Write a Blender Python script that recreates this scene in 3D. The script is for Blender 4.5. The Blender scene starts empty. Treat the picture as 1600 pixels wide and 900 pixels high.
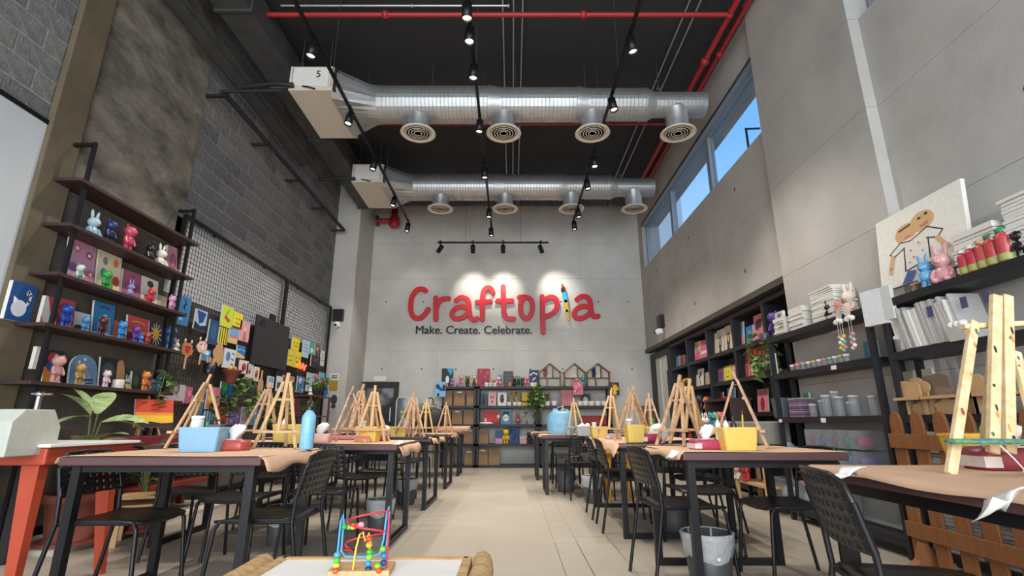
import bpy, bmesh, math, random
from mathutils import Vector, Matrix, Euler
random.seed(7)
C = bpy.context.scene.collection
sc = bpy.context.scene
PI = math.pi
# ------------------------------------------------------------------ camera
HC = 0.93; TH = math.radians(15.12); FP = 777.0
cam_d = bpy.data.cameras.new('camera'); cam = bpy.data.objects.new('camera', cam_d); C.objects.link(cam)
cam.location = (0, 0, HC); cam.rotation_euler = (PI/2 + TH, 0, 0)
cam_d.sensor_width = 36; cam_d.lens = 36*FP/1600; cam_d.clip_start = 0.02; cam_d.clip_end = 300
sc.camera = cam
# ------------------------------------------------------------------ world, added fill light, exposure
w = bpy.data.worlds.new('sky_world'); sc.world = w; w.use_nodes = True
nt = w.node_tree; nt.nodes.clear()
o_ = nt.nodes.new('ShaderNodeOutputWorld'); b_ = nt.nodes.new('ShaderNodeBackground')
tc = nt.nodes.new('ShaderNodeTexCoord'); sx_ = nt.nodes.new('ShaderNodeSeparateXYZ')
rp = nt.nodes.new('ShaderNodeValToRGB')
rp.color_ramp.elements[0].position = 0.02; rp.color_ramp.elements[0].color = (0.80, 0.90, 1.0, 1)
rp.color_ramp.elements[1].position = 0.5; rp.color_ramp.elements[1].color = (0.19, 0.47, 0.95, 1)
nt.links.new(tc.outputs['Generated'], sx_.inputs[0]); nt.links.new(sx_.outputs['Z'], rp.inputs[0])
nt.links.new(rp.outputs[0], b_.inputs[0]); nt.links.new(b_.outputs[0], o_.inputs[0])
b_.inputs[1].default_value = 1.0
sc.view_settings.view_transform = 'Standard'; sc.view_settings.look = 'None'
sc.view_settings.gamma = 1.0; sc.view_settings.exposure = 0.36
SPOT_W = 120.0       # ceiling spotlights
# area light added behind the camera as fill, like daylight from an unseen front
l_ = bpy.data.lights.new('front_fill_light', 'AREA'); l_.shape = 'RECTANGLE'; l_.size = 6.8; l_.size_y = 4.6; l_.energy = 650; l_.color = (0.93, 0.97, 1.0)
lo_ = bpy.data.objects.new('front_fill_light', l_); C.objects.link(lo_); lo_.location = (-0.4, -4.1, 2.6); lo_.rotation_euler = (PI/2, 0, 0)
# ------------------------------------------------------------------ pixel <-> place helpers (1600x900 frame)
ct, st = math.cos(TH), math.sin(TH)
def ray(u, v):
    a = (u-800)/FP; b = (450-v)/FP
    return a, ct-b*st, st+b*ct
def at(u, v, X=None, Y=None, Z=None):
    x, y, z = ray(u, v)
    if X is not None: k = X/x
    elif Y is not None: k = Y/y
    else: k = (Z-HC)/z
    return Vector((x*k, y*k, HC+z*k))
def depth(p): return p[1]*ct + (p[2]-HC)*st
def y_on(u, z, X):                 # how far along a side wall (plane X) column u crosses height z
    d = FP*X/(u-800); return (d-(z-HC)*st)/ct
def px(n, p): return n*depth(p)/FP # n pixels at point p in metres
def lin(c):
    return tuple((x/12.92 if x <= 0.04045 else ((x+0.055)/1.055)**2.4) for x in c)
def hx(s):
    s = s.lstrip('#'); return lin(tuple(int(s[i:i+2], 16)/255 for i in (0, 2, 4)))
# ------------------------------------------------------------------ materials
MATS = {}
def mat(key, col, rough=0.6, metal=0.0, var=0.0, scale=8.0, bump=0.0, bscale=None, trans=0.0, emit=None, es=0.0, alpha=1.0, stretch=None, col2=None, detail=4.0, coat=0.0):
    if key in MATS: return MATS[key]
    m = bpy.data.materials.new(key); m.use_nodes = True; n = m.node_tree; p = n.nodes['Principled BSDF']
    if isinstance(col, str): col = hx(col)
    p.inputs['Base Color'].default_value = (*col, 1); p.inputs['Roughness'].default_value = rough; p.inputs['Metallic'].default_value = metal
    if coat: p.inputs['Coat Weight'].default_value = coat
    if trans:
        p.inputs['Transmission Weight'].default_value = trans; p.inputs['IOR'].default_value = 1.3
    if alpha < 1: p.inputs['Alpha'].default_value = alpha
    if emit is not None:
        p.inputs['Emission Color'].default_value = (*(hx(emit) if isinstance(emit, str) else emit), 1); p.inputs['Emission Strength'].default_value = es
    if var or bump or col2:
        t = n.nodes.new('ShaderNodeTexCoord'); mp = n.nodes.new('ShaderNodeMapping'); n.links.new(t.outputs['Object'], mp.inputs[0])
        if stretch: mp.inputs['Scale'].default_value = stretch
        ns = n.nodes.new('ShaderNodeTexNoise'); ns.inputs['Scale'].default_value = scale; ns.inputs['Detail'].default_value = detail; ns.inputs['Roughness'].default_value = 0.6
        n.links.new(mp.outputs[0], ns.inputs[0])
        if var or col2:
            r = n.nodes.new('ShaderNodeValToRGB'); r.color_ramp.elements[0].position = 0.3; r.color_ramp.elements[1].position = 0.7
            c2 = (hx(col2) if isinstance(col2, str) else col2) if col2 else tuple(min(1, c*(1+var)) for c in col)
            c1 = col if col2 else tuple(c*(1-var) for c in col)
            r.color_ramp.elements[0].color = (*c1, 1); r.color_ramp.elements[1].color = (*c2, 1)
            n.links.new(ns.outputs['Fac'], r.inputs[0]); n.links.new(r.outputs[0], p.inputs['Base Color'])
        if bump:
            bs = ns
            if bscale:
                bs = n.nodes.new('ShaderNodeTexNoise'); bs.inputs['Scale'].default_value = bscale; bs.inputs['Detail'].default_value = 5; n.links.new(mp.outputs[0], bs.inputs[0])
            bn = n.nodes.new('ShaderNodeBump'); bn.inputs['Strength'].default_value = bump; bn.inputs['Distance'].default_value = 0.02
            n.links.new(bs.outputs['Fac'], bn.inputs['Height']); n.links.new(bn.outputs[0], p.inputs['Normal'])
    MATS[key] = m
    return m
def pc(hexcol, rough=0.5, metal=0.0):      # plain paint of a colour, with a faint mottle
    return mat('paint_%s_%02d' % (hexcol.lstrip('#'), int(rough*100)), hexcol, rough, metal, var=0.06, scale=30)
M = {}
M['concrete'] = mat('concrete', '#aeaba6', 0.75, var=0.16, scale=1.1, bump=0.10, bscale=14, detail=8)
M['concrete_back'] = mat('concrete_back', '#c6c5bf', 0.7, var=0.15, scale=1.0, bump=0.08, bscale=12, detail=8)
M['column'] = mat('column_concrete', '#c0beb8', 0.75, var=0.08, scale=2, bump=0.06, bscale=16)
M['pillar'] = mat('pillar_concrete', '#635947', 0.85, var=0.25, scale=2.5, bump=0.25, bscale=9, detail=8)
M['plaster'] = mat('rough_plaster', '#3f3c37', 0.9, scale=2.6, bump=1.0, bscale=9, detail=12, col2='#8f897d', stretch=(1, 0.8, 1.6))
M['plaster_dark'] = mat('dark_plaster', '#57524d', 0.9, var=0.22, scale=2.2, bump=0.3, bscale=10, detail=8)
M['mortar'] = mat('mortar', '#979691', 0.95, var=0.15, scale=20, bump=0.3)
for i, (a, b) in enumerate((('#67686a', '#828384'), ('#606265', '#767779'), ('#6f6d6b', '#888682'), ('#58595b', '#727375'))):
    M['block%d' % i] = mat('block_%d' % i, a, 0.95, scale=14, bump=0.5, bscale=60, col2=b, detail=6)
M['whitepanel'] = mat('white_panel', '#c6cbcf', 0.5, var=0.03, scale=3)
M['ceiling'] = mat('ceiling_black', '#2c2c2d', 0.9, var=0.08, scale=2, bump=0.05)
M['floor'] = mat('floor_cement', '#a59c8e', 0.42, var=0.09, scale=1.3, bump=0.03, bscale=18, detail=7)
M['joint'] = mat('floor_joint', '#7f7462', 0.9)
M['black'] = mat('black_metal', '#1c1c1e', 0.42, 0.4)
M['blackmatte'] = mat('black_matte', '#202023', 0.6, var=0.08, scale=20)
M['blackpl'] = mat('black_plastic', '#1a1a1b', 0.38, var=0.05, scale=40)
M['rackblack'] = mat('rack_black', '#25262a', 0.5, 0.2, var=0.08, scale=12)
M['darkframe'] = mat('dark_frame', '#4a4643', 0.6, var=0.1)
M['boards'] = mat('dark_wood', '#3a2826', 0.55, var=0.22, scale=9, stretch=(8, 1, 8))
M['galv'] = mat('galvanised', '#b6b9ba', 0.42, 0.75, var=0.10, scale=6, bump=0.05)
M['galvdark'] = mat('galvanised_dull', '#5d5f60', 0.55, 0.6, var=0.2, scale=4)
M['offwhite'] = mat('off_white', '#d3ccbf', 0.5, var=0.03)
M['white'] = mat('white_paint', '#e4e2dd', 0.5, var=0.03)
M['redpipe'] = mat('red_pipe', '#a3262a', 0.45)
M['tabletop'] = mat('table_brown', '#56393a', 0.5, var=0.12, scale=10, stretch=(1, 8, 8))
M['kraft'] = mat('kraft_paper', '#cfa98a', 0.8, var=0.05, scale=5, bump=0.15, bscale=9)
M['wood'] = mat('pine_wood', '#c59f70', 0.6, var=0.16, scale=10, stretch=(6, 6, 0.7))
M['wooddirty'] = mat('painted_over_wood', '#9c6f55', 0.65, scale=20, col2='#d8b690', stretch=(2, 2, 1), detail=7)
M['fence'] = mat('fence_brown', '#83532f', 0.55, var=0.16, scale=8, stretch=(4, 4, 0.6))
M['roughwood'] = mat('rough_wood', '#a07a4c', 0.8, scale=9, col2='#c9a878', bump=0.4, stretch=(1, 5, 5))
M['mdf'] = mat('mdf_board', '#b9946a', 0.8, var=0.08, scale=14)
M['canvas'] = mat('white_canvas', '#d8d5ce', 0.85, var=0.03, scale=40)
M['canvasgrey'] = mat('grey_canvas', '#aeada9', 0.85, var=0.06, scale=40)
M['kraftbox'] = mat('cardboard', '#917658', 0.8, var=0.07, scale=6)
M['redsign'] = mat('red_sign', '#cc0a22', 0.42)
M['terracotta'] = mat('terracotta', '#74392a', 0.75, var=0.12, scale=12)
M['leaf'] = mat('leaf_green', '#3f5f2c', 0.5, scale=16, col2='#87a35e')
M['leafvar'] = mat('leaf_variegated', '#6f8f4c', 0.45, scale=9, col2='#cbd8a4', stretch=(1, 3, 1))
M['leafdark'] = mat('leaf_dark', '#2c3d24', 0.5, scale=16, col2='#4f663c')
M['stem'] = mat('stem', '#6a6a3c', 0.7)
g_ = bpy.data.materials.new('window_glass'); g_.use_nodes = True; n_ = g_.node_tree; n_.nodes.clear()
go_ = n_.nodes.new('ShaderNodeOutputMaterial'); gm_ = n_.nodes.new('ShaderNodeMixShader'); gt_ = n_.nodes.new('ShaderNodeBsdfTransparent'); gg_ = n_.nodes.new('ShaderNodeBsdfGlossy'); gm_.inputs[0].default_value = 0.05
gt_.inputs[0].default_value = (0.94, 0.97, 0.98, 1); gg_.inputs['Roughness'].default_value = 0.02
n_.links.new(gt_.outputs[0], gm_.inputs[1]); n_.links.new(gg_.outputs[0], gm_.inputs[2]); n_.links.new(gm_.outputs[0], go_.inputs[0])
M['glass'] = g_
def see_through(name, tint, fac, rough):
    m = bpy.data.materials.new(name); m.use_nodes = True; n = m.node_tree; n.nodes.clear()
    o = n.nodes.new('ShaderNodeOutputMaterial'); x = n.nodes.new('ShaderNodeMixShader'); t = n.nodes.new('ShaderNodeBsdfTransparent'); g = n.nodes.new('ShaderNodeBsdfPrincipled')
    x.inputs[0].default_value = fac; t.inputs[0].default_value = (*tint, 1); g.inputs['Base Color'].default_value = (0.75, 0.78, 0.8, 1); g.inputs['Roughness'].default_value = rough
    n.links.new(t.outputs[0], x.inputs[1]); n.links.new(g.outputs[0], x.inputs[2]); n.links.new(x.outputs[0], o.inputs[0]); return m
M['clear'] = see_through('clear_plastic', (0.9, 0.92, 0.93), 0.13, 0.12)
M['alu'] = mat('window_aluminium', '#8f9ba6', 0.45, 0.3)
M['bulb'] = mat('lamp_glow', '#ffffff', 0.4, emit='#fff2d8', es=14.0)
M['orange_red'] = mat('orange_red_paint', '#b0462c', 0.45, var=0.06)
M['chrome'] = mat('chrome', '#c8ccd0', 0.15, 1.0)
M['chalk'] = mat('blackboard', '#26262a', 0.55, var=0.06)
M['wire'] = mat('wire', '#1d1d1f', 0.5)
# ------------------------------------------------------------------ mesh builder
def frame_from(d):
    d = Vector(d).normalized(); a = Vector((0, 0, 1)) if abs(d.z) < 0.95 else Vector((1, 0, 0))
    x = d.cross(a).normalized(); y = d.cross(x).normalized(); return x, y, d
class MB:
    def __init__(s): s.v = []; s.f = []; s.m = []; s.s = []; s.mats = []
    def mi(s, m):
        if m is None: return 0
        if m not in s.mats: s.mats.append(m)
        return s.mats.index(m)
    def add(s, vs, fs, m=None, smooth=False):
        k = len(s.v); s.v += [tuple(x) for x in vs]; i = s.mi(m)
        for f in fs: s.f.append(tuple(j+k for j in f)); s.m.append(i); s.s.append(smooth)
        return s
    def box(s, c, d, m=None, rot=None, taper=1.0):
        x, y, z = d[0]/2, d[1]/2, d[2]/2
        vs = [Vector(p) for p in ((-x,-y,-z),(x,-y,-z),(x,y,-z),(-x,y,-z),(-x*taper,-y*taper,z),(x*taper,-y*taper,z),(x*taper,y*taper,z),(-x*taper,y*taper,z))]
        if rot is not None: R = Euler(rot).to_matrix() if not isinstance(rot, Matrix) else rot; vs = [R @ p for p in vs]
        c = Vector(c)
        return s.add([p+c for p in vs], [(0,3,2,1),(4,5,6,7),(0,1,5,4),(1,2,6,5),(2,3,7,6),(3,0,4,7)], m)
    def bb(s, x0, x1, y0, y1, z0, z1, m=None): return s.box(((x0+x1)/2,(y0+y1)/2,(z0+z1)/2), (abs(x1-x0),abs(y1-y0),abs(z1-z0)), m)
    def bar(s, a, b, w, t, m=None, up=(0,0,1)):     # rectangular bar from a to b
        a, b = Vector(a), Vector(b); d = (b-a); L = d.length; d = d/L; up = Vector(up)
        if abs(d.dot(up)) > 0.97: up = Vector((0,1,0))
        x = d.cross(up).normalized(); y = x.cross(d).normalized(); vs = []
        for p in (a, b):
            for sx, sy in ((-1,-1),(1,-1),(1,1),(-1,1)): vs.append(p + x*sx*w/2 + y*sy*t/2)
        return s.add(vs, [(0,3,2,1),(4,5,6,7),(0,1,5,4),(1,2,6,5),(2,3,7,6),(3,0,4,7)], m)
    def tube(s, a, b, r, n=8, r2=None, m=None, cap=True):
        a, b = Vector(a), Vector(b); x, y, d = frame_from(b-a); r2 = r if r2 is None else r2; vs = []
        for p, q in ((a, r), (b, r2)):
            for i in range(n): t = 2*PI*i/n; vs.append(p + x*math.cos(t)*q + y*math.sin(t)*q)
        s.add(vs, [(i, (i+1)%n, n+(i+1)%n, n+i) for i in range(n)], m, True)
        if cap: s.add(vs[:n], [tuple(range(n))[::-1]], m); s.add(vs[n:], [tuple(range(n))], m)
        return s
    def path(s, pts, r, n=6, m=None, closed=False):
        pts = [Vector(p) for p in pts]; N = len(pts); vs = []; pre = None
        for i, p in enumerate(pts):
            if closed: d = pts[(i+1)%N]-pts[i-1]
            else: d = pts[min(i+1,N-1)]-pts[max(i-1,0)]
            d.normalize()
            if pre is None: x, y, _ = frame_from(d)
            else: x = (pre - d*pre.dot(d)).normalized(); y = d.cross(x).normalized()
            pre = x; q = r[i] if isinstance(r, (list, tuple)) else r
            for k in range(n): t = 2*PI*k/n; vs.append(p + x*math.cos(t)*q + y*math.sin(t)*q)
        fs = []
        for i in range(N if closed else N-1):
            j = (i+1) % N
            for k in range(n): fs.append((i*n+k, i*n+(k+1)%n, j*n+(k+1)%n, j*n+k))
        s.add(vs, fs, m, True)
        if not closed: s.add(vs[:n], [tuple(range(n))], m); s.add(vs[-n:], [tuple(range(n))], m)
        return s
    def lathe(s, prof, n=16, c=(0,0,0), m=None, axis='z', smooth=True, sx=1, sy=1):
        vs = []
        for r, z in prof:
            for i in range(n):
                t = 2*PI*i/n; p = (r*math.cos(t)*sx, r*math.sin(t)*sy, z)
                if axis == 'y': p = (p[0], p[2], p[1])
                elif axis == 'x': p = (p[2], p[0], p[1])
                vs.append((p[0]+c[0], p[1]+c[1], p[2]+c[2]))
        fs = []
        for j in range(len(prof)-1):
            for i in range(n): fs.append((j*n+i, j*n+(i+1)%n, (j+1)*n+(i+1)%n, (j+1)*n+i))
        s.add(vs, fs, m, smooth)
        if prof[0][0] > 1e-5: s.add(vs[:n], [tuple(range(n))[::-1]], m)
        if prof[-1][0] > 1e-5: s.add(vs[-n:], [tuple(range(n))], m)
        return s
    def ball(s, c, r, m=None, n=12, k=8, rot=None):
        r = (r, r, r) if not isinstance(r, (tuple, list)) else r; vs = []; c = Vector(c)
        R = Euler(rot).to_matrix() if rot else None
        for j in range(k+1):
            ph = PI*j/k
            for i in range(n):
                t = 2*PI*i/n; p = Vector((r[0]*math.sin(ph)*math.cos(t), r[1]*math.sin(ph)*math.sin(t), r[2]*math.cos(ph)))
                vs.append(c + (R @ p if R else p))
        return s.add(vs, [(j*n+i, (j+1)*n+i, (j+1)*n+(i+1)%n, j*n+(i+1)%n) for j in range(k) for i in range(n)], m, True)
    def prism(s, poly, d, m=None, o=(0,0,0), ax=(1,0,0), ay=(0,0,1), smooth=False):   # 2-D outline on axes ax, ay pushed by depth vector d
        o, ax, ay, d = Vector(o), Vector(ax), Vector(ay), Vector(d); n = len(poly)
        vs = [o+ax*p[0]+ay*p[1] for p in poly]; vs += [p+d for p in vs]
        return s.add(vs, [tuple(range(n)), tuple(range(2*n-1, n-1, -1))] + [(i, n+i, n+(i+1)%n, (i+1)%n) for i in range(n)], m, smooth)
    def mesh(s, name):
        me = bpy.data.meshes.new(name); me.from_pydata(s.v, [], s.f)
        for m in s.mats: me.materials.append(m)
        me.polygons.foreach_set('material_index', s.m); me.polygons.foreach_set('use_smooth', s.s); me.update()
        bm = bmesh.new(); bm.from_mesh(me); bmesh.ops.recalc_face_normals(bm, faces=bm.faces); bm.to_mesh(me); bm.free()
        return me
    def build(s, name, parent=None, m=None, loc=None, rot=None, bevel=0):
        if m is not None: s.mats = [m]; s.m = [0]*len(s.f)
        o = bpy.data.objects.new(name, s.mesh(name)); C.objects.link(o)
        if parent is not None: o.parent = parent
        if loc is not None: o.location = loc
        if rot is not None: o.rotation_euler = rot
        if bevel:
            b = o.modifiers.new('bevel', 'BEVEL'); b.width = bevel; b.segments = 2; b.limit_method = 'ANGLE'
        return o
def inst(name, me, parent=None, loc=(0,0,0), rot=(0,0,0), scale=(1,1,1), m=None):
    o = bpy.data.objects.new(name, me); C.objects.link(o); o.location = loc; o.rotation_euler = rot; o.scale = scale
    if parent is not None: o.parent = parent
    if m is not None: o.material_slots[0].link = 'OBJECT'; o.material_slots[0].material = m
    return o
def tag(o, label=None, cat=None, group=None, kind=None):
    if label: o['label'] = label
    if cat: o['category'] = cat
    if group: o['group'] = group
    if kind: o['kind'] = kind
    return o
def thing(name, label, cat, loc=(0,0,0), rotz=0.0, group=None, scale=1.0):
    o = bpy.data.objects.new(name, None); C.objects.link(o); o.empty_display_size = 0.05
    o.location = loc; o.rotation_euler = (0,0,rotz); o.scale = (scale,)*3
    return tag(o, label, cat, group)
KIDS = {}
def copy_tree(o, parent=None, kids=None):
    c = o.copy(); C.objects.link(c)
    if parent is not None: c.parent = parent
    for ch in o.children: copy_tree(ch, c)
    return c
def dup(o, loc, rotz, label, group=None):
    c = copy_tree(o); c.location = loc; c.rotation_euler = (0,0,rotz); tag(c, label)
    if group: c['group'] = group
    return c
ORD = ['first','second','third','fourth','fifth','sixth','seventh','eighth','ninth','tenth','eleventh','twelfth','thirteenth','fourteenth','fifteenth','sixteenth','seventeenth','eighteenth','nineteenth','twentieth'] + ['twenty-'+w for w in ('first','second','third','fourth','fifth','sixth','seventh','eighth','ninth')] + ['thirtieth']
# ================================================================== the setting
XL, XR, YB, ZC, YF = -3.95, 3.14, 11.6, 6.22, -4.2
def struct(name, mb, m=None, parent=None, bevel=0):
    o = mb.build(name, parent, m, bevel=bevel)
    if parent is None: tag(o, kind='structure')
    return o
# floor: broad cement slabs with a strip of narrow planks let into the aisle
fl = struct('floor', MB().bb(XL-0.4, XR+0.5, YF-0.4, YB+0.3, -0.12, -0.012), M['joint'])
def slab(x0, x1, y0, y1, g=0.003, dz=0.0):
    MB().bb(x0+g, x1-g, y0+g, y1-g, -0.012, dz).build('floor_slab', fl, M['floor'])
xs = [XL-0.1, -2.93, -0.86, 0.34, 0.52, 0.80, 2.0, XR+0.4]
ys_all = [YF, -1.8, 0.4, 2.0, 3.42, 5.0, 6.2, 7.4, 8.9, 10.2, YB]
for i in range(len(xs)-1):
    if i in (3, 4): ys = [YF, -1.8, 0.4, 1.6, 2.5, 3.42, 4.35, 5.0, 5.9, 6.6, 7.4, 8.9, 10.2, YB] if i == 3 else [YF, -1.8, 0.4, 2.0, 2.9, 3.42, 4.6, 5.5, 6.2, 7.0, 8.0, 8.9, 10.2, YB]
    else: ys = ys_all
    for j in range(len(ys)-1):
        slab(xs[i], xs[i+1], ys[j], ys[j+1], g=0.003 if i in (3, 4) and 1 < ys[j] < 4.2 else 0.0008)
# ceiling
struct('ceiling', MB().bb(XL-0.4, XR+0.5, YF-0.4, YB+0.3, ZC, ZC+0.15), M['ceiling'])
# back wall of poured concrete panels with tie holes
wb = struct('wall_back', MB().bb(XL-0.3, XR+0.5, YB+0.012, YB+0.25, 0, ZC), M['joint'])
bx = [-3.43, -1.75, 0.0, 1.65, XR+0.45]; bz = [0, 1.28, 2.55, 3.05, 4.3, 5.2, ZC]
for i in range(len(bx)-1):
    for j in range(len(bz)-1):
        MB().bb(bx[i]+0.0015, bx[i+1]-0.0015, YB, YB+0.012, bz[j]+0.0015, bz[j+1]-0.0015).build('concrete_panel', wb, M['concrete_back'])
for x in (-3.0, -2.1, -1.3, -0.4, 0.45, 1.2, 2.05, 2.8):
    for z in (2.12, 3.72):
        MB().lathe([(0.012, 0), (0.02, -0.002), (0.016, -0.003), (0.0, -0.003)], 10, (x+random.uniform(-.03,.03), YB, z), axis='y').build('tie_hole', wb, M['galvdark'])
# corner column at the back of the block wall
struct('wall_column', MB().bb(-4.1, -3.43, 10.45, YB+0.05, 0, ZC), M['column'])
# left wall: block masonry, a concrete pillar, a rough plastered bay and a dark lower field
wl = struct('wall_left', MB().bb(XL-0.35, XL, YF-0.2, YB+0.2, 0, ZC), M['mortar'])
bmesh_ = {}
BW, BH = 0.40, 0.20
def block_mesh(wd, k):
    key = (round(wd, 3), k)
    if key not in bmesh_:
        mb = MB(); h = BH-0.014; t = 0.010
        c = 0.006
        vs = [(0,-wd/2,-h/2),(0,wd/2,-h/2),(0,wd/2,h/2),(0,-wd/2,h/2),(t,-wd/2+c,-h/2+c),(t,wd/2-c,-h/2+c),(t,wd/2-c,h/2-c),(t,-wd/2+c,h/2-c)]
        mb.add(vs, [(4,5,6,7),(0,1,5,4),(1,2,6,5),(2,3,7,6),(3,0,4,7)], M['block%d' % k]); bmesh_[key] = mb.mesh('block')
    return bmesh_[key]
def blocks(y0, y1, z0, z1):
    nz = int((z1-z0)/BH+0.5)
    for r in range(nz):
        z = z0+BH*(r+0.5); y = y0 - (BW/2 if r % 2 else 0)
        while y < y1-0.03:
            a, b = max(y, y0), min(y+BW, y1)
            if b-a > 0.04: inst('block', block_mesh(round(b-a-0.012, 2), random.choice((0,0,1,1,2,3))), wl, (XL+random.uniform(-.002,.003), (a+b)/2, z), (0,0,0))
            y += BW
blocks(2.5, 3.70, 3.36, ZC)
blocks(5.52, 10.45, 3.30, ZC)
struct('wall_plaster', MB().bb(XL-0.01, XL+0.02, 4.0, 5.52, 2.9, ZC), M['plaster'])
MB().bb(XL-0.01, XL+0.022, 4.0, 10.45, 0, 2.36).build('lower_field', wl, M['plaster_dark'])
MB().bb(XL-0.01, XL+0.018, 4.0, 5.42, 2.36, 2.9).build('lower_field', wl, M['plaster_dark'])
MB().bb(XL-0.01, XL+0.02, 5.42, 10.4, 2.36, 3.28).build('pale_field', wl, M['whitepanel'])
MB().bb(XL-0.01, XL+0.02, YF, 3.70, 0, 3.36).build('white_field', wl, M['whitepanel'])
MB().bb(XL, XL+0.03, YF, 3.70, 3.36, 3.40).build('panel_edge', wl, M['black'])
struct('wall_pillar', MB().bb(XL-0.05, XL+0.06, 3.70, 4.0, 0, ZC), M['pillar'], bevel=0.01)
struct('baseboard_left', MB().bb(XL+0.02, XL+0.045, 4.0, 10.4, 0, 0.10), M['black'])
# right wall with high windows, a proud pier and a long niche for the bookcase
TW = 0.42
wins = [(5.36, 11.25), (-2.6, 3.68)]; ZS, ZT = 4.46, 5.52
wr = struct('wall_right', MB().bb(XR, XR+TW, YF-0.2, YB+0.2, ZT, ZC).bb(XR+TW-0.03, XR+TW, 5.39, YB+0.2, 0, 2.5), M['concrete'])
def rpanel(y0, y1, z0, z1, x=XR):
    g = 0.0015
    return MB().bb(x, XR+TW-0.001, y0+g, y1-g, z0+g, z1-g).build('concrete_panel', wr, M['concrete'])
for a, b in ((YF, -1.2), (-1.2, 1.2), (1.2, 3.72)):
    for z0, z1 in ((0, 1.3), (1.3, 2.5), (2.5, 3.55), (3.55, ZS)): rpanel(a, b, z0, z1)
for z0, z1 in ((0, 1.3), (1.3, 2.5), (2.5, 3.55), (3.55, ZS), (ZS, ZT)):
    rpanel(3.72, 5.36, z0, z1, XR-0.10)
MB().bb(XR-0.10, XR, 3.7215, 5.3585, ZT, ZC).build('concrete_panel', wr, M['concrete'])
for a, b in ((5.36, 7.3), (7.3, 9.3), (9.3, YB+0.2)):
    for z0, z1 in ((2.5, 3.55), (3.55, ZS)): rpanel(a, b, z0, z1)
rpanel(YF-0.2, -2.6, ZS, ZT); rpanel(11.25, YB+0.2, ZS, ZT)
for y in (0.4, 2.6, 6.4, 8.3, 10.3):
    for z in (2.9, 4.1):
        MB().lathe([(0.016, 0), (0.028, -0.003), (0.0, -0.0035)], 10, (XR-0.0005, y, z), axis='x').build('tie_hole', wr, M['joint'])
# windows
for k, (a, b) in enumerate(wins):
    X0 = XR+0.09; n = 3 if k == 0 else 3
    wo = struct('window_%d' % (k+1), MB().bb(X0, X0+0.08, a, b, ZS, ZS+0.06).bb(X0, X0+0.08, a, b, ZT-0.06, ZT).bb(X0, X0+0.08, a, a+0.07, ZS, ZT).bb(X0, X0+0.08, b-0.07, b, ZS, ZT), M['alu'])
    step = (b-a)/n
    for i in range(1, n): MB().bb(X0-0.02, X0+0.08, a+step*i-0.06, a+step*i+0.06, ZS+0.06, ZT-0.06).build('mullion', wo, M['alu'])
    for i in range(n): MB().bb(X0+0.03, X0+0.042, a+step*i+0.06, a+step*(i+1)-0.06, ZS+0.06, ZT-0.06).build('pane', wo, M['glass'])
    MB().bb(XR-0.01, X0, a, b, ZT-0.02, ZT).build('head_lining', wo, M['alu'])
    MB().bb(XR-0.012, XR+0.005, a-0.03, b, ZT, ZT+0.05).build('head_trim', wo, M['darkframe'])
# trim along the head of the niche
struct('trim_1', MB().bb(XR-0.03, XR+0.10, 5.39, YB, 2.48, 2.56).bb(XR-0.02, XR+0.06, 5.34, 5.40, 0, 2.56), M['darkframe'])
# unseen shopfront added to let daylight in: posts, rails and the solid bulkhead above
sf = struct('window_3', MB().bb(XL, XR+0.4, YF-0.12, YF, 0, 0.12).bb(XL, XR+0.4, YF-0.12, YF, 5.1, 5.2), M['black'])
for i in range(6): MB().bb(XL+i*1.42-0.03+0.03, XL+i*1.42+0.06, YF-0.12, YF, 0.12, 5.1).build('mullion', sf, M['black'])
for i in range(5): MB().bb(XL+i*1.42+0.06, XL+(i+1)*1.42, YF-0.07, YF-0.058, 0.12, 5.1).build('pane', sf, M['glass'])
struct('wall_front', MB().bb(XL-0.3, XR+0.5, YF-0.2, YF, 5.2, ZC), M['concrete'])
struct('ground', MB().bb(-60, 60, -60, YF-0.2, -0.2, -0.05).bb(XR+0.7, 60, YF-0.2, 90, -0.2, -0.05), M['floor'])
# doorway at the back left: dark frame with a mirrored leaf
dp = at(594, 660, Y=YB-0.02)
x0, x1, zt = at(566, 600, Y=YB).x, at(624, 600, Y=YB).x, at(594, 597, Y=YB).z
dr = struct('door_1', MB().bb(x0, x0+0.13, YB-0.08, YB, 0, zt).bb(x1-0.10, x1, YB-0.08, YB, 0, zt).bb(x0+0.13, x1-0.10, YB-0.08, YB, zt-0.14, zt), M['blackmatte'])
MB().bb(x0+0.13, x1-0.10, YB-0.03, YB-0.015, 0.02, zt-0.14).build('pane', dr, mat('mirror_glass', '#9fa6ac', 0.08, 0.9))
MB().tube((x1-0.16, YB-0.06, 0.95), (x1-0.16, YB-0.06, 1.25), 0.012, 8).build('door_handle', dr, M['chrome'])
MB().bb((x0+x1)/2-0.16, (x0+x1)/2+0.12, YB-0.03, YB-0.001, zt+0.02, zt+0.13).build('exit_plate', dr, M['white'])
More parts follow.
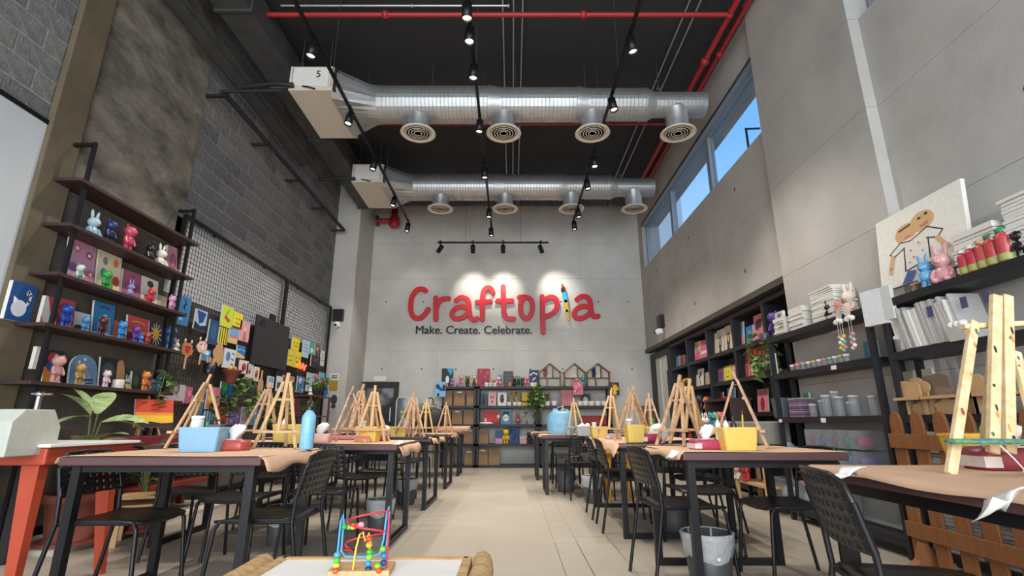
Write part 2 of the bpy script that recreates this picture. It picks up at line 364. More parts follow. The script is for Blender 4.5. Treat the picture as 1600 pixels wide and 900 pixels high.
# ================================================================== under the ceiling
# two air handlers with galvanised ducts and round diffusers
def text_mesh(txt, size, depth_, name, m, bold=0.0):
    cu = bpy.data.curves.new(name, 'FONT'); cu.body = txt; cu.size = size; cu.extrude = depth_; cu.offset = bold; cu.align_x = 'CENTER'; cu.align_y = 'CENTER'
    o = bpy.data.objects.new(name, cu); C.objects.link(o); dg = bpy.context.evaluated_depsgraph_get(); dg.update()
    me = bpy.data.meshes.new_from_object(o.evaluated_get(dg)); bpy.data.objects.remove(o); bpy.data.curves.remove(cu)
    me.materials.clear(); me.materials.append(m); return me
def duct_run(Y, zc, xe, ds, taps, num, which, taplen):
    t = thing('air_duct', 'round galvanised ceiling duct %s, with four round diffusers' % which, 'duct', (0, Y, zc))
    xs_ = [-1.98] + [d[0] for d in ds]
    x = -1.98
    for i, (x1, r) in enumerate(ds):
        mb = MB(); n = max(2, int((x1-x)/0.055)); prof = []
        for k in range(n):      # fine spiral seams
            a = x+(x1-x)*k/n; b = x+(x1-x)*(k+1)/n
            prof += [(r, a), (r, b-0.012), (r+0.005, b-0.008), (r+0.005, b-0.003)]
        prof.append((r, x1)); mb.lathe(prof, 28, axis='x', m=M['galv'], smooth=False); mb.build('duct_section', t)
        if i+1 < len(ds):
            r2 = ds[i+1][1]; MB().lathe([(r+0.008, x1), (r+0.008, x1+0.04), (r2+0.006, x1+0.14), (r2+0.006, x1+0.18)], 28, axis='x').build('reducer', t, M['galv']); x = x1+0.16
        else: x = x1
    # hopper from the square outlet to the round duct
    r = ds[0][1]+0.006; n = 28; vs = []
    sq = []
    for i in range(n):
        a = 2*PI*i/n; c, s_ = math.cos(a), math.sin(a); k = 1/max(abs(c)/0.60, abs(s_)/0.24); sq.append((-2.50, c*k, s_*k+0.0))
    vs = sq + [(-1.96, r*math.cos(2*PI*i/n), r*math.sin(2*PI*i/n)) for i in range(n)] + [(-1.90, r*math.cos(2*PI*i/n), r*math.sin(2*PI*i/n)) for i in range(n)]
    MB().add(vs, [(i, (i+1)%n, n+(i+1)%n, n+i) for i in range(n)] + [(n+i, n+(i+1)%n, 2*n+(i+1)%n, 2*n+i) for i in range(n)]).build('hopper', t, M['galv'])
    for xt in taps:
        rr = 0.165
        MB().lathe([(rr, -taplen), (rr, -0.12), (rr+0.006, -0.11), (rr+0.006, -0.09), (rr, -0.08), (rr, 0.0)], 24, (xt, 0, 0)).build('drop_collar', t, M['galv'])
        z0 = -taplen
        dd = MB().lathe([(0.16, z0+0.01), (0.25, z0-0.015), (0.258, z0-0.03), (0.245, z0-0.036), (0.198, z0-0.030), (0.19, z0+0.01)], 28, (xt, 0, 0)).build('diffuser', t, M['offwhite'])
        for q in (0.168, 0.128, 0.088, 0.048):
            MB().lathe([(q+0.016, z0-0.030), (q-0.010, z0-0.018), (q-0.012, z0-0.024), (q+0.014, z0-0.036), (q+0.016, z0-0.030)], 24, (xt, 0, 0)).build('vane', dd, M['offwhite'])
        MB().lathe([(0.0, z0-0.02), (0.02, z0-0.018), (0.02, z0)], 12, (xt, 0, 0)).build('centre_cap', dd, M['offwhite'])
        MB().lathe([(0.17, z0+0.012), (0.0, z0+0.012)], 20, (xt, 0, 0)).build('throat', dd, M['blackmatte'])
    for xt in (-1.2, 0.05, 1.1, 2.2):
        MB().tube((xt, 0, 0.2), (xt, 0, ZC-zc), 0.006, 6).box((xt, 0, 0.27), (0.05, 0.03, 0.05)).build('hanger', t, M['galvdark'])
    # the white air handler on the left end
    a = thing('air_handler', 'off-white ceiling air handler box on the left, ' + ('closer to the camera' if num == '5' else 'nearer the back wall'), 'air conditioner', (-2.76, Y, zc-0.19))
    MB().bb(-0.30, 0.30, -0.60, 0.60, 0.0, 0.38).build('casing', a, M['offwhite'], bevel=0.008)
    MB().bb(-0.24, 0.24, -0.615, -0.60, 0.06, 0.35).build('access_panel', a, M['white'], bevel=0.004)
    for s_ in (-1, 1):
        MB().bb(s_*0.27-0.015, s_*0.27+0.015, -0.625, -0.60, 0.05, 0.36).build('latch', a, M['offwhite'])
    inst('number', text_mesh(num, 0.15, 0.002, 'number', M['black'], 0.0), a, (0.10, -0.618, 0.24), (PI/2, 0, 0))
    MB().bb(0.30, 0.33, -0.58, 0.58, 0.02, 0.36).build('outlet_flange', a, M['blackmatte'])
    for i in range(5): MB().bb(0.33, 0.345, -0.5+i*0.22, -0.5+i*0.22+0.13, 0.08, 0.28).build('spigot', a, M['galvdark'])
    for sx in (-0.2, 0.2):
        for sy in (-0.5, 0.5): MB().tube((sx, sy, 0.38), (sx, sy, ZC-zc+0.19), 0.007, 6).build('hanger_rod', a, M['galvdark'])
    MB().path([(-0.22, -0.62, 0.06), (-0.30, -0.66, 0.04), (-0.42, -0.66, 0.06), (-0.9, -0.64, 0.02)], 0.035, 8).build('insulated_pipe', a, M['blackmatte'])
    MB().path([(-0.1, -0.62, 0.05), (0.0, -0.64, 0.02), (0.08, -0.63, 0.0)], 0.010, 6).build('cable', a, M['blackmatte'])
P1 = [at(653, 212, Y=6.45).x, at(787, 214, Y=6.45).x, at(926, 215, Y=6.45).x, at(1060, 214, Y=6.45).x]
duct_run(6.45, 5.50, 2.85, [(-0.35, 0.27), (0.95, 0.25), (1.95, 0.235), (2.86, 0.185)], P1, '5', 'nearer of the two', 0.45)
P2 = [at(688, 325, Y=9.2).x, at(789, 326, Y=9.2).x, at(893, 327, Y=9.2).x, at(991, 326, Y=9.2).x]
duct_run(9.2, 5.53, 2.85, [(-0.35, 0.27), (0.95, 0.26), (1.95, 0.24), (2.86, 0.19)], P2, '7', 'farther of the two, before the back wall', 0.45)
# fire pipes
def pipe(name, label, pts, r, m, cat='pipe', fl=()):
    t = thing(name, label, cat, pts[0]); o = Vector(pts[0])
    MB().path([Vector(p)-o for p in pts], r, 10).build('pipe_run', t, m)
    for p in fl: MB().ball(Vector(p)-o, r*1.7, n=10, k=6).build('fitting', t, m)
    return t
a = at(380, 25, Z=5.88)
pipe('fire_pipe', 'red sprinkler pipe crossing the ceiling at the top of the picture', [(-3.2, a.y, 5.9), (2.75, a.y, 5.9)], 0.03, M['redpipe'], fl=[(2.75, a.y, 5.9), (0.9, a.y, 5.9), (-1.6, a.y, 5.9)])
pipe('fire_pipe', 'red sprinkler main running beside the high windows, inner one', [(2.75, 2.5, 5.9), (2.75, 11.3, 5.9)], 0.038, M['redpipe'], fl=[(2.75, 6.0, 5.9), (2.75, 7.9, 5.9)])
pipe('fire_pipe', 'red sprinkler main running beside the high windows, closest to the wall', [(2.97, 2.5, 6.02), (2.97, 11.3, 6.02)], 0.034, M['redpipe'], fl=[(2.97, 6.0, 6.02)])
pipe('fire_pipe', 'red sprinkler pipe crossing between the two round ducts', [(-2.4, 7.55, 5.9), (2.75, 7.55, 5.9)], 0.022, M['redpipe'], fl=[(2.75, 7.55, 5.9)])
# conduits
for i, x in enumerate((-0.12, 0.02, 0.14)):
    pipe('conduit', 'thin grey conduit over the middle of the ceiling, %s from the left' % ORD[i], [(x, 4.2, 6.17), (x, 11.4, 6.17)], 0.012, M['galv'], 'conduit')
for i, x in enumerate((2.28, 2.42)):
    pipe('conduit', 'thin grey conduit left of the red mains, %s one' % ('left' if i == 0 else 'right'), [(x, 3.5, 6.15), (x, 11.4, 6.15)], 0.012, M['galv'], 'conduit')
a = at(560, 9, Z=6.15)
pipe('conduit', 'grey conduit crossing the ceiling just above the red pipe', [(-3.0, a.y, 6.15), (-0.05, a.y, 6.15)], 0.014, M['galv'], 'conduit', fl=[(-0.05, a.y, 6.15), (-1.3, a.y, 6.15)])
# bulkhead duct along the left wall, with a cable tray above it
t = thing('supply_duct', 'long dull rectangular metal duct along the top of the block wall', 'duct', (-3.28, 7, 5.62))
for i in range(6): MB().bb(-0.20, 0.20, -5+i*1.4+0.01, -5+(i+1)*1.4-0.01, 0, 0.38).build('duct_section', t, M['galvdark'])
for i in range(7): MB().bb(-0.225, 0.225, -5+i*1.4-0.015, -5+i*1.4+0.015, -0.025, 0.405).build('flange', t, M['galvdark'])
t = thing('cable_tray', 'perforated cable tray with yellow cables along the left wall', 'cable tray', (-3.68, 5.0, 5.35))
MB().bb(-0.1, 0.1, -2.5, 3.0, 0, 0.012).build('tray_bed', t, M['galvdark'])
for s_ in (-0.1, 0.1): MB().bb(s_-0.006, s_+0.006, -2.5, 3.0, 0, 0.06).build('tray_side', t, M['galvdark'])
for i, c in enumerate(('#8d7a2a', '#3a3a3a', '#7a6a2a')):
    MB().path([(-0.05+i*0.05+0.01*math.sin(k), -2.5+k*0.5, 0.025) for k in range(12)], 0.012, 6).build('cable', t, pc(c))
# black handrail-like pipe on the block wall
a, b = at(348, 142, X=XL+0.25), at(537, 360, X=XL+0.25); zp = (a.z+b.z)/2
t = thing('wall_pipe', 'black pipe on brackets running along the block wall', 'pipe', (XL+0.25, a.y, zp))
MB().tube((0, 0, 0), (0, b.y-a.y, 0), 0.035, 10).build('pipe_run', t, M['blackmatte'])
for k in range(5):
    y = 0.05+(b.y-a.y-0.1)*k/4; MB().bar((-0.25, y, -0.03), (0.03, y, -0.03), 0.05, 0.03).build('bracket', t, M['blackmatte'])
MB().tube((0, 0, 0), (0.75, 0.02, 0.03), 0.022, 8).build('branch_pipe', t, M['blackmatte'])
# cable tray of wire mesh before the back wall
zt_ = at(800, 318, Y=11.3).z
t = thing('wire_tray', 'wire mesh cable tray crossing high before the back wall', 'cable tray', (0, 11.2, zt_))
mb = MB()
for i in range(9): mb.bb(-2.9, 3.0, -0.3+i*0.07-0.003, -0.3+i*0.07+0.003, 0, 0.006)
for i in range(85): mb.bb(-2.9+i*0.07-0.003, -2.9+i*0.07+0.003, -0.3, 0.26, 0.006, 0.012)
tag(mb.build('mesh_bed', t, M['galv']), kind='stuff')
for y in (-0.31, 0.27): MB().bb(-2.9, 3.0, y-0.008, y+0.008, 0.0, 0.07).build('tray_side', t, M['galv'])
for x in (-1.2, 0.0, 1.0, 2.2): MB().tube((x, 0, 0), (x-0.1, 0, ZC-zt_), 0.008, 6).build('hanger', t, M['galvdark'])
# red valve in the upper left corner of the back wall
p = at(610, 345, Y=11.35)
t = thing('fire_valve', 'red valve with a round flange high on the back wall', 'valve', p)
MB().lathe([(0.11, -0.16), (0.13, -0.12), (0.13, 0.05), (0.08, 0.12), (0.08, 0.3), (0.06, 0.3), (0.06, 0.6)], 16, (0.1, 0, 0)).build('valve_body', t, M['redpipe'])
MB().tube((-0.3, 0, 0), (0.0, 0, 0), 0.06, 12).build('stub_pipe', t, M['redpipe'])
MB().tube((-0.34, 0, 0), (-0.30, 0, 0), 0.14, 16).build('flange', t, M['galvdark'])
# ------------------------------------------------------------------ lighting tracks and spotlights
def spot_light(p, target, power, size=75, blend=0.7):
    l = bpy.data.lights.new('lamp', 'SPOT'); l.energy = power; l.spot_size = math.radians(size); l.spot_blend = 1.0 if size < 60 else blend; l.shadow_soft_size = 0.05; l.color = (1.0, 0.92, 0.82)
    return l
sh = {}
def spotlight(p, aim, label, power=None, size=95, group='spotlights on the ceiling tracks', lamp=True):
    p = Vector(p); d = (Vector(aim)-p).normalized(); x, y, _ = frame_from(d)
    t = thing('spotlight', label, 'spotlight', p, 0, group, 1.2)
    k = Matrix((x, y, d)).transposed().to_euler()
    if not sh:
        sh['h'] = MB().lathe([(0.030, -0.075), (0.042, -0.07), (0.045, 0.08), (0.040, 0.08), (0.037, 0.05)], 16, m=M['black']).mesh('housing')
        sh['b'] = MB().lathe([(0.037, 0.052), (0.030, 0.062), (0.0, 0.066)], 14, m=M['bulb']).mesh('lens')
        sh['s'] = MB().tube((0, 0, 0.02), (0, 0, 0.12), 0.012, 8, m=M['black']).box((0, 0, 0.13), (0.035, 0.12, 0.03), M['black']).mesh('mount')
    h = inst('housing', sh['h'], t, (0, 0, 0), k); inst('lens', sh['b'], h)
    inst('mount', sh['s'], t)
    if lamp:
        l = spot_light(p, aim, power or SPOT_W, size); o = bpy.data.objects.new('lamp', l); C.objects.link(o); o.parent = t; o.location = d*0.10
        o.rotation_euler = Matrix((x, -y, -d)).transposed().to_euler()
    return t
def track(label, a, b, wires=3):
    a, b = Vector(a), Vector(b); t = thing('light_track', label, 'light track', (a+b)/2); c = (a+b)/2
    MB().bar(a-c, b-c, 0.036, 0.034).build('rail', t, M['black'])
    for k in range(wires):
        q = a.lerp(b, (k+0.5)/wires)-c; MB().tube(q, (q.x, q.y, ZC-c.z), 0.004, 5).build('suspension_wire', t, M['galvdark'])
    return t
ZT_ = 5.05
def tr_pt(u, v, z=ZT_-0.15): return at(u, v, Z=z)
# left, middle and right tracks run away from the camera
L0, L1_ = at(470, 0, Z=ZT_), at(634, 360, Z=ZT_)
xl = -2.2; xm = -0.45; xr = 1.30
track('black ceiling light track on the left, passing the air handlers', (xl, 3.2, ZT_), (xl, 9.9, ZT_), 5)
track('black ceiling light track over the middle of the room', (xm, 3.2, ZT_), (xm, 10.15, ZT_), 5)
track('black ceiling light track on the right, towards the windows', (xr, 3.2, ZT_), (xr, 9.8, ZT_), 5)
zs_ = ZT_-0.15
for name, x, us, aims in (('left', xl, (4.61, 5.9, 7.14, 8.52, 9.78), None), ('middle', xm, (4.08, 4.4, 4.97, 6.08, 7.42, 9.05, 10.05), None), ('right', xr, (4.54, 5.59, 7.06, 7.83, 9.05, 9.68), None)):
    for i, y in enumerate(us):
        ax = x + {'left': -0.9, 'middle': 0.0, 'right': 0.7}[name]*random.uniform(0.5, 1.2) + random.uniform(-0.3, 0.3)
        spotlight((x, y, zs_), (ax, y+random.uniform(-0.5, 0.3), 0), 'small black spotlight on the %s ceiling track, %s from the camera' % (name, ORD[i]))
# short track before the sign
a, b = at(684, 379, Y=10.55), at(857, 379, Y=10.55); zz = a.z
track('short black light track hanging before the sign on the back wall', (a.x, 10.55, zz), (b.x, 10.55, zz), 2)
for i, (u, ut) in enumerate(((688, 640), (739, 740), (786, 787), (845, 872))):
    p = at(u, 385, Y=10.55); tgt = at(ut, 455, Y=YB)
    spotlight((p.x, 10.55, zz-0.15), (tgt.x, YB, tgt.z), 'small black spotlight on the short track before the sign, %s from the left' % ORD[i], power=(8 if i == 0 else 75), size=56, group='spotlights over the sign')
# ================================================================== tables, paper, chairs, easels
ZTAB = 0.76
def craft_table(label, x0, x1, y0, y1, frames, rot=0.0):
    """frames: list of ((x,y),(x,y)) feet of each U-frame"""
    cx, cy = (x0+x1)/2, (y0+y1)/2
    t = thing('craft_table', label, 'table', (cx, cy, 0), rot, 'craft tables')
    MB().bb(x0-cx, x1-cx, y0-cy, y1-cy, ZTAB-0.042, ZTAB).build('tabletop', t, M['tabletop'], bevel=0.006)
    for (a, b) in frames:
        a = Vector((a[0]-cx, a[1]-cy, 0)); b = Vector((b[0]-cx, b[1]-cy, 0)); d = (b-a).normalized()
        for p in (a, b): MB().bb(p.x-0.022, p.x+0.022, p.y-0.022, p.y+0.022, 0.0, ZTAB-0.044).build('leg', t, M['black'])
        MB().bar(a+d*0.022+Vector((0,0,0.02)), b-d*0.022+Vector((0,0,0.02)), 0.04, 0.04).build('floor_bar', t, M['black'])
        MB().bar(a+d*0.022+Vector((0,0,ZTAB-0.065)), b-d*0.022+Vector((0,0,ZTAB-0.065)), 0.035, 0.04).build('top_bar', t, M['black'])
    f = frames
    if len(f) == 2:
        for k in (0, 1):
            a, b = f[0][k], f[1][k]; MB().bar((a[0]-cx, a[1]-cy, ZTAB-0.062), (b[0]-cx, b[1]-cy, ZTAB-0.062), 0.03, 0.03).build('rail', t, M['black'])
    return t
def paper(label, x0, x1, y0, y1, drop=(0,0,0,0), seed=1, loc=None, tear=0.0):
    """kraft sheet on a table; drop = overhang left, right, front, back"""
    rnd = random.Random(seed); l, r, f, b = drop; nx, ny = 30, 18
    cx, cy = (x0+x1)/2, (y0+y1)/2
    def axis(a0, a1, o0, o1, n):
        L = (a1-a0)+o0+o1; return [a0-o0+L*i/n for i in range(n+1)]
    X = axis(x0, x1, l, r, nx); Y = axis(y0, y1, f, b, ny); vs = []
    ph = [rnd.uniform(0, 6) for _ in range(6)]
    for j, y in enumerate(Y):
        for i, x in enumerate(X):
            ex = max(0, x0-x, x-x1); ey = max(0, y0-y, y-y1); e = ex+ey
            wv = 0.25*math.sin(9*x+ph[0])+0.25*math.sin(13*y+ph[1])
            px_, py_ = x, y; z = ZTAB+0.003+0.0015*(1+math.sin(7*x+5*y+ph[2]))
            if e > 0:
                k = e*(0.85+wv*0.6); z -= k*0.9; s_ = 0.35
                if ex > 0: px_ = (x0 if x < x0 else x1) + (-1 if x < x0 else 1)*(0.006+ex*s_*(1+wv))
                if ey > 0: py_ = (y0 if y < y0 else y1) + (-1 if y < y0 else 1)*(0.006+ey*s_*(1+wv))
            if tear and (i in (0, nx) or j in (0, ny)): px_ += rnd.uniform(-tear, tear); py_ += rnd.uniform(-tear, tear)
            vs.append((px_-cx, py_-cy, z-ZTAB))
    fs = [(j*(nx+1)+i, j*(nx+1)+i+1, (j+1)*(nx+1)+i+1, (j+1)*(nx+1)+i) for j in range(ny) for i in range(nx)]
    o = MB().add(vs, fs, M['kraft'], True).build('paper_sheet', None, loc=(cx, cy, ZTAB))
    so = o.modifiers.new('solid', 'SOLIDIFY'); so.thickness = 0.0012; so.offset = 1
    return tag(o, label, 'paper sheet', 'brown paper on the tables')
# ---- left row
craft_table('craft table nearest on the left, below the blue tub', -2.29, -1.27, 2.65, 3.50, [((-2.23, 2.72), (-2.23, 3.43)), ((-1.34, 2.72), (-1.34, 3.43))])
paper('brown paper sheet on the nearest left table, curling over its right edge', -2.29, -1.27, 2.655, 3.49, (0.05, 0.10, 0.0, 0.03), 3)
LT = [(4.08, 5.02, 4.22, 4.91, 'second craft table of the left row, behind the blue water bottle'), (5.76, 6.86, 5.9, 6.74, 'third craft table of the left row, counted from the camera'),
      (7.55, 8.5, 7.68, 8.37, 'fourth craft table of the left row, counted from the camera'), (9.35, 10.1, 9.45, 10.0, 'last craft table of the left row, near the brown bags')]
for i, (y0, y1, f0, f1, lb) in enumerate(LT):
    craft_table(lb, -2.85, -0.90, y0, y1, [((-2.78, f0), (-2.78, f1)), ((-0.97, f0), (-0.97, f1))])
    paper('brown paper sheet on the %s table of the left row' % ORD[i+1], -2.85, -0.905, y0+0.05, y1, (0.02, 0.10-0.02*i, 0.0, 0.02), 10+i, tear=0.004)
# ---- right row
craft_table('craft table nearest in the right row, below the large yellow tub', 0.98, 1.93, 3.0, 3.85, [((1.04, 3.08), (1.87, 3.08)), ((1.0, 3.74), (1.82, 3.74))])
paper('brown paper sheet on the right table with the large yellow tub', 0.985, 1.93, 3.01, 3.85, (0.06, 0.0, 0.0, 0.02), 21)
craft_table('second craft table of the right row, with crowded easels', 0.90, 1.90, 4.38, 6.25, [((0.95, 4.52), (1.84, 4.52)), ((0.95, 6.10), (1.84, 6.10))])
paper('brown paper sheet on the second right table, hanging over the aisle side', 0.90, 1.90, 4.385, 6.25, (0.11, 0.0, 0.02, 0.02), 22, tear=0.004)
craft_table('third craft table of the right row, with the grey tub', 0.40, 1.95, 6.98, 7.86, [((0.47, 7.09), (0.47, 7.75)), ((1.88, 7.09), (1.88, 7.75))])
paper('brown paper sheet on the third right table', 0.40, 1.95, 6.985, 7.86, (0.04, 0.0, 0.0, 0.02), 23)
craft_table('last craft table of the right row, before the back shelves', 0.36, 1.95, 8.72, 9.6, [((0.43, 8.83), (0.43, 9.5)), ((1.88, 8.83), (1.88, 9.5))])
paper('brown paper sheet on the last right table', 0.36, 1.95, 8.73, 9.6, (0.05, 0.0, 0.0, 0.02), 24)
# ---- near right table beside the fence
craft_table('craft table nearest on the far right, before the picket fence', 1.20, 2.25, 0.95, 2.16, [((1.27, 1.05), (1.27, 2.06)), ((2.18, 1.05), (2.18, 2.06))])
paper('brown paper sheet with a torn edge on the far right table', 1.19, 2.25, 0.95, 2.15, (0.03, 0.03, 0.0, 0.03), 31, tear=0.006)
def tape(label, u, v, wd, ht, z, lean=0.0):
    p = at(u, v, Z=z); mb = MB(); n = 8; vs = []
    for j in range(5):
        for i in range(n+1):
            a, b = i/n-0.5, j/4-0.5; vs.append((a*wd, b*ht + 0.15*wd*math.sin(5*a), 0.010+0.02*math.sin(4*a+2*b)+lean*b-0.25*abs(a)*wd))
    mb.add(vs, [(j*(n+1)+i, j*(n+1)+i+1, (j+1)*(n+1)+i+1, (j+1)*(n+1)+i) for j in range(4) for i in range(n)], M['white'], True)
    o = mb.build('masking_tape', None, loc=(p.x, p.y, z+0.004)); s_ = o.modifiers.new('solid', 'SOLIDIFY'); s_.thickness = 0.0015
    tag(o, label, 'tape', 'tape on the table paper')
tape('curl of white masking tape on the far corner of the right paper', 1322, 741, 0.12, 0.06, 0.765, -0.02)
tape('wide piece of white masking tape on the near edge of the right paper', 1562, 790, 0.10, 0.07, 0.75, -0.05)
tape('bit of white tape on the edge of the second right table paper', 985, 690, 0.10, 0.06, 0.766)
tape('bit of white tape on the paper corner behind the nearest right table', 1052, 712, 0.08, 0.05, 0.74)
tape('bit of white tape on the second left table paper', 622, 695, 0.10, 0.06, 0.755)
# ---- chairs
def make_chair():
    t = thing('chair', '', 'chair', (0,0,0), 0, 'black perforated chairs')
    w2 = 0.195; mb = MB(); n = 8; vs = []
    for j in range(n+1):
        y = -0.19+0.40*j/n
        for i in range(n+1):
            a = i/n*2-1; hw = w2*(1.0-0.10*(j == n)-0.0*(j == 0)); e = (j/n)
            z = 0.452-0.014*(1-a*a)-(0.02*max(0, e-0.8)/0.2)**1*1.0*(1 if e > 0.8 else 0)*0.6
            vs.append((a*hw, y, z))
    mb.add(vs, [(j*(n+1)+i, j*(n+1)+i+1, (j+1)*(n+1)+i+1, (j+1)*(n+1)+i) for j in range(n) for i in range(n)], M['blackpl'], True)
    s_ = mb.build('seat', t); so = s_.modifiers.new('solid', 'SOLIDIFY'); so.thickness = 0.014; so.offset = -1
    # pierced back: rows of slots
    mb = MB(); cols, rows = 10, 6
    def bp(a, b):      # a across -1..1, b up 0..1
        wd = 0.205-0.012*b; z = 0.555+0.215*b; return Vector((a*wd, -0.215-0.055*b-0.03*(1-a*a)+0.006, z - 0.012*(abs(a)**4)*b))
    va, fa = [], []
    ca = [-1+2*i/cols for i in range(cols+1)]; ra = [i/rows for i in range(rows+1)]
    for i in range(cols):
        for j in range(rows):
            o4 = [bp(ca[i], ra[j]), bp(ca[i+1], ra[j]), bp(ca[i+1], ra[j+1]), bp(ca[i], ra[j+1])]
            mx, my = 0.062, 0.052; x0, x1, y0, y1 = ca[i]+mx, ca[i+1]-mx, ra[j]+my, ra[j+1]-my
            i4 = [bp(x0, y0), bp(x1, y0), bp(x1, y1), bp(x0, y1)]; k = len(va); va += o4+i4
            fa += [(k, k+1, k+5, k+4), (k+1, k+2, k+6, k+5), (k+2, k+3, k+7, k+6), (k+3, k, k+4, k+7)]
    mb.add(va, fa, M['blackpl'], True); me_o = mb.build('backrest', t)
    bm = bmesh.new(); bm.from_mesh(me_o.data); bmesh.ops.remove_doubles(bm, verts=bm.verts, dist=0.0004); bm.to_mesh(me_o.data); bm.free()
    so = me_o.modifiers.new('solid', 'SOLIDIFY'); so.thickness = 0.010; so.offset = 0
    MB().path([bp(-1, 0.05), bp(-1, 0.6), bp(-0.97, 0.97), bp(-0.7, 1.03), bp(0, 1.03), bp(0.7, 1.03), bp(0.97, 0.97), bp(1, 0.6), bp(1, 0.05)], 0.009, 6).build('back_rim', me_o, M['blackpl'])
    for s in (-1, 1):
        MB().path([(s*0.215, -0.285, 0.0), (s*0.205, -0.205, 0.44), (s*0.205, -0.215, 0.56), (s*0.203, -0.25, 0.70)], 0.011, 8).build('leg', t, M['black'])
        MB().path([(s*0.205, 0.235, 0.0), (s*0.19, 0.195, 0.40), (s*0.185, 0.175, 0.435), (s*0.18, 0.13, 0.437)], 0.011, 8).build('leg', t, M['black'])
        MB().path([(s*0.197, -0.205, 0.436), (s*0.185, 0.15, 0.434)], 0.010, 8).build('seat_rail', t, M['black'])
    MB().path([(-0.2, -0.2, 0.43), (0.2, -0.2, 0.43)], 0.009, 8).build('cross_rail', t, M['black'])
    return t
D = math.radians
chairs = [  # x, y, facing (0 = away from the camera, 90 = left, -90 = right), label
 (-2.09, 2.93, -90, 'black chair pushed in from the left at the nearest left table'),
 (-1.33, 2.97, 90, 'black chair pushed in from the aisle at the nearest left table'),
 (-1.88, 3.72, 180, 'black chair behind the nearest left table, between it and the second'),
 (-1.42, 4.06, 0, 'black chair at the aisle end of the second left table, back to camera'),
 (-2.35, 4.06, 0, 'black chair at the wall end of the second left table, back to camera'),
 (-1.45, 5.10, 180, 'black chair behind the second left table, nearer the aisle'),
 (-2.30, 5.10, 180, 'black chair behind the second left table, nearer the wall'),
 (-1.40, 5.66, 0, 'black chair before the third left table, nearer the aisle'),
 (-2.25, 5.66, 0, 'black chair before the third left table, nearer the wall'),
 (-1.42, 6.98, 180, 'black chair behind the third left table, nearer the aisle'),
 (-2.25, 6.98, 180, 'black chair behind the third left table, nearer the wall'),
 (-1.40, 7.50, 0, 'black chair before the fourth left table, nearer the aisle'),
 (-2.2, 7.50, 0, 'black chair before the fourth left table, nearer the wall'),
 (-1.40, 9.28, 0, 'black chair before the last left table, nearer the aisle'),
 (-2.2, 9.28, 0, 'black chair before the last left table, nearer the wall'),
 (1.07, 3.40, -84, 'black chair tucked from the aisle under the nearest right table'),
 (1.72, 3.38, 92, 'black chair tucked from the right end under the nearest right table'),
 (1.45, 4.12, 180, 'black chair between the nearest and the second right tables'),
 (1.08, 4.92, -92, 'black chair on the aisle side of the second right table, nearer'),
 (1.08, 5.55, -90, 'black chair on the aisle side of the second right table, farther'),
 (1.76, 4.92, 90, 'black chair on the shelf side of the second right table, nearer'),
 (1.76, 5.65, 90, 'black chair on the shelf side of the second right table, farther'),
 (0.92, 6.88, 4, 'black chair before the third right table, nearer the aisle'),
 (1.50, 6.88, -3, 'black chair before the third right table, nearer the shelves'),
 (0.85, 8.00, 180, 'black chair behind the third right table, nearer the aisle'),
 (0.85, 8.62, 0, 'black chair before the last right table, nearer the aisle'),
 (1.5, 8.62, 0, 'black chair before the last right table, nearer the shelves'),
 (1.30, 1.73, -103, 'large black perforated chair close by, at the far right table'),
]
ch0 = make_chair()
for i, (x, y, a, lb) in enumerate(chairs):
    rz = D(a)
    if i == 0: ch0.location = (x, y, 0); ch0.rotation_euler = (0, 0, rz); tag(ch0, lb)
    else: dup(ch0, (x, y, 0), rz, lb)
# ---- easels
def make_easel(m, lab):
    t = thing('table_easel', lab, 'easel', (0,0,0), 0, 'table easels')
    for s in (-1, 1): MB().bar((s*0.125, -0.02, 0.004), (s*0.022, 0.115, 0.43), 0.020, 0.014, up=(0,1,0)).build('leg', t, m)
    MB().bar((0, 0.012, 0.10), (0, 0.137, 0.49), 0.022, 0.014, up=(0,1,0)).build('mast', t, m)
    MB().bar((0, 0.30, 0.004), (0, 0.140, 0.42), 0.020, 0.014, up=(0,1,0)).build('rear_leg', t, m)
    MB().bar((-0.14, -0.005, 0.105), (0.14, -0.005, 0.105), 0.03, 0.016).build('ledge', t, m)
    MB().bar((-0.065, 0.085, 0.31), (0.065, 0.085, 0.31), 0.018, 0.014).build('crossbar', t, m)
    MB().tube((0, 0.105, 0.40), (0, 0.15, 0.40), 0.008, 6).build('bolt', t, M['galvdark'])
    return t
e0 = make_easel(M['wood'], 'x'); e1 = make_easel(M['wooddirty'], 'x')
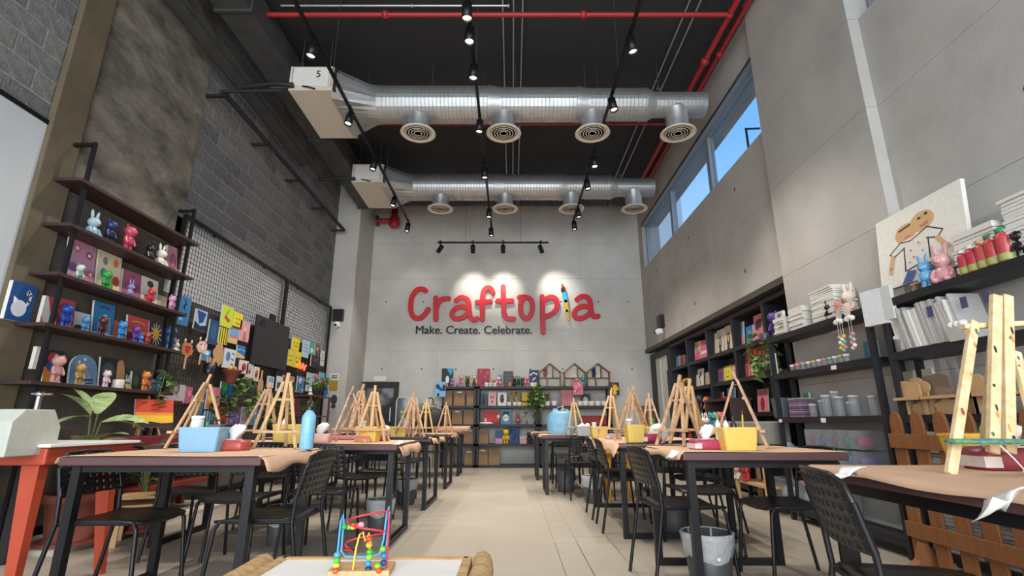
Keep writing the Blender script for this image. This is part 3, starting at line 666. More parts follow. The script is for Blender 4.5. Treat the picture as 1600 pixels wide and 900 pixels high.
easels = [  # u, v of the middle of the foot, rotation, scale, clean?, label
 (277, 700, -80, 1.0, 1, 'clean wooden table easel beside the blue tub, leaning right'),
 (430, 701, 12, 1.02, 1, 'wooden table easel between the wipes pack and the blue bottle'),
 (392, 694, -15, 1.0, 0, 'pinkish worn table easel behind the wipes pack'),
 (520, 690, -70, 1.0, 0, 'worn table easel on the second left table, leaning right, leftmost'),
 (546, 690, -20, 1.05, 0, 'paint-worn table easel in the middle of the second left table'),
 (578, 691, 10, 1.0, 1, 'wooden table easel over the yellow tub of the second left table'),
 (592, 690, 60, 0.9, 1, 'wooden table easel behind the yellow tub on the second left table'),
 (560, 686, 30, 1.0, 0, 'worn table easel half hidden on the third left table, leftmost'),
 (632, 685, -25, 1.0, 0, 'reddish worn table easel on the third left table, left of a pair'),
 (645, 684, 20, 1.0, 0, 'reddish worn table easel on the third left table, right of a pair'),
 (663, 681, 5, 0.95, 1, 'pale wooden easel on the fourth left table'),
 (694, 678, 0, 0.95, 1, 'pale wooden easel on the last left table beside the brown bags'),
 (1195, 700, 62, 1.05, 0, 'paint-stained table easel right of the large yellow tub'),
 (1050, 697, -60, 1.05, 0, 'table easel left of the pink wipes pack, leaning right'),
 (1072, 694, -50, 1.05, 1, 'clean wooden table easel behind the pink wipes pack'),
 (1100, 692, 50, 1.0, 0, 'reddish worn easel on the second right table, leaning left'),
 (975, 690, -70, 1.0, 0, 'worn table easel before the small yellow tub, leaning right'),
 (1010, 689, 65, 1.0, 0, 'worn table easel above the small yellow tub, leaning left'),
 (952, 687, -30, 1.0, 1, 'wooden easel between two yellow tubs on the third right table'),
 (901, 680, 5, 1.0, 1, 'tall wooden easel left of the pale grey tub'),
 (880, 678, -8, 0.85, 1, 'wooden easel before the light blue bag'),
 (1020, 686, -10, 0.95, 0, 'worn easel far back beside the green bottles'),
]
first = {1: True, 0: True}
for (u, v, a, s_, clean, lb) in easels:
    src = e0 if clean else e1; p = at(u, v, Z=ZTAB+0.005)
    if first[clean]:
        first[clean] = False; o = src; o.location = p; o.rotation_euler = (0, 0, D(a)); tag(o, lb)
    else: o = dup(src, p, D(a), lb)
    o.location.z = ZTAB+0.004; o.scale = (s_,)*3

# the large paint-splashed easel close by
b0 = at(1485, 742, Z=ZTAB+0.004); ex, ey = at(1562, 700, Y=1.80).x, 1.80
t = thing('studio_easel', 'large paint-splashed easel on the far right table', 'easel', (ex, ey, ZTAB+0.004))
sm = mat('splashed_wood', '#c9a878', 0.6, scale=26, col2='#e2cfa6', detail=7); zt0 = at(1560, 462, Y=ey).z-ZTAB
spl = [pc(c) for c in ('#8a2a34', '#3f6a4a', '#2f4a7c', '#c8862c', '#2a2422')]; qq = random.Random(3)
def sbar(name, a, b, w_, d_):
    o = MB().bar(a, b, w_, d_, sm, up=(0,1,0)).build(name, t, bevel=0.003)
    for k in range(5):
        f = qq.uniform(0.05, 0.95); c = Vector(a).lerp(Vector(b), f)+Vector((qq.uniform(-.3,.3)*w_, -d_/2-0.0004, 0))
        MB().ball(c, (qq.uniform(.003,.007), 0.0012, qq.uniform(.004,.02)), qq.choice(spl), 8, 5).build('paint_splash', o)
O3 = Vector((ex, ey, ZTAB+0.004))
sbar('mast', at(1551, 708, Y=1.80)-O3, at(1556, 462, Y=1.86)-O3, 0.036, 0.022); sbar('mast', at(1577, 708, Y=1.80)-O3, at(1573, 462, Y=1.86)-O3, 0.036, 0.022)
b1 = at(1640, 744, Z=ZTAB+0.004)
sbar('leg', b0-O3, at(1522, 503, Y=1.88)-O3, 0.032, 0.02); sbar('leg', b1-O3, at(1586, 550, Y=1.86)-O3, 0.032, 0.02)
zc_ = at(1550, 512, Y=ey+0.08).z-ZTAB; xo = at(1562, 512, Y=1.88).x-ex
MB().bar((xo-0.14, 0.085, zc_), (xo+0.14, 0.085, zc_+0.015), 0.03, 0.018).build('crossbar', t, sm)
MB().bar((0.2, 0.3, 0), (xo, 0.10, zc_), 0.03, 0.02, up=(0,1,0)).build('rear_leg', t, sm)
MB().bar((-0.17, -0.01, 0.10), (0.17, -0.01, 0.10), 0.05, 0.016).build('ledge', t, sm)
# ================================================================== pictures, figures, tubs, plants: builders
def ellipse(cx, cy, rx, ry, n=16, a0=0): return [(cx+rx*math.cos(2*PI*i/n+a0), cy+ry*math.sin(2*PI*i/n+a0)) for i in range(n)]
def stroke(pts, w):
    out = []
    for a, b in zip(pts[:-1], pts[1:]):
        dx, dy = b[0]-a[0], b[1]-a[1]; L = math.hypot(dx, dy) or 1; nx, ny = -dy/L*w/2, dx/L*w/2; ex, ey = dx/L*w*0.3, dy/L*w*0.3
        out.append([(a[0]-ex+nx, a[1]-ey+ny), (a[0]-ex-nx, a[1]-ey-ny), (b[0]+ex-nx, b[1]+ey-ny), (b[0]+ex+nx, b[1]+ey+ny)])
    return out
def art(label, loc, rotz, w, h, bg, shapes=(), t=0.018, tilt=0.0, side=None, cat='painting', name='canvas', group=None, outline=None, roll=0.0):
    """a stretched canvas (or cut board) standing on loc; shapes are painted flat on its face, unit square coordinates"""
    mb = MB(); side = side or M['canvas']
    if outline: mb.prism([((x-0.5)*w, y*h) for x, y in outline], (0, t, 0), side)
    else: mb.bb(-w/2, w/2, 0, t, 0, h, side)
    o = mb.build(name, None, loc=loc, rot=(tilt, roll, rotz), bevel=0.0); tag(o, label, cat, group)
    f = MB(); k = -0.0008
    base = outline or [(0.0, 0), (1.0, 0), (1.0, 1), (0.0, 1)]
    def put(poly, c):
        nonlocal k
        f.add([((x-0.5)*w, k, y*h) for x, y in poly], [tuple(range(len(poly)))], pc(c, 0.6)); 
    put(base, bg)
    for s in shapes:
        k -= 0.0005
        if s[0] == 'r': put([(s[1], s[2]), (s[3], s[2]), (s[3], s[4]), (s[1], s[4])], s[5])
        elif s[0] == 'e': put(ellipse(s[1], s[2], s[3], s[4]), s[5])
        elif s[0] == 'd': put(ellipse(s[1], s[2], s[3], s[3]*w/h), s[4])
        elif s[0] == 'p': put(s[1], s[2])
        elif s[0] == 'l':
            for q in stroke(s[1], s[2]): put(q, s[3])
    f.build('painted_face', o)
    return o
# small library of designs ------------------------------------------------
def d_sunset(a='#d8552f', b='#e8a13a', c='#3a2f55'): return [('r',0,0,1,.35,c), ('r',0,.35,1,.55,b), ('d',.5,.5,.18,'#f4d04a')]
def d_wave(a='#1f5f9a', c='#dbe9f0'): return [('p',[(0,.3),(.3,.55),(.6,.35),(1,.6),(1,0),(0,0)],a), ('l',[(0,.32),(.3,.57),(.6,.37),(1,.62)],.05,c)]
def d_flower(c='#d23a4a', g='#3f8a45', y='#f0c63a'): return [('l',[(.5,.05),(.5,.5)],.05,g)]+[('e',.5+.2*math.cos(i*1.257),.62+.2*math.sin(i*1.257),.14,.12,c) for i in range(5)]+[('e',.5,.62,.1,.09,y)]
def d_figure(c='#2b2b33', skin='#e3b58c'): return [('p',[(.25,0),(.75,0),(.62,.5),(.38,.5)],c), ('e',.5,.62,.15,.15,skin), ('p',[(.33,.62),(.36,.82),(.64,.82),(.67,.62),(.6,.7),(.4,.7)],c)]
def d_face(c='#111111'): return [('e',.35,.6,.06,.05,c), ('e',.65,.6,.06,.05,c), ('l',[(.3,.35),(.5,.28),(.7,.35)],.05,c)]
def d_stripes(c='#1a1a1a', n=4): return [('r',(i+.25)/n,0.02,(i+.6)/n,.98,c) for i in range(n)]
def d_blots(cols, seed=1, n=7, r=.13):
    q = random.Random(seed); return [('e',q.uniform(.15,.85),q.uniform(.12,.88),q.uniform(.5,1)*r,q.uniform(.5,1)*r,q.choice(cols)) for _ in range(n)]
def d_script(c='#333333', n=3): return [('l',[(.18,.75-.2*i),(.4,.78-.2*i),(.6,.73-.2*i),(.82,.77-.2*i)],.035,c) for i in range(n)]
def d_abstract(c1, c2, c3): return [('p',[(0,0),(1,0),(1,.45),(.5,.6),(0,.3)],c1), ('p',[(.5,1),(1,1),(1,.6)],c2), ('e',.35,.65,.16,.14,c3)]
def d_tree(c='#24402a', t='#4a3020'): return [('r',.46,.05,.54,.45,t), ('e',.5,.62,.28,.25,c)]
def d_swan(): return [('e',.45,.33,.30,.22,'#e8ecf0'), ('l',[(.66,.38),(.78,.55),(.80,.72),(.70,.80),(.64,.74)],.09,'#e8ecf0'), ('p',[(.60,.74),(.66,.80),(.68,.70)],'#d9892c'), ('p',[(.2,.4),(.15,.62),(.42,.52)],'#f4f6f8')]
# figures -------------------------------------------------------------------
FM = {}
def fig_meshes():
    w_ = pc('#cccccc')
    FM['head'] = MB().ball((0,0,0), (0.20,0.185,0.18), w_, 14, 10).mesh('head')
    FM['bunhead'] = MB().ball((0,0,0), (0.17,0.165,0.155), w_, 14, 10).mesh('head')
    FM['ear'] = MB().ball((0,0,0), (0.065,0.035,0.065), w_, 10, 6).mesh('ear')
    FM['longear'] = MB().ball((0,0,0.12), (0.048,0.035,0.15), w_, 10, 8).mesh('ear')
    FM['muzzle'] = MB().ball((0,0,0), (0.075,0.06,0.055), w_, 10, 6).mesh('muzzle')
    FM['torso'] = MB().lathe([(0.05,0.0),(0.15,0.03),(0.165,0.12),(0.14,0.26),(0.10,0.34),(0.0,0.36)], 14, m=w_, sy=0.82).mesh('torso')
    FM['fat'] = MB().lathe([(0.08,0.0),(0.19,0.03),(0.215,0.14),(0.17,0.30),(0.09,0.40),(0.0,0.42)], 14, m=w_, sy=0.9).mesh('torso')
    FM['arm'] = MB().path([(0,0,0),(0.05,-0.03,-0.12),(0.045,-0.08,-0.22)], [0.052,0.055,0.045], 8, w_).ball((0.045,-0.085,-0.225), 0.05, w_, 8, 6).mesh('arm')
    FM['leg'] = MB().lathe([(0.07,0.0),(0.078,0.03),(0.075,0.20),(0.06,0.27)], 12, m=w_).ball((0,-0.045,0.035), (0.07,0.085,0.04), w_, 10, 6).mesh('leg')
    FM['foot'] = MB().ball((0,0,0), (0.075,0.12,0.07), w_, 10, 6).mesh('foot')
fig_meshes()
def figure(label, loc, h, kind, col, col2=None, rotz=0.0, group=None, rough=0.3):
    """moulded bear or bunny figure, h metres tall; kinds: bear, bunny (standing), sit (seated bunny)"""
    nm = {'bear': 'bear_figurine', 'bunny': 'bunny_figurine', 'sit': 'bunny_figurine'}[kind]
    tot = {'bear': 0.97, 'bunny': 1.08, 'sit': 0.98}[kind]
    t = thing(nm, label, 'figurine', loc, rotz, group, h/tot); a = pc(col, rough); b = pc(col2 or col, rough)
    if kind == 'bear':
        for s in (-1, 1):
            inst('leg', FM['leg'], t, (s*0.085,0,0), m=a); inst('arm', FM['arm'], t, (s*0.13,0,0.54), (0,0,0), (s,1,1), m=b)
        inst('torso', FM['torso'], t, (0,0,0.24), m=a)
        hd = inst('head', FM['head'], t, (0,-0.01,0.73), m=b)
        for s in (-1, 1): inst('ear', FM['ear'], hd, (s*0.14,0,0.15), m=a)
        inst('muzzle', FM['muzzle'], hd, (0,-0.165,-0.04), m=a)
    elif kind == 'bunny':
        for s in (-1, 1):
            inst('leg', FM['leg'], t, (s*0.08,0,0), (0,0,0), (1,1,0.85), m=a); inst('arm', FM['arm'], t, (s*0.12,0,0.47), (0,0,0), (s,1,1), m=a)
        inst('torso', FM['torso'], t, (0,0,0.2), (0,0,0), (1,1,0.95), m=b)
        hd = inst('head', FM['bunhead'], t, (0,-0.01,0.64), m=a)
        for s in (-1, 1): inst('ear', FM['longear'], hd, (s*0.075,0.01,0.11), (0,s*0.16,0), (1.0,1,1.15), m=a)
        inst('muzzle', FM['muzzle'], hd, (0,-0.14,-0.04), m=b)
    else:
        inst('torso', FM['fat'], t, (0,0,0), m=a)
        for s in (-1, 1):
            inst('foot', FM['foot'], t, (s*0.12,-0.16,0.065), m=a); inst('arm', FM['arm'], t, (s*0.14,-0.06,0.32), (0,0,0), (s,1,0.8), m=a)
        hd = inst('head', FM['bunhead'], t, (0,-0.02,0.52), (0,0,0), (1.08,1.08,1.08), m=b)
        for s in (-1, 1): inst('ear', FM['longear'], hd, (s*0.075,0.02,0.11), (0,s*0.18,0), (1.1,1,1.05), m=b)
        inst('muzzle', FM['muzzle'], hd, (0,-0.14,-0.03), m=b)
    return t
def tub(label, loc, w, d, h, col, rotz=0.0, name='tub', rough=0.45, mt=None, cat='tub'):
    """open plastic storage tub, tapered, with a lip"""
    t = thing(name, label, cat, loc, rotz); m = mt or pc(col, rough)
    k = 0.86; T = 0.006; mb = MB()
    def ring(s, z, i): 
        x, y = w/2*s-i, d/2*s-i; r = min(x, y)*0.22; pts = []
        for cx, cy, a0 in ((x-r, y-r, 0), (-x+r, y-r, PI/2), (-x+r, -y+r, PI), (x-r, -y+r, 3*PI/2)):
            for q in range(4): a = a0+PI/2*q/3; pts.append((cx+r*math.cos(a), cy+r*math.sin(a), z))
        return pts
    rings = [ring(k, 0, 0), ring(1, h, 0), ring(1, h, T), ring(k, T, T)]; n = 16; vs = sum(rings, [])
    fs = [(j*n+i, j*n+(i+1)%n, (j+1)*n+(i+1)%n, (j+1)*n+i) for j in range(3) for i in range(n)] + [tuple(range(n))[::-1], tuple(range(3*n, 4*n))]
    mb.add(vs, fs, m, False); mb.build('tub_wall', t)
    rim = [ring(1.02, h-0.012, 0), ring(1.02, h, 0), ring(1.0, h, 0.001), ring(1.0, h-0.012, 0.001)]
    MB().add(sum(rim, []), [(j*n+i, j*n+(i+1)%n, ((j+1)%4)*n+(i+1)%n, ((j+1)%4)*n+i) for j in range(4) for i in range(n)], m).build('rim', t)
    return t
def bottle(label, loc, r, h, col, cap, name='bottle', cat='bottle', neck=0.4, capm=None, group=None):
    t = thing(name, label, cat, loc, 0, group)
    MB().lathe([(r*0.92,0),(r,0.01),(r,h*0.68),(r*0.93,h*0.75),(r*neck,h*0.83),(r*neck,h*0.86)], 18, m=pc(col, 0.35)).build('body', t)
    MB().lathe([(r*neck*1.15,h*0.86),(r*neck*1.2,h*0.97),(r*neck*0.8,h),(0,h)], 14, m=capm or pc(cap, 0.4)).build('cap', t)
    return t
def jar(label, loc, r, h, col, lid=None, name='jar', cat='jar', group=None, m=None):
    t = thing(name, label, cat, loc, 0, group)
    MB().lathe([(r*0.94,0),(r,0.006),(r,h*0.9),(r*0.95,h),(r*0.9,h),(r*0.92,h*0.88),(r*0.9,0.008),(0,0.008)], 16, m=m or pc(col, 0.35)).build('body', t)
    if lid: MB().lathe([(r*1.02,h),(r*1.04,h+0.003),(r*1.04,h+0.018),(0,h+0.02)], 16, m=pc(lid, 0.4)).build('lid', t)
    return t
def leaf_mesh(L, W, m, fold=0.2, droop=0.35, n=6):
    vs = []
    for i in range(n+1):
        a = i/n; wd = W*math.sin(PI*min(1, a*0.96+0.04))**0.8; y = L*a; z = -droop*L*a*a
        vs += [(-wd, y, z+fold*wd), (0, y, z), (wd, y, z+fold*wd)]
    fs = []
    for i in range(n): k = i*3; fs += [(k, k+1, k+4, k+3), (k+1, k+2, k+5, k+4)]
    return MB().add(vs, fs, m, True).mesh('leaf')
def vine(label, loc, n, spread, length, m, leaf=(0.06, 0.025), name='hanging_plant', seed=1, pot=None, up=False, cat='plant'):
    q = random.Random(seed); t = thing(name, label, cat, loc); me = leaf_mesh(leaf[0], leaf[1], m, 0.25, 0.3, 4)
    if pot:
        r, hh, c = pot; MB().lathe([(r*0.75,0),(r,hh*0.9),(r*1.08,hh*0.9),(r*1.08,hh),(r*0.9,hh),(r*0.85,hh*0.8),(0,hh*0.8)], 16, m=pc(c, 0.6)).build('pot', t)
    z0 = pot[1] if pot else 0
    for k in range(n):
        a = q.uniform(0, 2*PI); L = length*q.uniform(0.5, 1.0); pts = []
        sx, sy = math.cos(a)*spread, math.sin(a)*spread*0.7
        for i in range(7):
            f = i/6; pts.append(Vector((sx*min(1, f*1.6)*q.uniform(.85,1.15), sy*min(1, f*1.6), z0 + (L*f if up else 0.05*math.sin(PI*min(1, f*2))-L*f*f))))
        s_ = MB().path(pts, 0.004, 5).build('stem', t, M['stem'])
        for i in range(2, 7):
            for c in range(2):
                inst('leaf', me, s_, pts[i]+Vector((q.uniform(-.01,.01),)*3), (q.uniform(-0.6,0.8), q.uniform(-0.5,0.5), q.uniform(0,6.28)), (q.uniform(.7,1.2),)*3)
    return t
def sbox(u0, v0, u1, v1, X):         # pixel box -> (y0, y1, z0, z1) on a side wall
    uc, vc = (u0+u1)/2, (v0+v1)/2; ya, yb = at(u0, vc, X=X).y, at(u1, vc, X=X).y; return min(ya, yb), max(ya, yb), at(uc, v1, X=X).z, at(uc, v0, X=X).z
def art_side(label, u0, v0, u1, v1, X, bg, shapes=(), z=None, hh=None, **kw):
    y0, y1, z0, z1 = sbox(u0, v0, u1, v1, X); rz = PI/2 if X < 0 else -PI/2
    h = hh or (z1-z0); zb = z0 if z is None else z
    if z is not None and hh is None: h = z1-z
    return art(label, (X, (y0+y1)/2, zb), rz, y1-y0, h, bg, shapes, **kw)
def art_back(label, u0, v0, u1, v1, Y, bg, shapes=(), z=None, **kw):
    a, b = at(u0, (v0+v1)/2, Y=Y), at(u1, (v0+v1)/2, Y=Y); z0, z1 = at(800, v1, Y=Y).z, at(800, v0, Y=Y).z
    if z is not None: z0 = z
    return art(label, ((a.x+b.x)/2, Y, z0), 0, b.x-a.x, z1-z0, bg, shapes, **kw)
# ================================================================== left wall: shelf of figures
XS = -3.70                                     # front of the shelf
ya, yb = 3.93, 5.42; SZ = [2.94, 2.53, 2.105, 1.69, 1.24]
t = thing('wall_shelf', 'dark wall shelf with black posts holding figures and small canvases', 'shelf', (XS, (ya+yb)/2, 0)); cy = (ya+yb)/2
for y in (ya, yb-0.06):
    MB().bb(-0.014, 0.014, y-cy-0.014, y-cy+0.014, 0, 3.33).build('post', t, M['black'])
    MB().bb(-0.18, -0.02, y-cy-0.015, y-cy+0.015, 3.29, 3.32).build('wall_arm', t, M['black'])
for z in SZ: MB().bb(-0.225, 0.045, ya-cy-0.10, yb-cy+0.06, z-0.03, z).build('shelf_board', t, M['boards'], bevel=0.003)
GL = 'figurines on the left wall shelf'; XF = -3.77
def lf(row, u, hpx, kind, c, c2, label, x=XF, rz=90):
    z = SZ[row]; y = y_on(u, z, x); d = y*ct+(z+0.1-HC)*st; figure(label, (x, y, z), hpx*d/FP, kind, c, c2, D(rz), GL)
def lc(row, u0, u1, vtop, bg, sh, label, x=-3.86, **kw):
    z = SZ[row]; y0, y1 = y_on(u0, z+0.1, x), y_on(u1, z+0.1, x); um = (u0+u1)/2; h = at(um, vtop, X=x).z - z
    art(label, (x+0.03, (y0+y1)/2, z+0.001), PI/2, y1-y0, max(0.08, h), bg, sh, tilt=-0.12, group='small canvases on the left wall shelf', **kw)
lf(1, 141, 46, 'sit', '#8fb1c0', '#a9c4cf', 'pale blue glossy bunny figurine on the top shelf of the left wall')
lf(1, 168, 42, 'bear', '#23252f', '#2a3a6e', 'black and navy bear figurine on the top shelf of the left wall')
lf(1, 197, 46, 'bear', '#b8455a', '#c45468', 'crimson pink cat-eared figurine on the top shelf of the left wall')
lf(1, 231, 38, 'bunny', '#1e1f25', '#2b2d35', 'black bunny figurine on the top shelf, right of the crimson one')
lf(1, 248, 40, 'sit', '#c9bfb4', '#d6cfc4', 'cream seated bunny figurine on the top shelf of the left wall')
lc(1, 258, 276, 384, '#c58a9c', [('e',.5,.45,.28,.35,'#8a4a68'), ('e',.5,.5,.16,.22,'#a96482')], 'rounded pink relief picture at the end of the top shelf')
lc(2, 100, 143, 372, '#b78aa6', [('d',.3,.8,.12,'#c34f5f'),('d',.3,.8,.07,'#e4d7da'),('d',.75,.72,.12,'#8a3f55'),('d',.75,.72,.06,'#e4d7da'),('d',.2,.35,.14,'#7d5a8c'),('d',.85,.3,.12,'#c34f5f'),('d',.85,.3,.06,'#e4d7da')], 'mauve canvas with ring swirls on the second shelf of the left wall')
lf(2, 121, 30, 'bear', '#7fa58c', '#d7ded5', 'green and white marbled bear figurine before the mauve canvas')
lc(2, 147, 184, 390, '#d9cfae', [('e',.3,.75,.1,.1,'#7d8187'),('e',.75,.78,.11,.1,'#d77a4a'),('e',.25,.45,.12,.12,'#3f8fa5'),('e',.8,.35,.15,.12,'#c64b3c'),('e',.5,.2,.2,.12,'#5c9e4c')], 'cream canvas with scattered flowers on the second shelf of the left wall')
lf(2, 162, 34, 'bear', '#2f8a3a', '#37a046', 'bright green bear figurine before the flower canvas')
lc(2, 187, 216, 422, '#a35a6e', [('p',[(.5,.95),(.6,.6),(.95,.55),(.65,.4),(.8,.05),(.5,.28),(.2,.05),(.35,.4),(.05,.55),(.4,.6)],'#6f4f96'),('r',0,0,1,.18,'#4468a8')], 'dusky pink canvas with a violet star on the second shelf')
lf(2, 201, 32, 'bunny', '#8c7bb0', '#a192c4', 'lilac bunny figurine before the violet star canvas')
lc(2, 218, 243, 433, '#ddd6c9', [('e',.5,.8,.2,.12,'#4a3a35'),('e',.3,.3,.15,.1,'#c54a4a')], 'off-white canvas with a dark blot behind the red bear')
lf(2, 233, 28, 'bear', '#b3273a', '#c23347', 'red bear figurine before the off-white canvas')
lc(2, 244, 258, 462, '#b5a58d', [], 'plain beige little canvas next to the red bear')
lf(2, 266, 28, 'bear', '#d08fb5', '#db9fc2', 'pink bear figurine at the end of the second shelf')
lc(3, 84, 112, 466, '#b04a55', [('e',.4,.7,.3,.15,'#8d2f45'),('e',.6,.3,.3,.2,'#d47a6e'),('p',[(0,0),(.5,0),(0,.6)],'#6d2a48')], 'red and rose abstract canvas at the near end of the third shelf')
lf(3, 99, 40, 'bear', '#17408f', '#1d4da6', 'glossy royal blue bear figurine on the third shelf')
lc(3, 112, 137, 488, '#c9ccd2', [('e',.3,.2,.3,.2,'#26262c'),('e',.7,.25,.15,.15,'#e8e8e8')], 'small pale canvas with a dark curve behind the sky blue bear')
lf(3, 130, 27, 'bear', '#3d86b8', '#4b97c9', 'small sky blue bear figurine on the third shelf')
lc(3, 141, 174, 471, '#2f7cb4', [('e',.55,.32,.32,.36,'#8fb8d6'),('l',[(.3,.85),(.5,.88),(.75,.84)],.04,'#1d3f6a'),('r',0,0,1,.12,'#d8dde2')], 'blue canvas with a pale disc on the third shelf')
lf(3, 157, 33, 'bear', '#3a1f1d', '#5a2f2b', 'dark brown bear figurine before the blue canvas with the disc')
lc(3, 174, 182, 500, '#c4613c', [], 'narrow orange canvas on the third shelf beside the blue canvas')
lf(3, 187, 32, 'bear', '#2f7fc0', '#3b8fd2', 'bright blue bear figurine on the third shelf, right of the orange canvas')
lc(3, 195, 228, 494, '#c4504f', [('r',0,0,1,.4,'#7d3040'),('r',0,.4,1,.52,'#e38a62'),('l',[(.2,.8),(.5,.84),(.8,.78)],.04,'#e8a07e')], 'red sunset canvas on the third shelf behind the purple bear')
lf(3, 209, 28, 'bear', '#4a3a8c', '#6a3f9a', 'purple bear figurine before the red sunset canvas')
lf(3, 218, 20, 'sit', '#2c6fb8', '#3a84cc', 'tiny blue seated bunny figurine beside the purple bear')
lf(3, 228, 22, 'bear', '#a83a30', '#bb4a3c', 'small brick red bear figurine next to the sun canvas')
lc(3, 229, 251, 502, '#3c3552', [('e',.5,.55,.22,.24,'#e0b43a')]+[('l',[(.5+.25*math.cos(k),.55+.27*math.sin(k)),(.5+.38*math.cos(k),.55+.4*math.sin(k))],.05,'#e8ddb0') for k in [i*0.5236 for i in range(12)]], 'dark canvas with a yellow sun on the third shelf')
lf(3, 263, 40, 'bear', '#1f4a7c', '#2a5f98', 'large blue bear figurine at the far end of the third shelf')
lf(3, 273, 24, 'sit', '#d8d4cc', '#e2ded6', 'little white seated bunny figurine behind the large blue bear', x=-3.84)
lc(4, 64, 96, 546, '#2b2633', [('e',.4,.75,.25,.18,'#b03a30'),('p',[(0,0),(.45,0),(.3,.4),(0,.5)],'#d68a35'),('e',.3,.5,.2,.14,'#3a4fa0')], 'dark canvas with red and orange blots at the near end of the lowest shelf')
lf(4, 84, 46, 'bear', '#bf8a86', '#cc9a94', 'large dusty pink bear figurine on the lowest shelf of the left wall')
def arch(n=10): return [(0,0),(1,0),(1,.55)]+[(.5+.5*math.cos(PI*i/n),.55+.45*math.sin(PI*i/n)) for i in range(1,n)]+[(0,.55)]
lc(4, 105, 148, 553, '#6a8fb4', [('e',.45,.3,.3,.25,'#8fb0cc'),('l',[(.55,.2),(.85,.22)],.05,'#24344a'),('l',[(.6,.1),(.85,.12)],.05,'#24344a'),('d',.5,.85,.05,'#e8e8e8'),('d',.3,.75,.04,'#e8e8e8')], 'arched blue picture with small dark lettering on the lowest shelf', outline=arch())
lf(4, 120, 36, 'bear', '#9a7a42', '#b8935a', 'golden bear figurine before the arched blue picture')
lc(4, 152, 178, 558, '#26272b', [('e',.5,.5,.38,.35,'#4a4d50')], 'black canvas with a grey arch on the lowest shelf')
lf(4, 163, 28, 'bear', '#cfb4b6', '#dcc6c6', 'pale rose bear figurine before the black canvas')
lc(4, 179, 191, 562, '#b98d62', [], 'rounded wooden tag board on the lowest shelf', outline=arch(), side=M['mdf'])
jar('white painted mug with a dark dot on the lowest shelf', (XF, y_on(183, SZ[4], XF), SZ[4]), 0.05, 0.085, '#d5cec4')
lf(4, 196, 24, 'sit', '#9d8a5c', '#7f8f8a', 'small gold and grey seated figurine right of the white mug')
lc(4, 203, 216, 580, '#3c4038', [('e',.5,.5,.3,.3,'#5d6a4a')], 'small dark green canvas on the lowest shelf')
lf(4, 224, 32, 'bear', '#c4702c', '#d27f38', 'orange bear figurine on the lowest shelf of the left wall')
z = SZ[4]; y = y_on(237, z, XF)
t = thing('birdhouse', 'small lilac toy birdhouse between the orange and blue bears', 'birdhouse', (XF, y, z), PI/2)
MB().bb(-0.05, 0.05, 0, 0.07, 0, 0.08).build('wall', t, pc('#8f86a8')); MB().prism([(-0.07,0.075),(0.07,0.075),(0,0.13)], (0,0.08,0), o=(0,-0.005,0)).build('roof', t, pc('#6f5f90')); MB().lathe([(0.015,-0.002),(0.0,-0.003)], 10, (0,0,0.045), axis='y').build('hole', t, M['black'])
lf(4, 248, 29, 'bear', '#2a78b8', '#3788cc', 'bright blue bear figurine at the far end of the lowest shelf')
# canvases hung on the pillar
art_side('blue canvas with a white swan hanging on the concrete pillar', 12, 441, 54, 503, XL+0.09, '#1d4f8c', d_swan(), t=0.03)
art_side('narrow red and white canvas hung edge-on beside the shelf post', 66, 462, 80, 508, -3.84, '#c9c2ba', [('p',[(.3,1),(1,1),(1,.4)],'#a8404a'),('p',[(0,0),(.6,0),(0,.3)],'#b86a50')], t=0.03)
art_side('white canvas edge below the red and white one, beside the post', 54, 541, 60, 577, -3.84, '#d6d2cb', [], t=0.03)
# ================================================================== wire grid with hung works
g0, g1 = 5.46, 10.35; ZG0, ZG1 = 1.0, 3.28; XG = XL+0.09
for k, (a, b) in enumerate(((g0, 8.2), (8.24, g1))):
    t = thing('wire_grid', ('larger' if k == 0 else 'smaller') + ' black wire grid panel on the left wall' + (', beside the shelf' if k == 0 else ', next to the corner column'), 'grid panel', (XG, (a+b)/2, ZG0)); L = b-a
    mb = MB(); n = int(L/0.055)
    for i in range(n+1): y = -L/2+L*i/n; mb.bb(-0.002, 0.002, y-0.002, y+0.002, 0, ZG1-ZG0)
    m_ = int((ZG1-ZG0)/0.055)
    for i in range(m_+1): z = (ZG1-ZG0)*i/m_; mb.bb(0.002, 0.006, -L/2, L/2, z-0.002, z+0.002)
    tag(mb.build('wire_mesh', t, M['wire']), kind='stuff')
    for y in (-L/2, L/2): MB().bb(-0.02, 0.02, y-0.018, y+0.018, -0.2, ZG1-ZG0+0.02).build('frame_post', t, M['black'])
    MB().bb(-0.018, 0.018, -L/2, L/2, ZG1-ZG0, ZG1-ZG0+0.035).build('frame_rail', t, M['black'])
    for y in (-L/4, L/4): MB().bb(-0.07, -0.02, y-0.015, y+0.015, ZG1-ZG0, ZG1-ZG0+0.03).build('wall_bracket', t, M['black'])
XA = XG+0.05
def ga(label, u0, v0, u1, v1, bg, sh=(), **kw):
    kw.setdefault('group', 'works hung on the wire grid'); return art_side(label, u0, v0, u1, v1, XA, bg, sh, t=0.015, **kw)
ga('tall sky blue board with a black line drawing, first on the grid', 275, 462, 297, 508, '#2f74ac', [('l',[(.5,.9),(.65,.75),(.5,.65),(.6,.55)],.08,'#10202e'),('l',[(.3,.4),(.5,.35),(.75,.42)],.07,'#10202e'),('e',.4,.2,.15,.06,'#7ab0d8')])
ga('white and navy canvas with a deep blue blot on the grid', 304, 484, 323, 516, '#9fb6cc', [('p',[(.1,.95),(.9,.9),(.7,.4),(.4,.3)],'#1d3f86'),('p',[(0,0),(1,0),(1,.3),(.5,.2),(0,.4)],'#16263e')])
ga('plain dark blue canvas on the grid', 326, 500, 341, 538, '#1d456e', [('e',.5,.5,.3,.35,'#2a5a86')])
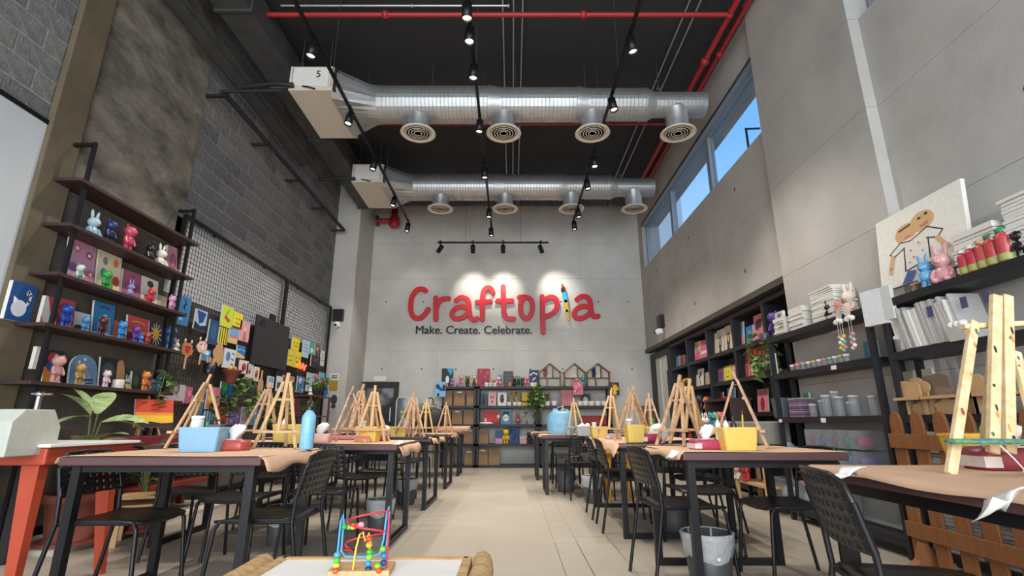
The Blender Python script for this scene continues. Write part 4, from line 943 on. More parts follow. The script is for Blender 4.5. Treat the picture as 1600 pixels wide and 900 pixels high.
ga('lime canvas with red cherries on the grid', 346, 478, 364, 512, '#c3d43a', [('e',.4,.45,.14,.1,'#b4432a'),('e',.62,.35,.14,.1,'#b4432a'),('l',[(.4,.55),(.55,.85)],.05,'#4a7a2c')])
ga('yellow canvas with a smiling face on the grid', 364, 488, 379, 514, '#dfd52c', d_face()+[('r',0,0,1,.12,'#7a2f2a')])
ga('yellow and black striped canvas on the grid', 342, 512, 356, 538, '#d8cf35', d_stripes())
ga('small beach canvas with pale sky and sand on the grid', 358, 513, 372, 537, '#6fa8d2', [('r',0,0,1,.35,'#d9b583'),('r',0,.35,1,.5,'#c77f5c')])
ga('pink canvas with a slender figure on the grid', 374, 502, 390, 534, '#d7a0a6', [('p',[(.35,0),(.75,0),(.6,.5),(.45,.5)],'#c46a7c'),('e',.52,.62,.12,.1,'#e9cdb4')])
ga('blue wave canvas over sand on the grid', 370, 540, 383, 560, '#2a74b8', [('p',[(0,0),(1,0),(1,.2),(0,.45)],'#d2b27c'),('l',[(0,.6),(.5,.72),(1,.62)],.08,'#8ac0e4')])
ga('white sheet with blue ink figures on the grid', 349, 545, 368, 576, '#cfd5dc', [('e',.35,.6,.18,.25,'#4a7fc0'),('l',[(.65,.8),(.85,.75)],.06,'#333a44'),('l',[(.65,.5),(.85,.45)],.06,'#333a44'),('l',[(.65,.25),(.85,.2)],.06,'#333a44')])
def blob(n=18, seed=1, amp=0.12):
    q = random.Random(seed); return [(.5+(.42+q.uniform(-amp,amp)*0.6)*math.cos(2*PI*i/n), .5+(.42+q.uniform(-amp,amp)*0.6)*math.sin(2*PI*i/n)) for i in range(n)]
def mask(label, u, v, r, col, fc, stick=True, seed=1, horns=True):
    p = at(u, v, X=XA+0.03); R = px(r, p)*1.2; t = thing('stick_mask', label, 'mask', p, PI/2, 'painted stick masks on the grid')
    MB().prism([((x-.5)*2*R*1.2, (y-.5)*2*R) for x, y in blob(20, seed)], (0,0.008,0)).build('mask_face', t, pc(col))
    MB().prism([((x-.5)*1.1*R, (y-.5)*1.0*R) for x, y in blob(14, seed+3)], (0,0.004,0), o=(0,-0.005,0)).build('mask_paint', t, pc(fc))
    for s in (-1, 1):
        MB().ball((s*R*0.35,-0.004,R*0.25), (R*0.1,0.004,R*0.1), n=8, k=6).build('eye', t, M['black'])
        if horns: MB().ball((s*R*0.6,0.002,R*1.0), (R*0.16,0.008,R*0.22), n=8, k=6).build('horn', t, pc('#e3d3b5'))
    if stick: MB().bb(-0.012, 0.012, 0.0, 0.008, -R*2.3, -R*0.7).build('stick', t, M['wood'])
mask('orange lion stick mask with a red nose hanging from the shelf end', 293, 546, 11, '#b9764a', '#a8322c', True, 2)
mask('pale pink bear stick mask beside the orange lion mask', 316, 542, 10, '#d9b9ae', '#e6d3cb', True, 5)
ga('small blue and white board below the pink mask', 316, 546, 329, 564, '#3d86c4', [('e',.5,.7,.3,.2,'#d2e2ee')])
p = at(342, 553, X=XA+0.02)
o = MB().prism([((x-.5)*0.28, (y-.5)*0.34) for x, y in blob(20, 9, 0.2)], (0,0.008,0)).build('wooden_cutout', None, M['mdf'], loc=p, rot=(0,0,PI/2)); tag(o, 'plain brown wooden cut-out left of the white ink sheet', 'cutout')
p = at(327, 575, X=XA+0.05); t = thing('pencil_cup', 'black cup of coloured pencils hooked on the grid', 'pencil cup', p, PI/2)
MB().lathe([(0.06,-0.06),(0.07,0.06),(0.064,0.06),(0.056,-0.05),(0,-0.05)], 14).build('cup', t, M['blackpl'])
for i, c in enumerate(('#d9c04a','#c8852e','#b0b6bc','#c94a3a','#d9c04a')): MB().tube((-0.04+0.02*i,0,-0.04), (-0.075+0.037*i,0.0,0.13), 0.007, 6).build('pencil', t, pc(c))
p = at(362, 584, X=XA+0.08); t = thing('wall_planter', 'small terracotta planter with a red rim on the grid', 'planter', p, PI/2)
MB().lathe([(0.05,-0.13),(0.09,0.0),(0.13,0.03),(0.13,0.05),(0.10,0.05),(0.08,-0.02),(0,-0.02)], 16).build('pot', t, M['terracotta'])
for i, c in enumerate(('#d8b02c','#c63a2c','#e0c23a')): MB().ball((-0.05+0.05*i,0,0.07), 0.03, n=8, k=6).build('fruit', t, pc(c))
ga('grey frilled canvas with a metal disc on the lower grid', 259, 600, 288, 626, '#b7aeb6', [('d',.5,.7,.2,'#55585a'),('d',.5,.7,.12,'#8b8e90')])
ga('rose canvas overlapping the grey one on the lower grid', 289, 604, 300, 630, '#b25a72', [('e',.6,.6,.2,.2,'#cf8496')])
ga('blue canvas with a small black boat on the lower grid', 299, 618, 318, 648, '#3f7196', [('p',[(.4,.4),(.7,.4),(.55,.65)],'#10181f'),('l',[(.6,.12),(.62,.25)],.06,'#10181f')])
ga('pink canvas with a yellow flower leaning on the lower grid', 323, 605, 344, 640, '#c87a98', [('e',.25,.5,.2,.16,'#d6c636'),('e',.2,.2,.2,.12,'#d6763a')])
ga('blue strip canvas with white lettering marks on the lower grid', 319, 642, 336, 665, '#8fb9dc', d_stripes('#14324e', 4))
ga('green canvas with black grass on the lower grid', 345, 596, 357, 618, '#2f8f63', [('p',[(.2,0),(.3,.6),(.45,0)],'#12301f'),('p',[(.5,0),(.65,.5),(.8,0)],'#12301f')])
ga('long bright blue board on the lower grid', 357, 577, 366, 620, '#2a6fb0', [('e',.5,.5,.2,.2,'#3d86c4')])
ga('rust red canvas with dark script on the lower grid', 338, 636, 355, 664, '#a5402a', d_script('#57170f', 3))
ga('violet canvas with pale leaves on the lower grid', 356, 637, 374, 664, '#7d6a9c', d_blots(['#a893bf','#5d4a80'], 3))
ga('pale lilac canvas on the lower grid, partly behind an easel', 377, 636, 388, 664, '#bfb3c4', d_blots(['#d9cfdc','#a59ab0'], 4))
ga('blue canvas with light clouds on the lower grid', 389, 638, 402, 664, '#4f8fc4', d_blots(['#b7d3ea'], 5))
for i, (a, b_, c, lb) in enumerate(((374,388,'#c23a44','white card with a red rose below the black panel'),(385,395,'#c9a0a6','white card with a pink figure below the black panel'),(396,405,'#d0582c','white card with a black and orange picture below the black panel'))):
    ga(lb, a, 563+i*5, b_, 584+i*6, '#d9d2c8', [('e',.5,.5,.26,.3,c),('e',.45,.4,.12,.14,'#2b1d1d')])
ga('white card with a sky photo on the grid', 418, 588, 428, 606, '#cdd6de', [('r',.1,.45,.9,.9,'#7ea3c2')])
ga('white card with a dark city photo on the grid', 432, 588, 443, 612, '#d2d8de', [('r',.1,.2,.9,.6,'#3a4656')])
ga('brown portrait canvas on the grid', 442, 586, 450, 606, '#a5603c', d_figure('#5a2a1c'))
ga('cream and brown canvas on the grid', 451, 588, 460, 602, '#b99a7a', d_figure('#6a4028'))
ga('dark green canvas with a bottle on the grid', 449, 597, 461, 616, '#1f5a34', [('e',.5,.4,.3,.3,'#2f7a45')])
ga('blue and white canvas with tall shapes on the grid', 464, 588, 475, 614, '#4d7aa8', d_blots(['#c9d8e6','#24405e'], 8))
ga('pale teal canvas with upright strokes on the grid', 479, 582, 488, 612, '#8ab4bc', d_stripes('#d7e6e6', 3))
ga('grey canvas with a pale profile on the grid', 489, 584, 497, 598, '#b9a9b4', d_figure('#6d5c6c'))
ga('sky blue and pink canvas at the corner end of the grid', 499, 582, 507, 602, '#69b4d2', [('e',.6,.3,.4,.25,'#d2687e')])
for i, (u0, v0, u1, v1, lb) in enumerate(((456,528,468,548,'yellow face canvas at the top of the yellow cluster'),(450,546,458,572,'yellow face canvas at the lower left of the yellow cluster'),(459,549,470,575,'yellow face canvas at the lower right of the yellow cluster'))):
    ga(lb, u0, v0, u1, v1, '#dcc81e', [('e',.3,.6,.08,.05,'#222222'),('e',.7,.6,.08,.05,'#222222'),('l',[(.3,.35),(.7,.35)],.06,'#222222')])
ga('pale blue canvas with white letters on the upper corner grid', 473, 532, 483, 559, '#a9c6dc', d_script('#3a5068', 3))
ga('teal green canvas on the upper corner grid', 484, 533, 491, 554, '#3fa08c', [('e',.5,.3,.3,.2,'#d0e2da')])
ga('grey brown canvas on the upper corner grid', 492, 536, 499, 558, '#6f6a68', d_figure('#3a302e'))
ga('white strip canvas with black brush marks at the corner end of the grid', 501, 548, 507, 572, '#d5d5d2', d_script('#22252a', 3))
ga('black board with white outlines on the corner grid', 486, 556, 500, 574, '#25272b', d_script('#8a8d90', 2))
ga('small white canvas with a black bird near the red stand', 450, 622, 457, 640, '#ddd6cb', [('e',.5,.45,.2,.3,'#5a5046')])
ga('small yellow canvas near the red stand', 448, 643, 456, 660, '#d3cd2a', [])
ga('narrow maroon canvas beside the red stand', 459, 624, 470, 648, '#6a2a3c', [])
p = at(473, 573, X=XA+0.02); t = thing('lit_sign', 'glowing red neon scribble sign on the grid', 'neon sign', p, PI/2)
MB().path([(-0.16+0.04*i, 0, 0.06*math.sin(i*1.9)) for i in range(9)], 0.012, 8, mat('neon_red', '#ff4030', 0.4, emit='#ff3a22', es=5.0)).build('neon_tube', t); MB().bb(-0.18,0.18,0.02,0.03,-0.09,0.09).build('backing', t, M['blackmatte'])
# the big black panel
y0, y1, z0, z1 = sbox(397, 507, 450, 578, XA+0.02); z0 = at(420, 574, X=XA).z; z1 = at(428, 502, X=XA).z
t = thing('display_panel', 'large black panel with faint dark lettering hanging on the wire grid', 'panel', (XA+0.02, (y0+y1)/2, z0), PI/2); w_, h_ = y1-y0, z1-z0
MB().bb(-w_/2, w_/2, 0, 0.04, 0, h_).build('panel_board', t, M['chalk'], bevel=0.004)
inst('lettering', text_mesh('aM', 0.16, 0.001, 'lettering', M['black'], 0.0), t, (-w_*0.36, -0.002, h_*0.86), (PI/2,0,0))
MB().bb(-w_*0.1, w_*0.05, 0.02, 0.05, h_, h_+0.1).build('hook_box', t, M['black'])
# camera speaker pair on the column
def cam_unit(label, p, rz):
    t = thing('security_camera', label, 'camera', p, rz)
    MB().bb(-0.11, 0.11, 0, 0.12, 0.02, 0.28).build('black_box', t, M['blackpl'], bevel=0.006)
    MB().lathe([(0.07,-0.06),(0.075,-0.02),(0.06,0.04)], 14, (0,0.03,-0.04), axis='z', m=M['white']).build('mount', t)
    MB().ball((0,-0.02,-0.07), 0.065, M['white'], 12, 8).build('dome', t); MB().ball((0,-0.075,-0.08), 0.028, M['black'], 10, 6).build('lens', t)
cam_unit('black box with a white dome camera on the left corner column', at(527, 497, Y=10.36)+Vector((0,0,-0.08)), 0)
cam_unit('black box with a white dome camera on the right wall near the corner', at(1029, 510, X=XR-0.10)+Vector((0.0,0,-0.05)), -PI/2)
for (v0, v1, c, lb) in ((583, 613, '#a8862a', 'yellow printed notice on the corner column'), (614, 640, '#3a3a3c', 'black and white poster on the corner column')):
    a = art_back(lb, 514, v0, 529, v1, 10.43, '#d7d7d2' if c[1] == 'a' else '#c9c9c6', [('r',.05,.05,.95,.62,c),('l',[(.2,.85),(.8,.85)],.06,'#333333'),('l',[(.2,.75),(.8,.75)],.06,'#333333')] if c[1] == 'a' else [('e',.5,.6,.35,.3,c),('e',.5,.2,.25,.15,c)], t=0.004, cat='poster', name='poster')
# red stand, plants and pots along the wall
p = at(485, 690, X=-3.35); t = thing('plant_stand', 'dark red metal plant stand under the grid near the corner', 'plant stand', (-3.45, p.y, 0))
sy = 0.42
for sx_ in (-0.2, 0.2):
    for q in (-sy, sy): MB().bb(sx_-0.015, sx_+0.015, q-0.015, q+0.015, 0, 1.36).build('post', t, pc('#5a1f26'))
for z in (0.3, 0.72, 1.04, 1.36): MB().bb(-0.215, 0.215, -sy-0.02, sy+0.02, z-0.02, z).build('shelf_plate', t, pc('#5a1f26'))
yy = p.y
for (dx, dy, z, nm, sd) in ((0.05,0.15,1.36,'leafy plant with pink flowers on top of the red plant stand',4), (0.0,0.1,1.04,'trailing green plant on the second plate of the red stand',6), (0.0,-0.1,0.72,'bushy green plant on the third plate of the red stand',7)):
    vine(nm, (-3.45+dx, yy+dy, z), 10, 0.16, 0.2, M['leaf'], (0.08,0.03), 'potted_plant', sd, pot=(0.07,0.11,'#3f3f40'), up=True)
figure('white seated bunny figurine on the red plant stand', (-3.36, yy-0.2, 1.36), 0.15, 'sit', '#dad6cf', None, D(60))
figure('small blue bear figurine on the red plant stand', (-3.3, yy+0.33, 1.36), 0.2, 'bear', '#2c62a8', None, D(60))
figure('white bear figurine on the second plate of the red stand', (-3.33, yy-0.22, 1.04), 0.24, 'bear', '#d8d4cd', None, D(60))
# hanging greenery on the grid
for i, (u, v, n, L, sd, lb) in enumerate(((256, 612, 4, 0.3, 11, 'trailing green plant below the shelf end'), (385, 612, 7, 0.4, 12, 'dense hanging plant beneath the rose card'), (432, 640, 9, 0.45, 13, 'dense yellow-green plant behind the clean easel'), (405, 642, 6, 0.3, 14, 'green plant behind the pinkish easel'), (345, 645, 5, 0.25, 15, 'dark green plant at the foot of the pink canvas'))):
    p = at(u, v, X=XA+0.15); vine(lb, p+Vector((0,0,0.15)), n, 0.17, L, M['leaf'] if i != 4 else M['leafdark'], (0.10,0.04), 'hanging_plant', sd)
p = at(408, 600, X=XA+0.1); t = thing('wooden_paddle', 'oval wooden paddle hanging on the grid', 'paddle', p, PI/2)
MB().prism(ellipse(0, -0.05, 0.075, 0.14), (0,0.012,0)).build('blade', t, M['mdf']); MB().bb(-0.015,0.015,0,0.012,0.08,0.2).build('handle', t, M['wood'])
# ------------------------------------------------------------------ left floor: pots, kerb, game table, small easel, bench
o = MB().bb(-3.9, -3.3, 3.95, 6.4, 0, 0.035).build('kerb_strip', None, mat('pale_stone', '#b5ada0', 0.8, var=0.2, scale=9, bump=0.4)); tag(o, kind='structure')
def pot_plant(label, x, y, r, h, leafm, n, L, W, ht, name, seed, stemh=0.2, tilt=(0.2, 1.1)):
    q = random.Random(seed); t = thing(name, label, 'potted plant', (x, y, 0.036)); me = leaf_mesh(L, W, leafm, 0.2, 0.45, 8)
    MB().lathe([(r*1.12,0),(r*1.15,0.02),(r*0.95,0.025),(r*0.78,0.03),(r,h*0.82),(r*1.1,h*0.83),(r*1.12,h),(r*0.98,h),(r*0.9,h*0.85),(0,h*0.85)], 24, m=M['terracotta']).build('pot', t)
    s_ = MB().path([(0,0,h*0.8),(0.02,0.01,h+stemh*0.5),(0,0,h+stemh)], 0.018, 7).build('trunk', t, M['stem'])
    for k in range(n):
        a = 2*PI*k/n*1.0+q.uniform(-.3,.3)+k*2.4*0; f = q.uniform(0.15, 1); z = h+stemh*f+ht*f*q.uniform(.6, 1)
        pt = Vector((0.05*math.cos(a), 0.05*math.sin(a), z))
        MB().path([(0,0,h+stemh*f*0.8), pt], 0.006, 5).build('leaf_stalk', t, M['stem'])
        inst('leaf', me, t, pt, (q.uniform(*tilt)*1.0*(0.4+0.6*f), q.uniform(-.3,.3), a-PI/2), (q.uniform(.75,1.15),)*3)
    return t
p = at(105, 845, Z=0.1); pot_plant('tall variegated dumb cane in a large terracotta pot by the dark wall', -3.42, 4.22, 0.20, 0.36, M['leafvar'], 16, 0.36, 0.075, 0.35, 'potted_plant', 3, 0.38)
pot_plant('bushy dark-leaved plant in a smaller terracotta pot', -3.22, 4.66, 0.15, 0.28, M['leafdark'], 34, 0.19, 0.045, 0.34, 'potted_plant', 5, 0.14, (0.0, 0.9))
# red-orange game table with a grey end box
t = thing('game_table', 'red-orange game table with tapered legs and a pale grey end box at the left edge', 'game table', (-2.98, 3.2, 0))
m = M['orange_red']
MB().bb(-0.75, 0.40, -0.30, 0.35, 0.70, 0.795).build('apron', t, m, bevel=0.01)
MB().bb(-0.80, 0.43, -0.32, 0.37, 0.795, 0.812).build('top_board', t, M['white'], bevel=0.003)
for sx_, sy_ in ((-0.5,-0.24),(-0.5,0.28),(0.30,-0.24),(0.30,0.28)):
    MB().add([(sx_-0.05,sy_-0.03,0.70),(sx_+0.05,sy_-0.03,0.70),(sx_+0.05,sy_+0.03,0.70),(sx_-0.05,sy_+0.03,0.70),(sx_*1.2-0.022,sy_*1.15-0.022,0),(sx_*1.2+0.022,sy_*1.15-0.022,0),(sx_*1.2+0.022,sy_*1.15+0.022,0),(sx_*1.2-0.022,sy_*1.15+0.022,0)], [(0,1,2,3),(7,6,5,4),(0,4,5,1),(1,5,6,2),(2,6,7,3),(3,7,4,0)], m).build('leg', t)
b = MB().prism([(-0.16,0),(0.14,0),(0.14,0.15),(0.08,0.245),(-0.10,0.245),(-0.16,0.18)], (-0.42,0,0), pc('#b9bcb0', 0.45), o=(0.36,-0.34,0.755), ax=(0,1,0)).build('end_box', t, bevel=0.006)
for x, z in ((-0.02,0.79),(-0.02,0.92),(0.28,0.79),(0.28,0.9)): MB().tube((x,-0.503,z),(x,-0.497,z),0.006,8).build('screw', b, M['galvdark'])
# chrome lever behind it
p = at(62, 618, Y=3.72); t = thing('chrome_tap', 'chrome lever handle above the grey end box', 'tap', (p.x, 3.72, p.z))
MB().tube((0,0,-0.16),(0,0,0.0),0.018,10).build('stem', t, M['chrome']); MB().ball((0,0,0.01),(0.035,0.03,0.022),M['chrome'],12,8).build('hub', t); MB().tube((-0.06,0,0.012),(0.09,0,0.008),0.009,8).build('lever', t, M['chrome'])
MB().bb(-0.03,0.03,0.0,0.06,-p.z,-0.15).build('standpipe', t, M['blackmatte'])
# bench and sunset canvas on an easel
t = thing('low_bench', 'dark red bench against the left wall behind the chairs', 'bench', (-3.63, 5.3, 0))
MB().bb(-0.22,0.22,-0.8,0.9,0.62,0.80).build('bench_front', t, pc('#7a2232')); MB().bb(-0.22,0.22,-0.8,0.9,0.30,0.34).build('lower_shelf', t, pc('#7a2a26'))
for q in (-0.75, 0.85): 
    for sx_ in (-0.18, 0.18): MB().bb(sx_-0.03,sx_+0.03,q-0.03,q+0.03,0,0.62).build('leg', t, pc('#7a2a26'))
p = at(242, 672, X=-3.6)
t = dup(e0, (-3.66, p.y, 0.80), D(62), 'small wooden easel holding the sunset canvas on the red bench'); t.scale = (0.8,)*3
art('red and yellow sunset canvas with black wave on the small easel', (-3.60, p.y-0.02, 0.885), D(62), 0.36, 0.28, '#c8452c', [('r',0,.14,1,.42,'#e6b72a'),('r',0,.42,1,.52,'#e08a2c'),('p',[(0,0),(1,0),(1,.16),(.7,.12),(.4,.2),(0,.13)],'#251c1c'),('l',[(.15,.85),(.3,.88)],.03,'#7a2016'),('l',[(.6,.72),(.8,.75)],.03,'#7a2016'),('l',[(.4,.62),(.6,.64)],.03,'#7a2016')], tilt=-0.25)
# yellow child seat seen under the table
t = thing('yellow_chair', 'yellow-backed children\'s chair with a pale wooden seat by the bench', 'chair', (-3.02, 4.4, 0), D(-60))
MB().prism([(-0.16,0.40),(0.16,0.40),(0.17,0.62),(-0.17,0.62),(-0.18,0.5)], (0,0.02,0), o=(0,0.14,0)).build('backrest', t, pc('#e0c814'))
for z in (0.30,0.36): MB().bb(-0.17,0.17,-0.16,0.15,z-0.018,z).build('seat_slat', t, M['wood'])
for sx_ in (-0.15,0.15):
    for q in (-0.14,0.15): MB().bb(sx_-0.02,sx_+0.02,q-0.02,q+0.02,0,0.30 if q < 0 else 0.55).build('leg', t, M['wood'])
# ================================================================== sign on the back wall
def Zc(zx, zy): return 600+zx/4.444, 420+zy/4.444
YS = YB-0.10
def sp(p): q = at(*Zc(*p), Y=YS); return (q.x, q.z)
SC = at(790, 480, Y=YS)
sg = thing('wall_sign', 'red brush-lettered shop sign with a paintbrush letter on the back wall', 'sign', (SC.x, YS, SC.z))
def smooth_path(pts, it=2):
    for _ in range(it):
        o = [pts[0]]
        for a, b in zip(pts[:-1], pts[1:]): o += [(a[0]*.75+b[0]*.25, a[1]*.75+b[1]*.25), (a[0]*.25+b[0]*.75, a[1]*.25+b[1]*.75)]
        pts = o+[pts[-1]]
    return pts
def letter(strokes, wd=0.118, m=None, dep=0.05, name='letter'):
    mb = MB(); m = m or M['redsign']; r = wd/2
    for s in strokes:
        pts = [(x-SC.x, z-SC.z) for x, z in smooth_path([sp(p) for p in s])]
        for p in pts: mb.lathe([(0,0),(r,0),(r,dep),(0,dep)], 16, (p[0],0,p[1]), axis='y', m=m, smooth=False)
        for p, q in zip(pts[:-1], pts[1:]): mb.bar((p[0],dep/2,p[1]), (q[0],dep/2,q[1]), wd, dep, m, up=(0,1,0))
    o = mb.build(name, sg); k = o.modifiers.new('merge', 'REMESH'); k.mode = 'VOXEL'; k.voxel_size = 0.008; k.use_smooth_shade = True
    return o
letter([[(288,150),(265,136),(225,142),(195,185),(183,240),(185,300),(205,338),(240,346),(275,328),(305,280)]])
letter([[(358,200),(358,350)],[(358,285),(372,235),(405,205),(448,205)]])
letter([[(500,218),(530,196),(565,200),(590,225),(592,300),(600,340),(622,356),(645,345)],[(590,275),(540,258),(490,275),(466,312),(482,343),(520,348),(565,328),(590,295)]])
letter([[(758,165),(745,135),(715,127),(690,148),(682,200),(682,350)],[(645,231),(740,226)]])
letter([[(828,122),(832,310),(850,345),(900,348)],[(790,222),(888,220)]])
letter([[(940,197),(975,192),(1015,203),(1033,240),(1028,305),(1003,343),(972,343),(950,310),(946,255),(958,215),(985,196)]])
letter([[(1098,190),(1105,440)],[(1105,222),(1150,192),(1192,200),(1206,238),(1195,288),(1160,318),(1112,333)]])
letter([[(1340,212),(1370,188),(1410,190),(1434,220),(1440,290),(1455,333),(1487,328)],[(1435,268),(1390,254),(1340,272),(1317,308),(1332,341),(1370,345),(1415,325),(1437,290)]])
br = letter([[(1252,172),(1262,222)]], 0.10, pc('#35b3d6', 0.35), 0.05, 'brush_ferrule')
letter([[(1240,112),(1242,122)],], 0.05, pc('#d8203a'), 0.05, 'brush_tip'); letter([[(1243,140),(1245,152)]], 0.10, pc('#2a1416'), 0.052, 'brush_hair'); letter([[(1262,226),(1272,290)]], 0.092, pc('#e8b63c', 0.4), 0.05, 'brush_handle'); letter([[(1270,290),(1277,335),(1280,352)]], 0.06, pc('#e8b63c', 0.4), 0.048, 'brush_handle')
a, b = at(650, 516, Y=YB-0.03), at(831, 516, Y=YB-0.03)
tl = thing('wall_lettering', 'black slogan lettering below the red sign on the back wall', 'sign', ((a.x+b.x)/2, YB-0.025, a.z))
me = text_mesh('Make. Create. Celebrate.', 1.0, 0.012, 'slogan', M['black'], 0.0)
xs_ = [v.co.x for v in me.vertices]; sc_ = (b.x-a.x)/(max(xs_)-min(xs_)); mid = (max(xs_)+min(xs_))/2
bm = bmesh.new(); bm.from_mesh(me); bmesh.ops.remove_doubles(bm, verts=bm.verts, dist=1e-5); bm.verts.ensure_lookup_table(); seen = set(); isl = []
for v in bm.verts:
    if v.index in seen: continue
    st_ = [v]; seen.add(v.index); grp = []
    while st_:
        q = st_.pop(); grp.append(q)
        for e in q.link_edges:
            o2 = e.other_vert(q)
            if o2.index not in seen: seen.add(o2.index); st_.append(o2)
    isl.append(grp)
for grp in isl:
    ids = {v.index: i for i, v in enumerate(grp)}; fs = {f for v in grp for f in v.link_faces}
    mb = MB()
    for k, (dx, dz) in enumerate(((0,0),(0.022,0),(-0.022,0),(0,0.012),(0,-0.012))):      # heavier strokes
        mb.add([((v.co.x+dx-mid)*sc_, -v.co.z*sc_-0.0006*k, (v.co.y+dz)*sc_) for v in grp], [tuple(ids[v.index] for v in f.verts) for f in fs], M['black'])
    mb.build('letter', tl)
bm.free()
# ================================================================== black shelves along the back wall
YSF = 11.16; BU = [at(u, 640, Y=YSF).x for u in (689, 744.5, 841.5, 957)]
BZ = [at(800, v, Y=YSF).z for v in (604, 634, 663, 693.5, 727)]
names = ['narrow black shelf unit with paper bags, left on the back wall', 'middle black shelf unit of the back wall', 'right black shelf unit of the back wall, under the toy houses']
for k in range(3):
    x0, x1 = BU[k], BU[k+1]; cx = (x0+x1)/2; t = thing('shelf_unit', names[k], 'shelf', (cx, YSF, 0))
    for x in (x0-cx+0.035, x1-cx-0.035):
        for y in (0.02, 0.40): MB().bb(x-0.025, x+0.025, y-0.02, y+0.02, 0, BZ[0]+0.02).build('post', t, M['rackblack'])
    for z in BZ: MB().bb(x0-cx+0.012, x1-cx-0.012, 0.0, 0.42, z-0.05, z).build('shelf_board', t, M['rackblack'])
def ux(u, y=YSF): return at(u, 640, Y=y).x
def bu(zx): return 670+zx/4.5
def bv(zy): return 540+zy/4.5
def bag(label, z0, z1, row, htop, group='brown paper bags on the back shelves', tagc=True):
    a, b = ux(bu(z0)), ux(bu(z1)); z = BZ[row]; h = at(800, bv(htop), Y=YSF+0.05).z - z; w_ = b-a; t = thing('paper_bag', label, 'bag', ((a+b)/2, YSF+0.06, z), 0, group)
    MB().add([(-w_/2,0,0),(w_/2,0,0),(w_/2,0.2,0),(-w_/2,0.2,0),(-w_*.48,0.03,h),(w_*.48,0.03,h),(w_*.48,0.17,h),(-w_*.48,0.17,h),(-w_*.46,0.1,h*.5),(w_*.46,0.1,h*.5)],
             [(0,1,2,3),(0,4,5,1),(2,6,7,3),(1,5,9),(1,9,2),(5,6,9),(2,9,6),(0,8,4),(0,3,8),(3,7,8),(4,8,7)], M['kraftbox']).build('bag_body', t)
    MB().bb(-w_*.48, w_*.48, 0.025, 0.032, h*0.80, h*0.812).build('fold', t, pc('#86653f'))
    if tagc: MB().bb(-0.05, 0.05, 0.015, 0.018, h*0.86, h*0.95).build('paper_tag', t, M['white'])
lev = ['top', 'second', 'third', 'lowest']
for row, items, tops in ((1, ((90,160),(170,250),(262,322)), 318), (2, ((88,155),(160,236),(242,316)), 455), (3, ((190,240),(247,322)), 590), (4, ((90,180),(255,320)), 738)):
    for i, (a, b) in enumerate(items): bag('brown paper bag on the %s level of the narrow back unit, %s from the left' % (lev[row-1], ORD[i]), a, b, row, tops, tagc=(i == 1))
bag('brown paper bag on the third level of the middle back unit', 350, 420, 3, 590, tagc=False)
bag('brown paper bag on the floor level of the middle unit, left one', 348, 418, 4, 728); bag('brown paper bag on the floor level of the middle unit, right one', 422, 500, 4, 728, tagc=False)
GB = 'pictures on the back shelves'
def ba(label, z0, z1, zt, row, bg, sh=(), dy=0.06, zb=None, **kw):
    return art_back(label, bu(z0), bv(zt), bu(z1), bv(zt+50), YSF+dy, bg, sh, z=BZ[row] if zb is None else at(800, bv(zb), Y=YSF+dy).z, group=GB, **kw)
def bf(label, zx, row, hz, kind, c, c2=None, dy=0.10, rz=0):
    figure(label, (ux(bu(zx)), YSF+dy, BZ[row]), at(800, bv(0), Y=YSF).z-at(800, bv(hz), Y=YSF).z, kind, c, c2, D(rz), 'figurines on the back shelves')
# on top
ba('dark teal canvas with a pale cone shape at the left end of the back shelves', 92, 172, 160, 0, '#1d2f38', [('p',[(.4,1),(1,1),(.8,.6)],'#3f9ad0'),('e',.5,.4,.16,.2,'#e2e2dc'),('p',[(.3,0),(.6,0),(.5,.3)],'#d98a3f')], dy=0.2)
ba('light blue canvas with deep blue splashes hung on the shelf end', 45, 120, 255, 0, '#7db6dc', d_blots(['#1f3f7c','#16284e','#3c6fb0'], 21, 9, .18), dy=-0.03, zb=360)
bf('pink bear figurine right of the dark teal canvas on the back shelves', 158, 0, 60, 'bear', '#b06a8c', '#c084a4'); bf('blue seated figurine on top of the narrow back unit', 192, 0, 30, 'sit', '#3f5f9c'); bf('rose bear figurine on top of the narrow back unit', 218, 0, 82, 'bear', '#c07a8c', '#d09aa6')
bf('black and olive bear figurine on top of the narrow back unit', 265, 0, 78, 'bear', '#26261f', '#7a7a34'); bf('brown and cream bear figurine at the right of the narrow back unit', 313, 0, 82, 'bear', '#5a3f38', '#d8c8bc')
ba('red canvas with darker roses on top of the middle back unit', 340, 430, 162, 0, '#a83a4a', d_blots(['#7a2232','#c85a62'], 22), dy=0.2)
bf('amber bear figurine before the red rose canvas', 455, 0, 55, 'bear', '#c0843a'); bf('pink and white bear figurine on the middle back unit', 487, 0, 75, 'bear', '#c86a86', '#e2d4d6'); bf('orange seated figurine on the middle back unit', 517, 0, 42, 'sit', '#c8782c')
for i, (zx, c) in enumerate(((403,'#d8d4ce'),(432,'#b9c4cc'),(462,'#d8c9b4'),(569,'#a8843c'),(730,'#d8d8d2'),(750,'#cfc08a'))): jar('small %s pot on top of the middle back unit' % ('white','pale blue','cream','brass','second white','straw-coloured')[i], (ux(bu(zx)), YSF+0.05, BZ[0]), 0.045, 0.09, c)
ba('grey canvas with pale scribble on the middle back unit', 525, 592, 180, 0, '#4d4f52', d_script('#7d8084', 4), dy=0.2)
ba('grey and blue small canvas on the middle back unit', 480, 520, 205, 0, '#8a97a8', [('e',.5,.5,.3,.3,'#4a5f86')], dy=0.25)
